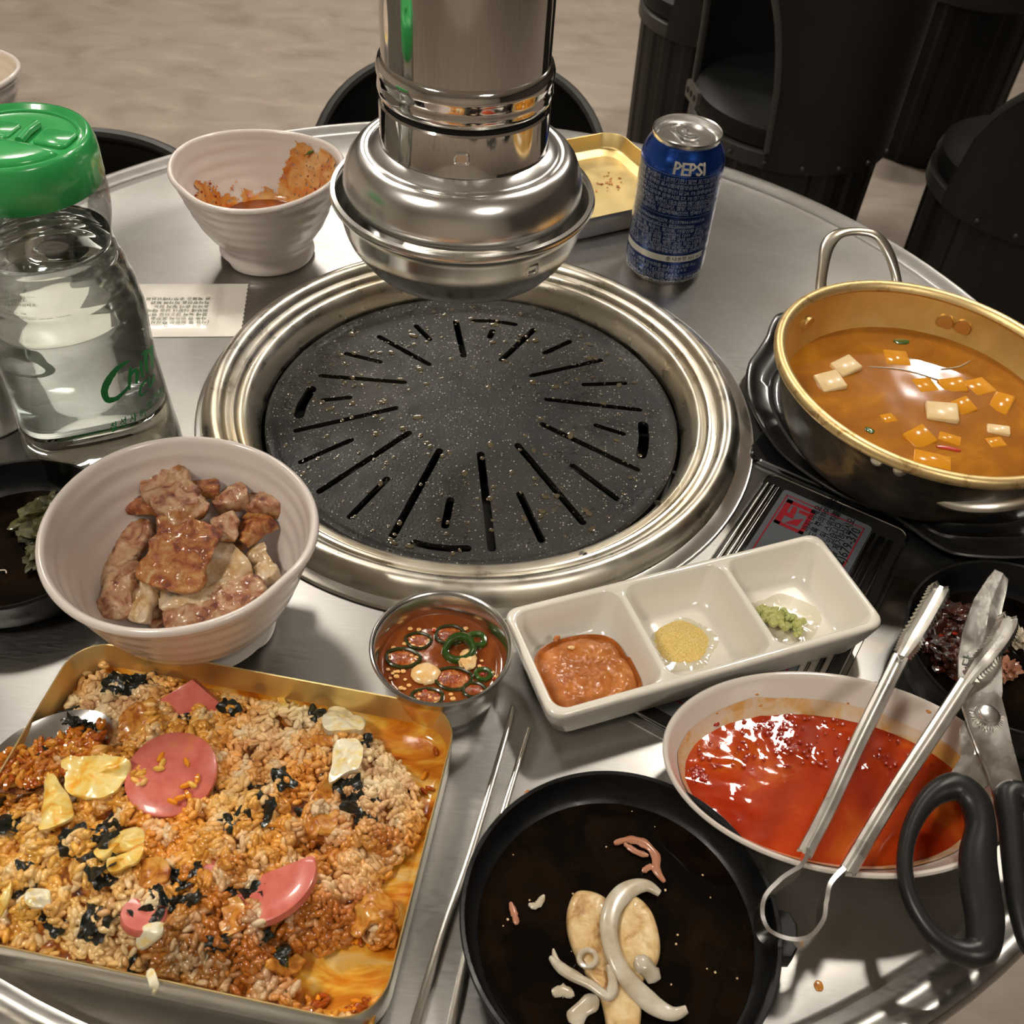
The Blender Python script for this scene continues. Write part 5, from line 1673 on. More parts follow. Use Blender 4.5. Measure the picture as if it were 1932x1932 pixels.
food([(500, 1815, .003), (545, 1825, .0045), (570, 1812, .003)], .0060, .0030, 'kimchi_piece', 'kimchi', 'red-orange kimchi strip at the edge of the bare sauce', 'kimchi', KG, 0, .0008, 120, 20)
food([(665, 1750, .003), (700, 1720, .0055), (745, 1740, .003)], .0140, .0040, 'kimchi_piece', 'kimchi', 'saucy kimchi clump reaching over the bare sauce', 'kimchi', KG, 0, .0014, 120, 21)
food([(540, 1335, .003), (530, 1318, .005), (545, 1305, .004)], .0035, .0010, 'kimchi_piece', 'egg', 'thin yellow strip at the back of the rice', 'kimchi', KG, 0, .0004, 120, 22)

# spoon
sp = thing('spoon', 'steel spoon head half buried in the rice at the left', 'spoon', tuple(rt(100, 1405, .002)), 0)
P = []
def spoon_ring(s, dz, inner):
    ring = []
    cxp, cyp = at(95, 1416, .024), None
    for j in range(48):
        a = 2 * pi * j / 48
        x, y = .0300 * cos(a) * s, .0195 * sin(a) * s
        th_ = R_(40)
        ring.append((cxp.x + x * cos(th_) - y * sin(th_), cxp.y + x * sin(th_) + y * cos(th_), .024 + dz - .007 * (1 - s * s) + .05 * (x * cos(th_) - y * sin(th_)) * -1))
    return ring
rings = [spoon_ring(s, -.0008, 0) for s in (.02, .3, .6, .85, .97, 1.0)] + [spoon_ring(s, .0002, 0) for s in (1.005, .985, .95, .85, .6, .3, .02)]
V, F = loft(rings)
mesh('spoon_bowl', rel(V, sp), F, M['steel'], sp, ang=60)
c0 = Vector(at(95, 1416, .024))
P = smooth_path([c0 + Vector((-.0225, -.0190, .0015)), c0 + Vector((-.036, -.031, .004)), c0 + Vector((-.06, -.05, .010)), c0 + Vector((-.10, -.083, .018))], 6)
V, F = sweep(P, [(-.5, -.5), (.5, -.5), (.5, .5), (-.5, .5)], scale=lambda i, s: (.006 + .006 * s ** 2, .0016))
mesh('spoon_handle', rel(V, sp), F, M['steel'], sp)
# rice held in the spoon
GVs, Fs, Cs, cnt = [], [], [], 0
for i in range(260):
    a, rr = rnd.uniform(0, 2 * pi), math.sqrt(rnd.random()) * .92
    x, y = .0285 * cos(a) * rr, .018 * sin(a) * rr
    th_ = R_(40)
    X, Y = c0.x + x * cos(th_) - y * sin(th_), c0.y + x * sin(th_) + y * cos(th_)
    if (Y - c0.y) - (X - c0.x) * .6 > .010: continue
    d = Vector((rnd.gauss(0, 1), rnd.gauss(0, 1), rnd.gauss(0, .4))).normalized()
    s = Vector((0, 0, 1)).cross(d).normalized(); u = d.cross(s)
    L_, r_ = .0033, .0016
    A_ = np.array([[s.x * r_, u.x * r_, d.x * L_], [s.y * r_, u.y * r_, d.y * L_], [s.z * r_, u.z * r_, d.z * L_]])
    Pp = GV @ A_.T + np.array([X, Y, .024 - .006 * (1 - rr * rr) + rnd.uniform(.001, .0035)])
    k = len(GV) * cnt
    GVs.append(Pp); Fs += [tuple(q + k for q in f) for f in GF]
    c_ = [RUS, (.55, .17, .012), (.62, .26, .03), (.45, .13, .012)][rnd.randrange(4)]
    Cs += [c_] * len(GV); cnt += 1
AV = np.concatenate(GVs)
single('rice_on_spoon', AV.tolist(), Fs, M['rice'], 'saucy red-brown rice held in the spoon', 'rice', kind='stuff', cols=Cs)
parts = []
for i in range(16):
    V, F = flake(60 + 8 * i, 1366 + 10 * abs(i - 8) * .3, .0028, 200 + i)
    V = [(v[0], v[1], v[2] + .006) for v in V]
    parts.append((V, F))
V, F = join(*parts)
single('seaweed_clump', V, F, M['seaweed'], 'wet black seaweed clump draped over the spoon', 'seaweed', kind='stuff')
# stray grains on the sauce film
GVs, Fs, Cs, cnt = [], [], [], 0
for i in range(60):
    px, py = rnd.choice([(600 + rnd.gauss(0, 20), 1890 + rnd.gauss(0, 8)), (670 + rnd.gauss(0, 14), 1900 + rnd.gauss(0, 6)), (815 + rnd.gauss(0, 6), 1440 + rnd.gauss(0, 60)), (800, 1560 + rnd.gauss(0, 60)), (700 + rnd.gauss(0, 20), 1770 + rnd.gauss(0, 8))])
    p = at(px, py, .0042)
    q = tmi @ p
    if abs(q.x) > hw_ - .003 or abs(q.y) > hh_ - .003: continue
    a = rnd.uniform(0, pi)
    d = Vector((cos(a), sin(a), 0)); s = Vector((-sin(a), cos(a), 0)); u = Vector((0, 0, 1))
    L_, r_ = .0029, .0013
    A_ = np.array([[s.x * r_, u.x * r_, d.x * L_], [s.y * r_, u.y * r_, d.y * L_], [s.z * r_, u.z * r_, d.z * L_]])
    GVs.append(GV @ A_.T + np.array(p)); k = len(GV) * cnt
    Fs += [tuple(q_ + k for q_ in f) for f in GF]; Cs += [ORA if rnd.random() < .5 else RUS] * len(GV); cnt += 1
sz_ = rt(322, 1458, .0120).z + .0012
for px, py in ((303, 1428), (306, 1440), (352, 1438), (362, 1480), (350, 1482), (372, 1470), (300, 1450), (340, 1505), (325, 1512), (355, 1500)):
    p = at(px, py, sz_)
    a = rnd.uniform(0, pi)
    d = Vector((cos(a), sin(a), 0)); s = Vector((-sin(a), cos(a), 0)); u = Vector((0, 0, 1))
    L_, r_ = .0031, .0014
    A_ = np.array([[s.x * r_, u.x * r_, d.x * L_], [s.y * r_, u.y * r_, d.y * L_], [s.z * r_, u.z * r_, d.z * L_]])
    GVs.append(GV @ A_.T + np.array(p)); k = len(GV) * cnt
    Fs += [tuple(q_ + k for q_ in f) for f in GF]; Cs += [ORA if rnd.random() < .5 else YEL] * len(GV); cnt += 1
AV = np.concatenate(GVs)
single('stray_rice', AV.tolist(), Fs, M['rice'], 'loose sauce-coated grains on the bare tray floor and on the large sausage slice', 'rice', kind='stuff', cols=Cs)
V, F = slab([at(283, 1835, .029), at(290, 1850, .0310), at(293, 1862, .029), at(290, 1872, .0225)], .0036, .0022, .0003, 120, 4)
single('stray_rice_strand', V, F, M['egg_white'], 'pale strand with dark seaweed hanging over the front rim of the tray', 'rice')

# ================================================================== COLA CAN
CC = (.1115, .7690); CR = .0330
can = thing('soda_can', 'blue soda can with silver top standing at the far right of the table', 'can', (CC[0], CC[1], 0))
part_lathe('can_body', [(.0252, .0008), (.0262, .0), (.0275, .0012), (.0300, .0055), (.0322, .0090), (.0329, .0115), (.0330, .0140), (.0330, .0990)], M['can_navy'], can, CC, 96, close=False, cap0=True)
part_lathe('silver_foot', [(.0256, .0003), (.0264, -.0002), (.0278, .0010), (.0304, .0054), (.0318, .0074), (.0315, .0076), (.0300, .0058)], M['alu'], can, CC, 96)
part_lathe('can_shoulder', [(.03302, .0975), (.0331, .1010), (.0326, .1045), (.0312, .1085), (.0290, .1130), (.0268, .1165), (.0262, .1180), (.0262, .1195)], M['can_blue'], can, CC, 96, close=False)
part_lathe('can_lid', [(.0262, .1180), (.0266, .1192), (.0272, .1205), (.0273, .1222), (.0266, .1230), (.0258, .1224), (.0252, .1195), (.0246, .1165), (.0236, .1158), (.0228, .1172), (.0222, .1178), (.0001, .1180)], M['alu'], can, CC, 96, close=False)
q0 = Matrix.Translation((CC[0], CC[1], 0)) @ Matrix.Rotation(R_(-68), 4, 'Z')
tab_o = rrect(.024, .0145, .0066, 8)
rings = [[(x, y, .1190) for x, y in tab_o], [(x * .97, y * .95, .1200) for x, y in tab_o]]
bm = bmesh.new()
o_lo = [bm.verts.new((x, y, .1192)) for x, y in tab_o]
o_hi = [bm.verts.new((x * .96, y * .94, .1206)) for x, y in tab_o]
hole = [(.0048 + .0042 * cos(a), .0046 * sin(a)) for a in [2 * pi * j / 24 for j in range(24)]]
h_hi = [bm.verts.new((x, y, .1203)) for x, y in hole]
h_lo = [bm.verts.new((x, y, .1192)) for x, y in hole]
def br_(a, b):
    for j in range(len(a)):
        bm.faces.new((a[j], a[(j + 1) % len(a)], b[(j + 1) % len(b)], b[j]))
br_(o_lo, o_hi); br_(h_hi, h_lo)
E_ = [bm.edges.get((l[j], l[(j + 1) % len(l)])) for l in (o_hi, h_hi) for j in range(len(l))]
bmesh.ops.triangle_fill(bm, use_beauty=True, edges=E_)
bm.verts.index_update()
V = [q0 @ v.co for v in bm.verts]; F = [tuple(v.index for v in f.verts) for f in bm.faces]; bm.free()
mesh('pull_tab', rel(V, can), F, M['alu'], can)
V, F = lathe([(.0001, .1215), (.0026, .1213), (.0032, .1203), (.0032, .1185)], 20, (-.0045, 0))
mesh('tab_rivet', rel([q0 @ Vector(v) for v in V], can), F, M['alu'], can)
P = [q0 @ Vector((-.0095 + .0098 * cos(a), .0088 * sin(a), .11815)) for a in [2 * pi * j / 40 for j in range(40)]]
V, F = sweep(P, circ(.0004, 6), closed=True)
mesh('mouth_score', rel(V, can), F, M['alu'], can)
# direction of the camera as seen from the can
CAM_A = math.atan2(0 - CC[1], 0 - CC[0])
def can_text(body, size, x0, z, m, name='print', rad=None, offset=0, spacing=1, align='LEFT', cone=False):
    V, F = text_geo(body, size, align, 0, offset, spacing, res=1)
    if cone: V, F = densify(V, F)
    out = []
    for v in V:
        s = x0 + v.x
        zz = z + v.y
        if cone:
            pr = [(.09, .0331), (.1010, .0331), (.1045, .0326), (.1085, .0312), (.1130, .0290), (.1165, .0268), (.13, .02)]
            r_ = next(a1 + (b1 - a1) * (zz - a0) / (b0 - a0) for (a0, a1), (b0, b1) in zip(pr, pr[1:]) if a0 <= zz <= b0)
            r_ += .00012
        else:
            r_ = CR
        r_ += .00012
        a = CAM_A + s / CR
        out.append((r_ * cos(a), r_ * sin(a), zz))
    return out, F
geo = [can_text('PEPSI', .0130, -.0065 + dx_, .1013 + dz_, None, offset=0, spacing=.92, cone=True) for dx_, dz_ in ((0, 0), (.0004, 0), (.0008, 0), (0, .0003), (.0008, .0003))]
V, F = join(*geo)
mesh('brand_print', V, F, M['can_white'], can, smooth=False)
LN = [(675, '제품명  펩시콜라   | 소비기한 | 밑면 표기일까지'), (735, '제조원 및 판매원 표시/롯데칠성음료(주) F1:경기도 광주시'), (790, '경상남도 양산시 북정공단1길 28, F3:광주광역시 북구 '), (843, '대전광역시 대덕구 문평서로 57, F5:경기도 안성시 미양'),
      (893, '17, F7:충청북도 충주시 대소원면 메가폴리스로 5 음료'), (945, '원재료명 정제수, 기타과당, 설탕, 이산화탄소, 혼합제제A'), (993, '알룰로스(콜라향), 혼합제제B(인산, 정제수, 카페인)'),
      (1085, '번호 F1:19780368002279, F2:19780614001114'), (1133, '0002, F4:19930242053 23, F5:200003800'), (1180, '우유, 대두, 밀, 복숭아, 토마토, 아황산류 혼입 가능'), (1225, '· 부정·불량식품 신고는 국번없이 1399 · 소비자'),
      (1270, '보관 · 직사광선을 피해 서늘한 곳에 보관하시고 개봉'), (1313, '드십시오 · 용기의 변형, 팽창, 손상 또는 내용물'), (1355, '우려가 있으므로 직사광선이 비치는 차내 등 고온'), (1395, '두지 마십시오 · 교환:롯데칠성음료(주) 소비자상담실'),
      (1560, '영양정보  나트륨 탄수화물 40 g 12 % | 당류 38 g'), (1605, '지방 0 g 트랜스지방 0 g | 포화지방 0 g 0 %'), (1648, '콜레스테롤 0 mg 0 % | 단백질 0 g 0 %'), (1690, '1일 영양성분 기준치에 대한 비율(%)은 2,000 kcal 기준이므로'), (1725, 'PEPSI-COLA and the Pepsi Globe are registered trade')]
geo = []
for cy, body in LN:
    z = .007 + (1745 - cy) / 1105 * .093 - .0018
    geo.append(can_text(body, .0040 if cy < 1500 or cy > 1650 else .0038, -.041, z, None, offset=.00005, spacing=.92))
def band(s0, s1, z0, z1, r_=CR + .00009, n=40):
    V = []
    for k in range(n + 1):
        a = CAM_A + (s0 + (s1 - s0) * k / n) / CR
        V += [(r_ * cos(a), r_ * sin(a), z0), (r_ * cos(a), r_ * sin(a), z1)]
    F = [(2 * k, 2 * k + 2, 2 * k + 3, 2 * k + 1) for k in range(n)]
    return V, F
for cy in (640, 705, 920, 1040, 1150, 1665):
    z = .007 + (1745 - cy) / 1105 * .093
    geo.append(band(-.045, .036, z - .00012, z + .00012))
V, F = join(*geo)
mesh('small_print', V, F, M['can_text'], can, smooth=False)
V, F = join(band(-.045, .036, .0262, .0318))
mesh('white_band', V, F, M['can_white'], can, smooth=False)
V, F = can_text('총 내용량 355 ml (160 kcal)', .0044, .001, .0275, None, offset=.00005)
V = [(v[0] * 1.004, v[1] * 1.004, v[2]) for v in V]
mesh('band_print', V, F, M['ink_black'], can, smooth=False)

# ================================================================== WATER JUG
BC = Vector((-.2715, .4915))
jug = thing('water_jug', 'clear plastic water jug with a green lid at the left of the table', 'jug', (BC.x, BC.y, 0))
JPROF = [(.0, .0490), (.004, .0497), (.012, .0492), (.0171, .0486), (.0398, .0472), (.0654, .0456), (.0894, .0453), (.1060, .0455), (.1130, .0450), (.1155, .0443), (.1180, .0444), (.1252, .0434), (.1300, .0424), (.1325, .0412), (.1350, .0412), (.1410, .0400),
         (.1440, .0388), (.1465, .0379), (.1490, .0378), (.1530, .0372), (.1555, .0366), (.1580, .0370), (.1619, .0374), (.1660, .0384), (.1720, .0396), (.1777, .0402), (.1850, .0405), (.1902, .0402), (.1935, .0392), (.1960, .0375), (.2000, .0365)]
def jr(z):
    for (z0, r0), (z1, r1) in zip(JPROF, JPROF[1:]):
        if z0 <= z <= z1:
            return r0 + (r1 - r0) * (z - z0) / (z1 - z0)
    return JPROF[-1][1]
def jsq(a, z):
    """slightly square lower body"""
    k = max(0, min(1, (.105 - z) / .03))
    b = a - R_(20)
    s = 1 / (abs(cos(b)) ** 3.0 + abs(sin(b)) ** 3.0) ** (1 / 3.0)
    return 1 + (s - 1.06) * .42 * k
def jug_ring(z, d=0.0, n=120):
    return [((jr(z) + d) * jsq(2 * pi * j / n, z) * cos(2 * pi * j / n), (jr(z) + d) * jsq(2 * pi * j / n, z) * sin(2 * pi * j / n), z) for j in range(n)]
def jug_body(d, ztop, zbot):
    zs = sorted(set([zbot] + [z for z, r in JPROF if zbot < z < ztop] + [ztop] + [.025 + .01 * k for k in range(8)]))
    return [jug_ring(z, d) for z in zs if zbot <= z <= ztop]
base = [[(x * k, y * k, z) for x, y, _ in jug_ring(.004)] for k, z in ((.05, .0085), (.35, .0075), (.70, .004), (.86, .0004), (.94, .0))]
rings = base + jug_body(0, .20, .0035)
V, F = loft(rings, True, False)
mesh('jug_wall', V, F, M['clear'], jug, ang=60)
wb = [[(x * k, y * k, z) for x, y, _ in jug_ring(.004)] for k, z in ((.02, .0105), (.15, .0105), (.3, .0098), (.65, .0066), (.84, .0032), (.92, .0028))]
rings = wb + jug_body(-.0012, .1590, .0055) + [[(x * k, y * k, .1590) for x, y, _ in jug_ring(.159)] for k in (.93, .6, .2)]
V, F = loft(rings)
mesh('water', V, F, M['water'], jug, ang=40)
# lid
def lid_dfm(v, a, r, z):
    k = 1
    if z < .2135 and r > .039:
        k = 1 + .004 * (1 if int(a * 40) % 2 else 0) * (1 if (1.2 < (a - R_(-90)) % pi < 2.1) else .0)
    return (v[0] * k, v[1] * k, v[2])
V, F = lathe([(.0375, .1945), (.0396, .1930), (.0404, .1938), (.0404, .2060), (.0400, .2120), (.0388, .2160), (.0376, .2180), (.0365, .2183), (.0355, .2176), (.0345, .2160), (.0330, .2150), (.0250, .2152), (.0120, .2156), (.0001, .2158)], 180, dfm=lid_dfm)
mesh('lid', V, F, M['lid_green'], jug, ang=50)
lt = jug
q1 = Matrix.Rotation(R_(-8), 4, 'Z')
# raised dome half and the hinge bar of the pouring flap
rings = []
for k, z in ((1.0, .2150), (.985, .2172), (.93, .2186), (.80, .2195), (.5, .2200), (.1, .2202)):
    ring = []
    for x, y in [(.0325 * cos(t), .0325 * sin(t)) for t in [R_(198 + 144 * j / 30) for j in range(31)]] + [(.030 - .060 * j / 12, -.0085 + .003 * sin(pi * j / 12)) for j in range(1, 12)]:
        cx, cy = 0, -.018
        ring.append(q1 @ Vector((cx + (x - cx) * k, cy + (y - cy) * k, z)))
    rings.append(ring)
V, F = loft(rings)
mesh('lid_dome', V, F, M['lid_green'], jug, ang=50)
for cx, wd in ((-.0120, .020), (.0205, .018)):
    V, F = prism([(cx + x, .006 + y) for x, y in rrect(wd, .0165, .003, 5)], .2145, .2172, .0008)
    mesh('lid_block', [q1 @ Vector(v) for v in V], F, M['lid_green'], jug, ang=60)
V, F = sweep([q1 @ Vector((.0065, -.004, .2172)), q1 @ Vector((.0060, .005, .2180)), q1 @ Vector((.0055, .0155, .2172))], circ(.0024, 12))
mesh('lid_hinge', V, F, M['lid_green'], jug)
V, F = sweep([q1 @ Vector((.033 * cos(R_(t)), .033 * sin(R_(t)), .2152)) for t in range(0, 360, 6)], circ(.0012, 8), closed=True)
mesh('lid_bead', V, F, M['lid_green'], jug)

def on_jug(px, py, d=.0003, far=False):
    """point of the jug wall met by the ray through this pixel"""
    o_ = Vector((0, 0, CH))
    dr = (FW + RT * ((px - 966) / FOC) - UP * ((py - 966) / FOC)).normalized()
    ts = [.40 + .0008 * k for k in range(420)]
    if far: ts = ts[::-1]
    for t in ts:
        p = o_ + dr * t
        if 0 <= p.z <= .2:
            rr = math.hypot(p.x - BC.x, p.y - BC.y)
            a = math.atan2(p.y - BC.y, p.x - BC.x)
            R0 = (jr(p.z) + d) * jsq(a, p.z)
            if rr <= R0 + .0006:
                return Vector((BC.x + R0 * cos(a), BC.y + R0 * sin(a), p.z))
    return None
def print_on(fn, outline_tri, m, parent, name):
    V, F = outline_tri
    W = [fn(v) for v in V]
    ok = [w_ is not None for w_ in W]
    idm, VV = {}, []
    for i, w_ in enumerate(W):
        if ok[i]: idm[i] = len(VV); VV.append(w_)
    FF = [tuple(idm[i] for i in f) for f in F if all(ok[i] for i in f)]
    return mesh(name, rel(VV, parent), FF, m, parent, smooth=False)
def stroke(pts, widths, k=8):
    P = smooth_path([(x, y, 0) for x, y in pts], k)
    n = len(P)
    V, F = [], []
    for i, p in enumerate(P):
        t = (P[min(i + 1, n - 1)] - P[max(i - 1, 0)]).normalized()
        s = i / (n - 1) * (len(widths) - 1)
        a = int(min(s, len(widths) - 2)); wv = widths[a] + (widths[a + 1] - widths[a]) * (s - a)
        nn = Vector((-t.y, t.x, 0)) * wv / 2
        V += [p + nn, p - nn]
    F = [(2 * i, 2 * i + 1, 2 * i + 3, 2 * i + 2) for i in range(n - 1)]
    return V, F
def D5(x, y): return (x * .18634, 540 + y * .18634)
st = []
st.append(stroke([D5(*q) for q in ((1310, 755), (1200, 830), (1110, 940), (1060, 1060), (1090, 1150), (1180, 1140), (1270, 1060), (1330, 960))], [4, 9, 13, 14, 12, 9, 5, 2]))
st.append(stroke([D5(*q) for q in ((1325, 820), (1320, 930), (1310, 1050))], [6, 7, 5]))
st.append(stroke([D5(*q) for q in ((1320, 920), (1370, 850), (1395, 880), (1385, 990))], [3, 6, 7, 5]))
st.append(stroke([D5(*q) for q in ((1430, 760), (1440, 850), (1450, 930))], [5, 6, 3]))
st.append(stroke([D5(*q) for q in ((1480, 650), (1485, 790), (1500, 880))], [6, 7, 4]))
st.append(stroke([D5(*q) for q in ((1545, 600), (1545, 740), (1550, 830))], [6, 7, 4]))
st.append(stroke([D5(*q) for q in ((1430, 700), (1500, 660), (1560, 680))], [2, 8, 6]))
st.append(stroke([D5(*q) for q in ((1490, 950), (1445, 1000), (1420, 1070), (1440, 1110), (1490, 1060))], [3, 4, 4, 4, 2]))
st.append(stroke([D5(*q) for q in ((1520, 920), (1520, 1020), (1545, 980), (1565, 900), (1570, 970))], [3, 3, 3, 3, 2]))
V, F = join(*st)
print_on(lambda v: on_jug(v.x, v.y), (V, F), M['print_green'], jug, 'script_print')
def text_px(body, size_px, org, dx, dy, **k):
    V, F = text_geo(body, 1.0, **k)
    dx, dy = Vector(dx), Vector(dy)
    return [Vector((org[0] + (v.x * dx.x + v.y * dy.x) * size_px, org[1] + (v.x * dx.y + v.y * dy.y) * size_px, 0)) for v in V], F
V, F = text_px('칠 성 사 이', 17, D5(1120, 1480), (.90, -.42), (-.12, -1.05), offset=.02)
V2, F2 = text_px('다 가능 ', 17, D5(1500, 1265), (.62, -.70), (-.10, -1.05), offset=.02)
V, F = join((V, F), (V2, F2))
print_on(lambda v: on_jug(v.x, v.y), (V, F), M['print_green'], jug, 'small_print')
st = [stroke([D5(*q) for q in ((60, 400), (240, 370), (400, 440), (520, 460), (620, 560), (600, 650), (420, 700), (200, 705), (0, 700))], [2, 5, 5, 6, 7, 8, 6, 3, 1])]
V, F = join(*st)
print_on(lambda v: on_jug(v.x, v.y, far=True), (V, F), M['print_pale'], jug, 'far_side_print')

# steel cup at the left edge
sc2 = thing('steel_cup', 'stainless steel cup half hidden behind the water jug at the left edge', 'cup', (-.364, .518, 0))
V, F = lathe([(.001, .001), (.031, .0), (.0325, .0015), (.0335, .004), (.0355, .062), (.0362, .0635), (.0355, .0645), (.0345, .0635), (.0322, .005), (.030, .0022), (.001, .002)], 96)
mesh('cup_body', V, F, M['steel_soft'], sc2, ang=50)

# ================================================================== WIPE PACKET
A_, B_, C__, D_ = at(470, 537), at(455, 636), at(300, 637), at(275, 545)
ex = ((C__ - B_).normalized()); ey = ((A_ - B_)); Hh = ey.length; ey.normalize()
def packet():
    V, F = [], []
    nx, ny = 60, 26
    Wd = .150
    for lay in (1, 0):
        for i in range(nx + 1):
            for j in range(ny + 1):
                u, v = i / nx, j / ny
                x = u * Wd; y = v * Hh
                zig = .0009 * (1 if j % 2 else 0) if i == 0 else 0
                x += zig
                puff = max(0, min(1, (x - .018) / .006)) * (1 - abs(2 * v - 1) ** 4) * min(1, (Wd - x) / .02)
                h = .0005 + .0044 * puff * lay + .0005 * noise.noise(Vector((x * 90, y * 90, lay))) * puff
                if lay == 0: h = .0002
                p = B_ + ex * x + ey * y
                V.append((p.x, p.y, h + (.0003 if lay else 0)))
    n2 = (nx + 1) * (ny + 1)
    for i in range(nx):
        for j in range(ny):
            a = i * (ny + 1) + j
            F.append((a, a + 1, a + ny + 2, a + ny + 1))
            F.append((n2 + a, n2 + a + ny + 1, n2 + a + ny + 2, n2 + a + 1))
    per = [i * (ny + 1) for i in range(nx + 1)] + [nx * (ny + 1) + j for j in range(1, ny + 1)] + [i * (ny + 1) + ny for i in range(nx - 1, -1, -1)] + [j for j in range(ny - 1, 0, -1)]
    for a, b in zip(per, per[1:] + per[:1]):
        F.append((a, b, b + n2, a + n2))
    return V, F
pk = thing('wet_wipe_packet', 'white sealed wet wipe packet with upside-down small print, behind the water jug', 'packet', tuple(B_))
V, F = packet()
mesh('packet_film', rel(V, pk), F, M['paper'], pk, ang=60)
geo = []
for k, body in enumerate(('[사용 및 보관상 주의사항]', '· 사용 전 반드시 포장을 확인하시고 개봉 후에는 바로 사용', '· 물에 녹지 않으므로 변기에 버리지 마십시오.', '· 피부에 이상이 있을 때에는 사용을 중지하십시오.', '· 유아의 손이 닿지 않는', '· 직사광선을 피하여 보관', '· 본 제품은 공정거래위원회 고시에 의거 교환')):
    V, F = text_geo(body, .0048, offset=.00004, res=1)
    for v in V:
        pass
    org = B_ + ex * .024 + ey * (.013 + .0052 * k)
    W = [Vector((org.x, org.y, .0056)) + ex * v.x * .95 - ey * v.y * .9 for v in V]
    geo.append(([(p.x, p.y, .0058) for p in W], F))
V, F = join(*geo)
mesh('small_print', rel(V, pk), F, M['ink'], pk, smooth=False)

# ================================================================== BUILT-IN STOVE
UV = Vector((-.4848, -.8746, 0)); VV_ = Vector((.8746, -.4848, 0))
SA = Vector((.1725, .5185, 0))
def S(v, u, z=0.0):
    p = SA + VV_ * v + UV * u
    return Vector((p.x, p.y, z))
pn = thing('stove_insert_panel', 'flat stainless steel panel let into the table around the small stove', 'panel', tuple(Vector((.2, .45, 0))))
ol = [(.0104, .3452), (.1860, .2510), (.3850, .5950), (.1000, .6790)]
V, F = prism(ol, .00005, .0007, .0003)
# keep the panel clear of the grill ring
def clear(v):
    p = Vector((v[0] - GX, v[1] - GY))
    return v
bm = bmesh.new()
NP = 60
pts = []
for j in range(NP + 1):
    a = R_(-62) + R_(62 + 28) * j / NP
    pts.append((GX + .1925 * cos(a), GY + .1925 * sin(a)))
ol2 = [(.0900, .3025), (.1860, .2510), (.3850, .5950), (.1450, .6650)] + [p for p in pts[::-1]]
ol2 = [(.0450, .3268), (.0900, .3025), (.1860, .2510), (.3850, .5950), (.1450, .6650)] + [p for p in pts[::-1] if p[0] > .06]
V, F = prism(ol2, .00005, .0007)
mesh('panel_sheet', rel(V, pn), F, M['table'], pn, smooth=False)
stv = thing('tabletop_gas_stove', 'black built-in gas stove with a silver-grey warning label and steel rails', 'stove', tuple(S(.047, .10)))
def srect(v0, v1, u0, u1, rad, n=6):
    cx, cy = (v0 + v1) / 2, (u0 + u1) / 2
    return [(cx + x, cy + y) for x, y in rrect(v1 - v0, u1 - u0, rad, n)]
def sprism(name, ol, z0, z1, m, bev=0.0, parent=stv):
    V, F = prism(ol, z0, z1, bev)
    V = [S(v[0], v[1], v[2]) for v in V]
    return mesh(name, rel(V, parent), F, m, parent, ang=30)
sprism('stove_body', srect(-.020, .215, -.19, -.004, .012), .0007, .006, M['black_glass'], .001)
sprism('cover_frame', srect(0, .0985, 0, .224, .008), .0007, .0028, M['black_enamel'], .0006)
P = [S(*p, .0030) for p in srect(.0003, .0982, .0003, .2237, .008)]
V, F = sweep(P, circ(.0007, 6), closed=True)
mesh('edge_trim', rel(V, stv), F, M['rim'], stv)
for k, (v, wd) in enumerate(((.0045, .0022), (.0085, .0018), (.0120, .0014), (.0790, .0022), (.0840, .0026), (.0900, .0022))):
    V, F = sweep([S(v, .012 + (.004 if k > 2 else 0), .0032), S(v, .12, .0032), S(v, .216, .0032)], circ(wd, 10, .0016))
    mesh('steel_rail', rel(V, stv), F, M['rim'], stv)
lab = sprism('warning_label', srect(.0150, .0765, .010, .215, .003), .0028, .0034, M['label'], .0002)
LZ = .00355
def lrect(v0, v1, u0, u1, t):
    V, F = [], []
    for a, b, c, d in ((v0, v1, u0, u0 + t), (v0, v1, u1 - t, u1), (v0, v0 + t, u0, u1), (v1 - t, v1, u0, u1)):
        k = len(V)
        V += [S(a, c, LZ), S(b, c, LZ), S(b, d, LZ), S(a, d, LZ)]
        F.append((k, k + 1, k + 2, k + 3))
    return V, F
V, F = lrect(.0185, .0725, .0145, .205, .0009)
o = mesh('red_border', rel(V, stv), F, M['label_red'], lab, smooth=False); 
def lbl(body, size, v0, u0, m, name, off=.0):
    V, F = text_geo(body, size, offset=off, res=2)
    W = [S(v0 + 0, u0, LZ + .0001) - UV * v.x + (-VV_) * v.y for v in V]
    return W, F
geo = []
for body, size, v0, u0 in (('까지 마세요.', .0056, .0425, .0395), ('않도록 주의하여 주십시오.', .0056, .0480, .0480), ('사용한 뒤 스위치를 끈 상태', .0058, .0545, .0560), ('커질 수 있습니다.', .0058, .0595, .0600), ('꽃등을 제거하십시오.', .0060, .0648, .0620),
                            ('(032)679-370', .0088, .0712, .0660)):
    geo.append(lbl(body, size, v0, u0, None, '', .0001))
V, F = join(*geo)
mesh('label_text', rel(V, stv), F, M['ink_black'], lab, smooth=False)
geo = []
for body, size, v0, u0 in (('바로 사용을 중지', .0056, .0380, .185), ('주위의 원인', .0056, .0440, .186), ('비를 비치', .0056, .0510, .186), ('카주십시', .0062, .0590, .186), ('로스터', .0105, .0700, .186)):
    geo.append(lbl(body, size, v0, u0, None, '', .0001))
V, F = join(*geo)
mesh('label_text', rel(V, stv), F, M['ink_black'], lab, smooth=False)
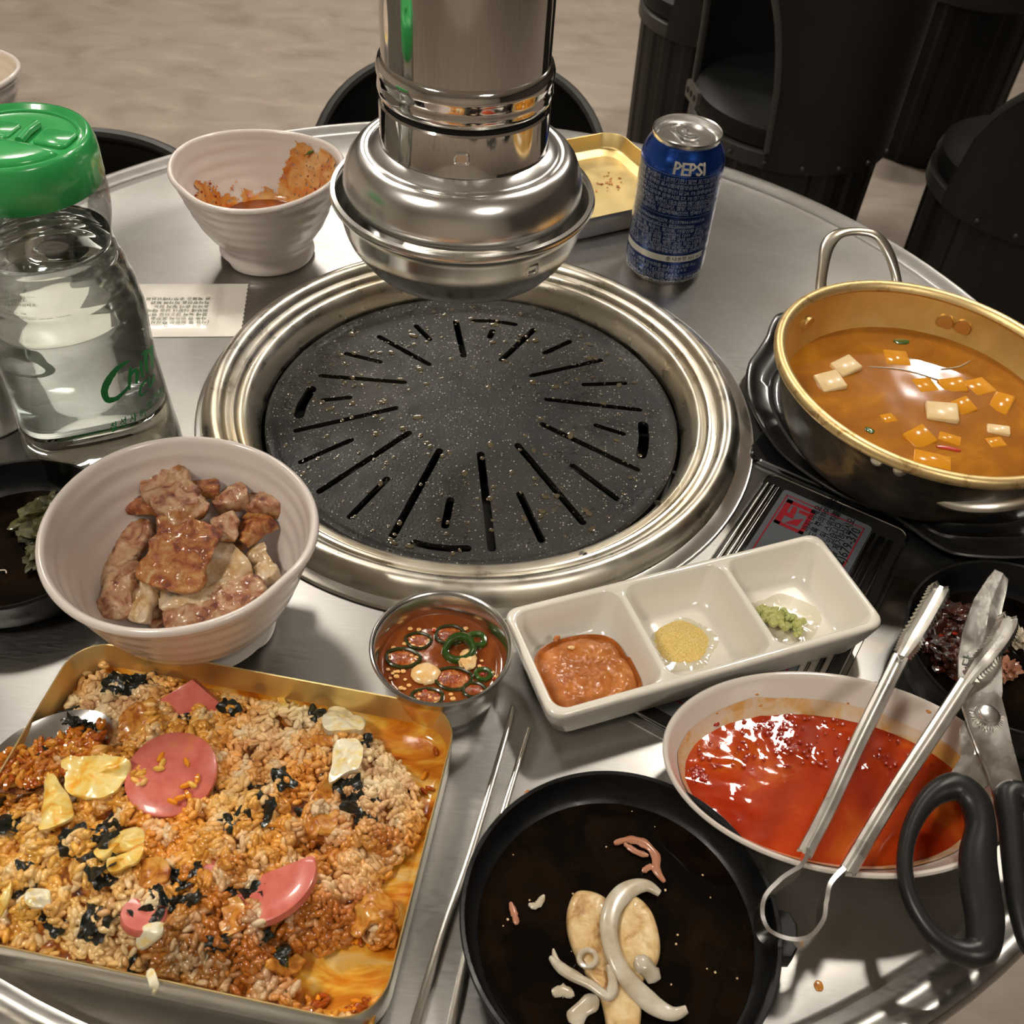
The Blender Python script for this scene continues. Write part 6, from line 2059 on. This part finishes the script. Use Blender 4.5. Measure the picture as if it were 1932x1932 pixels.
# red warning pictogram: block with line drawing left open
st = []
def lq(v0, v1, u0, u1, z=LZ):
    return [S(v0, u0, z), S(v1, u0, z), S(v1, u1, z), S(v0, u1, z)], [(0, 1, 2, 3)]
V, F = join(lq(.0205, .0405, .0180, .0215), lq(.0205, .0245, .0180, .0440), lq(.0375, .0405, .0180, .0440), lq(.0245, .0300, .0300, .0340), lq(.0310, .0375, .0230, .0262), lq(.0205, .0405, .0410, .0440))
tri = [S(.0260, .0225, LZ), S(.0290, .0225, LZ), S(.0300, .0290, LZ), S(.0262, .0300, LZ)]
V, F = join((V, F), (tri, [(0, 1, 2, 3)]), ([S(.0310, .0340, LZ), S(.0360, .0300, LZ), S(.0350, .0385, LZ), S(.0270, .0405, LZ)], [(0, 1, 2, 3)]))
mesh('red_pictogram', rel(V, stv), F, M['label_red'], lab, smooth=False)
sprism('side_strip', srect(.1015, .1190, .040, .232, .002), .0007, .0022, M['rim'], .0005)

# ================================================================== DRIP PAN
DPX = [(1482, 590), (1464, 596), (1453, 614), (1446, 635), (1428, 664), (1413, 686), (1408, 719), (1413, 755), (1435, 802), (1471, 853), (1515, 889), (1576, 929), (1631, 954), (1678, 969), (1714, 994), (1775, 1034), (1812, 1047), (1870, 1052), (1932, 1052),
       (2000, 1046), (2060, 1020), (2100, 980), (2110, 900), (2085, 820), (2040, 740), (1970, 680), (1880, 630), (1780, 596), (1690, 582), (1620, 580), (1560, 584), (1515, 588)]
DP = smooth_path([at(x, y, .0135) for x, y in DPX], 4, closed=True)
dc = Vector((.272, .560, 0))
dp = thing('black_drip_pan', 'black enamelled lobed drip pan under the gold pot', 'pan', (dc.x, dc.y, .0060))
rings = []
for s, z in ((.02, .0062), (.80, .0062), (.93, .0075), (.985, .0110), (1.0, .0125), (1.004, .0138), (.996, .0147), (.975, .0146), (.955, .0132), (.925, .0108), (.85, .0100), (.835, .0112), (.82, .0100), (.75, .0098), (.735, .0110), (.72, .0098), (.65, .0096), (.635, .0108), (.62, .0096), (.45, .0092), (.02, .0090)):
    rings.append([(dc.x + (p.x - dc.x) * s, dc.y + (p.y - dc.y) * s, z) for p in DP])
V, F = loft(rings)
mesh('pan_body', rel(V, dp), F, M['black_enamel'], dp, ang=40)

# ================================================================== GOLD POT WITH SOUP
PZ = .0100
PT = Matrix.Translation((.2630, .5400, .0815)) @ Matrix.Rotation(.050, 4, 'Y') @ Matrix.Translation((0, 0, -.0665))
pot = thing('gold_pot', 'dented gold-coloured pot of bean paste stew with two steel handles', 'pot', (0, 0, 0))
pot.matrix_world = Matrix.Translation((0, 0, T)) @ PT
def pot_part(name, prof, m, close=True, **k):
    V, F = lathe(prof, 144, cap0=not close, cap1=False)
    if close:
        kk = (len(prof) - 1) * 144
        for j in range(144):
            F.append((j, (j + 1) % 144, kk + (j + 1) % 144, kk + j))
    return mesh(name, V, F, m, pot, ang=50)
pot_part('outer_wall', [(.001, 0), (.058, 0), (.068, .0015), (.077, .0070), (.0840, .018), (.0908, .034), (.0962, .052), (.0983, .0600), (.0992, .0615)], M['pot_out'], close=False)
pot_part('inner_wall', [(.001, .0034), (.056, .0036), (.066, .0050), (.0745, .0100), (.0815, .020), (.0885, .034), (.0940, .050), (.0965, .0600), (.0970, .0620)], M['pot_in'], close=False)
pot_part('rolled_rim', [(.0975, .0600), (.1000, .0590), (.1028, .0612), (.1036, .0645), (.1020, .0672), (.0992, .0678), (.0966, .0662), (.0955, .0630)], M['pot_rim'])
# rivets inside and outside
Pinv = PT.inverted()
def pot_wall(px, py, r_of):
    best = None
    for k in range(60):
        z = .02 + k * .001
        p = Pinv @ at(px, py, z)
        d = abs(math.hypot(p.x, p.y) - r_of(p.z))
        if best is None or d < best[0]: best = (d, p)
    return best[1]
for k, (px, py, inner) in enumerate(((1783, 607, 1), (1817, 617, 1), (1521, 612, 1), (1655, 869, 0), (1698, 888, 0))):
    rf = (lambda z: .0966 - (.061 - z) * .24) if inner else (lambda z: .0985 - (.061 - z) * .27)
    p = pot_wall(px, py, rf) if inner else None
    if not inner:
        best = None
        for j in range(80):
            z = .02 + j * .001
            q = Pinv @ at(px, py, z)
            if q.y > 0: continue
            d = abs(math.hypot(q.x, q.y) - rf(q.z))
            if best is None or d < best[0]: best = (d, q)
        p = best[1]
    a = math.atan2(p.y, p.x)
    rr = .0062 if inner else .0042
    V, F = lathe([(.0001, .0016), (rr * .6, .0015), (rr * .9, .0011), (rr, .0002), (rr, -.002)], 24)
    if inner:
        q = Matrix.Rotation(a, 4, 'Z') @ Matrix.Translation((rf(p.z) - .0008, 0, p.z)) @ Matrix.Rotation(R_(-90), 4, 'Y')
        V, F = lathe([(.0001, .0008), (rr * .86, .0008), (rr * .92, .0003), (rr * .97, .0010), (rr, .0004), (rr, -.002)], 28)
    else:
        q = Matrix.Rotation(a, 4, 'Z') @ Matrix.Translation((rf(p.z), 0, p.z)) @ Matrix.Rotation(R_(90), 4, 'Y')
    mesh('rivet', [q @ Vector(v) for v in V], F, M['pot_in'] if inner else M['handle'], pot, ang=50)
def pot_path(pts):
    return [Pinv @ at(*p) for p in pts]
P = smooth_path(pot_path([(1556, 585, .058), (1549, 548, .068), (1553, 505, .078), (1562, 462, .088), (1584, 441, .093), (1622, 437, .094), (1655, 446, .092), (1677, 478, .084), (1689, 515, .074), (1694, 545, .066), (1700, 575, .058)]), 8)
V, F = sweep(P, circ(.5, 12), scale=lambda i, s: (.0092 * (1 + .15 * cos(6 * pi * s)), .0052))
mesh('far_handle', V, F, M['handle'], pot)
P = smooth_path(pot_path([(1722, 893, .050), (1738, 912, .050), (1762, 930, .052), (1800, 944, .052), (1850, 944, .054), (1910, 936, .056), (1970, 920, .058), (2020, 890, .060), (2040, 840, .060)]), 8)
V, F = sweep(P, circ(.5, 12), scale=lambda i, s: (.0060 + .0150 * min(1, s * 1.9), .0050 + .0060 * min(1, s * 1.9)))
mesh('near_handle', V, F, M['handle'], pot)
SZ = .0515                                # height of the broth above the table
sc_c = PT @ Vector((0, 0, .0400)); SR = .0938
V, F = disc_liquid(lambda a: SR - .0022 + .0022 * cos(a), SZ, 144, 22, .00012, 60, 4, c=(sc_c.x, sc_c.y))
single('stew_broth', V, F, M['soup'], 'orange-brown bean paste broth filling the gold pot', 'stew')
E7 = lambda x, y: (1500 + x * .22360, 560 + y * .22360)
TF = [((435, 570), .0150, .0120, .0035, 35, 'tofu', 'square tofu piece floating at the upper left of the stew'), ((300, 700), .0150, .0140, .0030, 20, 'tofu', 'tofu piece at the left wall of the pot'),
      ((1245, 955), .0170, .0140, .0035, -8, 'tofu', 'large flat tofu slice in the middle of the stew'), ((1430, 915), .0120, .0110, .0020, 30, 'tofu_deep', 'half-sunken tofu piece right of the large slice'),
      ((1335, 740), .0150, .0110, .0015, 10, 'tofu_deep', 'half-sunken tofu piece behind the large slice'), ((1560, 750), .0150, .0140, .0004, 25, 'tofu_deep', 'sunken tofu piece showing orange at the right'),
      ((1740, 890), .0110, .0160, .0018, -30, 'tofu_deep', 'half-sunken tofu piece at the right of the stew'), ((860, 510), .0150, .0150, .0002, 0, 'tofu_deep', 'sunken tofu piece showing orange at the back'),
      ((1060, 1180), .0150, .0130, .0020, 35, 'tofu_deep', 'half-sunken tofu piece near the bright reflection'), ((1310, 1190), .0120, .0080, .0010, -20, 'tofu_deep', 'narrow sunken tofu piece near the front wall'),
      ((1720, 1110), .0120, .0070, .0022, -12, 'tofu', 'thin tofu edge sticking out at the lower right'), ((1700, 1220), .0100, .0080, .0006, 15, 'tofu_deep', 'sunken tofu piece below the thin tofu edge'),
      ((1160, 1370), .0200, .0120, .0003, -14, 'tofu_deep', 'wide sunken tofu piece along the front wall'), ((1100, 740), .0130, .0130, .0001, 15, 'tofu_deep', 'faint sunken tofu piece in the centre'), ((790, 1020), .0090, .0080, .0001, 20, 'tofu_deep', 'faint sunken tofu piece at the front left')]
for (x, y), w_, h_, up_, ro, mm, lb in TF:
    p = at(*E7(x, y), SZ + up_)
    tilt = Matrix.Rotation(R_(6 if mm == 'tofu' else 12), 4, 'X') @ Matrix.Rotation(R_(-7), 4, 'Y') if up_ > .001 else Matrix.Identity(4)
    q = Matrix.Translation((p.x, p.y, SZ + up_)) @ Matrix.Rotation(R_(ro), 4, 'Z') @ tilt
    V, F = prism(rrect(w_ * 1.18, h_ * 1.18, .0012, 3), -.009, .0, .0008)
    V = [q @ (Vector(v) * (1 + .02 * noise.noise(Vector(v) * 300))) for v in V]
    single('tofu_piece', V, F, M[mm], lb, 'tofu', 'tofu pieces in the stew', ang=50)
for k, (pts, w_, mm, lb, ct) in enumerate([
        ([(620, 590), (900, 612), (1150, 680), (1240, 712)], .0011, 'onion', 'long fine onion edge across the back of the stew', 'onion'), ([(1230, 610), (1380, 590), (1480, 540)], .0010, 'onion', 'faint onion edge at the back right of the stew', 'onion'),
        ([(830, 372), (900, 378), (960, 372)], .0060, 'chili_green', 'green chili slice under the surface at the back of the stew', 'chili'), ([(1190, 1262), (1300, 1275), (1400, 1300)], .0040, 'chili_red', 'dark red chili strip at the front of the stew', 'chili'),
        ([(590, 1110), (630, 1125), (660, 1150)], .0050, 'chili_green', 'green chili slice at the front left of the stew', 'chili')]):
    P = smooth_path([at(*E7(x, y), SZ + .0003) for x, y in pts], 6)
    V, F = sweep(P, circ(.5, 8), scale=lambda i, s: (w_ * min(1, .3 + 3 * min(s, 1 - s)), .0009))
    single('stew_' + ct, V, F, M[mm], lb, ct)

# ================================================================== CHOPSTICKS
def chop(pts, label):
    P = smooth_path([at(*p) for p in pts], 5)
    r = thing('chopstick', label, 'chopstick', tuple(P[0]), 0, 'pair of steel chopsticks')
    V, F = sweep(P, [(-.5, -.3), (-.42, .35), (-.2, .5), (.2, .5), (.42, .35), (.5, -.3), (.3, -.5), (-.3, -.5)], scale=lambda i, s: (.0026 + .0026 * s, .0022 + .0006 * s))
    mesh('chopstick_body', rel(V, r), F, M['chopstick'], r, ang=50)
chop([(968, 1334, .0018), (951, 1400, .0018), (888, 1612, .0018), (838, 1756, .0018), (776, 1960, .0020)], 'left steel chopstick, lying free between tray and front pan')
chop([(998, 1374, .0018), (975, 1450, .0018), (934, 1590, .0015), (886, 1780, .0015), (848, 1960, .0018)], 'right steel chopstick, partly hidden behind the front pan')

# ================================================================== TONGS
tg = thing('serving_tongs', 'stainless steel tongs with serrated tips resting across the oval dish', 'tongs', tuple(at(1490, 1780, .004)))
def arm(pts, w0, w1, name, flip=1):
    P = smooth_path([at(*p) for p in pts], 8)
    sec = [(-.5, .10), (-.42, .55), (-.22, .62), (-.05, .15), (.05, .15), (.22, .62), (.42, .55), (.5, .10), (.46, -.30), (.38, -.22), (.22, .30), (0, -.10), (-.22, .30), (-.38, -.22), (-.46, -.30)]
    V, F = sweep(P, sec, up=(0, 0, 1), scale=lambda i, s: (w0 + (w1 - w0) * s, .0042))
    return mesh(name, rel(V, tg), F, M['steel_soft'], tg, ang=40)
arm([(1517, 1612, .0395), (1560, 1530, .0430), (1620, 1400, .0480), (1690, 1258, .0535), (1697, 1243, .0540)], .0072, .0086, 'arm')
arm([(1598, 1645, .0395), (1680, 1508, .0440), (1760, 1385, .0490), (1822, 1290, .0535)], .0076, .0084, 'arm')
def strip(pts, w_, t, name, m='steel_soft', up=(0, 0, 1)):
    P = smooth_path([at(*p) for p in pts], 8)
    V, F = sweep(P, [(-.5, -.5), (.5, -.5), (.5, .5), (-.5, .5)], up=up, scale=lambda i, s: (t, w_))
    return mesh(name, rel(V, tg), F, M[m], tg, ang=50)
strip([(1521, 1606, .0395), (1508, 1640, .0370), (1470, 1668, .0330), (1440, 1700, .0290), (1433, 1735, .0260), (1447, 1766, .0240), (1485, 1782, .0235), (1522, 1776, .0245), (1546, 1745, .0270), (1553, 1706, .0300), (1565, 1672, .0340), (1596, 1640, .0395)], .0125, .0019, 'spring_bow', 'alu')
def tip(pts, w_, name, side, teeth=10):
    P = smooth_path([at(*p) for p in pts], teeth)
    Pv, Tn = frames(P)
    rings = []
    n = len(Pv)
    for i, (p, t) in enumerate(zip(Pv, Tn)):
        s = t.cross(Vector((0, 0, 1))).normalized(); u = s.cross(t).normalized()
        f = i / (n - 1)
        zg = .0020 if i % 2 else 0
        ww = w_ * (.55 + .45 * min(1, f * 3)) * (1 if f < .93 else .8)
        up_ = .0015
        ring = []
        for a, b in ((-.5 * ww - zg * (1 if f > .12 else 0), -.0030), (-.46 * ww, .0012), (-.15 * ww, -.0012), (.15 * ww, -.0012), (.46 * ww, .0012), (.5 * ww + zg * (1 if f > .12 else 0), -.0030), (.38 * ww, -.0004), (.12 * ww, -.0024), (-.12 * ww, -.0024), (-.38 * ww, -.0004)):
            ring.append(p + s * a + u * b)
        rings.append(ring)
    V, F = loft(rings)
    return mesh(name, rel(V, tg), F, M['steel_soft'], tg, smooth=False)
tip([(1696, 1246, .0538), (1712, 1220, .0538), (1726, 1196, .0530), (1748, 1158, .0540), (1768, 1122, .0555), (1778, 1103, .0560)], .0088, 'serrated_tip', 1)
tip([(1820, 1292, .0535), (1842, 1262, .0560), (1864, 1236, .0585), (1888, 1205, .0590), (1902, 1180, .0590), (1906, 1160, .0580)], .0080, 'serrated_tip', -1)

# ================================================================== SCISSORS
sx = thing('kitchen_scissors', 'steel kitchen scissors with black plastic loop handles at the right edge', 'scissors', tuple(at(1850, 1350, .040)))
def zs(py):
    return .0535 if py < 1080 else .0535 - (py - 1080) / 740 * .022
def plate_px(outline, t, name, m, dz=0.0, bev=.0004):
    pts = [at(x, y, zs(y) + dz) for x, y in outline]
    n = len(pts)
    c = sum(pts, Vector()) / n
    lo = [p - Vector((0, 0, t)) for p in pts]
    ins = [c + (p - c) * .985 for p in pts]
    rings = [[p - Vector((0, 0, t)) for p in ins], [p - Vector((0, 0, t - bev)) for p in pts], [p - Vector((0, 0, bev)) for p in pts], ins]
    V, F = loft(rings, False, False)
    # triangulated faces follow the concave outline
    bm = bmesh.new()
    for rr in (rings[0], rings[3]):
        vs = [bm.verts.new(p) for p in rr]
        bm.faces.new(vs)
    bmesh.ops.triangulate(bm, faces=bm.faces[:], ngon_method='EAR_CLIP')
    bm.verts.index_update()
    V2 = [v.co.copy() for v in bm.verts]; F2 = [tuple(v.index for v in f.verts) for f in bm.faces]
    bm.free()
    k = len(V)
    V = V + V2; F = F + [tuple(i + k for i in f) for f in F2]
    bm = bmesh.new()
    vs = [bm.verts.new(v) for v in V]
    for f in F:
        try: bm.faces.new([vs[i] for i in f])
        except ValueError: pass
    bmesh.ops.remove_doubles(bm, verts=bm.verts, dist=1e-6)
    bm.verts.index_update()
    V = [v.co.copy() for v in bm.verts]; F = [tuple(v.index for v in f.verts) for f in bm.faces]
    bm.free()
    return mesh(name, rel(V, sx), F, M[m], sx, ang=35)
M['blade'] = mat('wet_blade_steel', (.66, .64, .60), .24, 1.0, rn=(50, 4, O3, Z3, .16, .36), bump=(150, 3, O3, Z3, .25, .001))
bladeB = [(1868, 1085), (1893, 1080), (1903, 1092), (1900, 1112), (1891, 1150), (1890, 1216), (1892, 1309), (1888, 1330), (1850, 1420), (1828, 1432), (1812, 1400), (1813, 1371), (1840, 1330), (1856, 1263), (1852, 1175), (1860, 1112)]
plate_px(bladeB, .0018, 'blade', 'blade', -.0022)
bladeA = [(1877, 1073), (1893, 1080), (1880, 1110), (1868, 1140), (1862, 1175), (1851, 1226), (1856, 1263), (1862, 1288), (1891, 1319), (1899, 1350), (1910, 1402), (1922, 1447), (1936, 1500), (1880, 1520), (1866, 1465), (1848, 1420), (1829, 1371), (1815, 1330), (1808, 1278), (1808, 1237), (1817, 1185), (1837, 1129), (1864, 1088)]
plate_px(bladeA, .0020, 'blade', 'blade', 0)
tangB = [(1812, 1372), (1822, 1372), (1846, 1424), (1868, 1480), (1840, 1500), (1800, 1500), (1795, 1456), (1812, 1430)]
plate_px(tangB, .0018, 'tang', 'blade', -.0024)
pp = at(1862, 1350, zs(1350))
V, F = lathe([(.0001, .0030), (.0040, .0029), (.0050, .0024), (.0052, .0018), (.0062, .0014), (.0064, .0006), (.0066, -.004)], 40)
q = Matrix.Translation(pp)
mesh('pivot_rivet', rel([q @ Vector(v) for v in V], sx), F, M['alu'], sx, ang=40)
V, F = [], []
for j in range(36):
    a = 2 * pi * j / 36
    c_ = Vector((pp.x + .0076 * cos(a), pp.y + .0076 * sin(a), pp.z + .0001))
    VV2, FF2 = prism([(x * 1.0, y) for x, y in rrect(.0018, .0005, .0002, 1)], -.0002, .0003)
    Rm = Matrix.Translation(c_) @ Matrix.Rotation(a, 4, 'Z')
    V2 = [Rm @ Vector(v) for v in VV2]
    V, F = join((V, F), (V2, FF2))
mesh('rivet_serration', rel(V, sx), F, M['blade'], sx, smooth=False)
def loop(pts, name, cl=True):
    """pts: (px, py, radius px)"""
    P3 = [at(x, y, zs(y) + .000) for x, y, r in pts]
    n = len(pts)
    P = smooth_path(P3, 8, closed=cl)
    rad = smooth_path([(r, 0, 0) for x, y, r in pts], 8, closed=cl)
    V, F = sweep(P, circ(1, 14), scale=lambda i, s: (rad[i].x * .000262, min(.0060, rad[i].x * .00026)), closed=cl)
    return mesh(name, rel(V, sx), F, M['black_plastic'], sx, ang=60)
loop([(1799, 1484, 27), (1750, 1510, 19), (1716, 1570, 15), (1707, 1640, 14), (1724, 1707, 15), (1764, 1766, 17), (1812, 1796, 21), (1850, 1790, 28), (1858, 1740, 33), (1850, 1680, 35), (1845, 1620, 33), (1850, 1560, 27), (1836, 1508, 29)], 'handle_loop')
loop([(1905, 1500, 26), (1908, 1560, 22), (1914, 1640, 20), (1924, 1720, 18), (1946, 1790, 16), (1995, 1815, 14), (2045, 1780, 12), (2060, 1700, 12), (2045, 1620, 13), (2000, 1560, 16), (1950, 1510, 22)], 'handle_loop')
V, F = text_geo('닭', .0085, offset=.0001)
W = []
for v in V:
    px, py = 1836 + (-v.y * 1 ) * 0, 0
    p0 = at(1838, 1262, zs(1262) + .0001)
    dx = (at(1846, 1238, zs(1238)) - at(1838, 1262, zs(1262))).normalized(); dy = (at(1818, 1256, zs(1256)) - at(1838, 1262, zs(1262))).normalized()
    W.append(p0 + dx * v.x + dy * v.y + Vector((0, 0, .0002)))
mesh('engraved_mark', rel(W, sx), F, M['ink'], sx, smooth=False)

# ================================================================== SPILLS ON THE TABLE
for k, (px, py, s) in enumerate(((1545, 1860, .0022), (997, 1499, .0022))):
    V, F = blob(at(px, py, .0002), (s, s * 1.1, .0006), 3, .1, 1.5, k)
    single('sauce_drop', V, F, M['kimchi'], ('orange-brown sauce drop on the bare steel at the lower right', 'pale orange sauce drop just above the front pan')[k], 'drop')
for k, (px, py) in enumerate(((756, 1284),)):
    pass
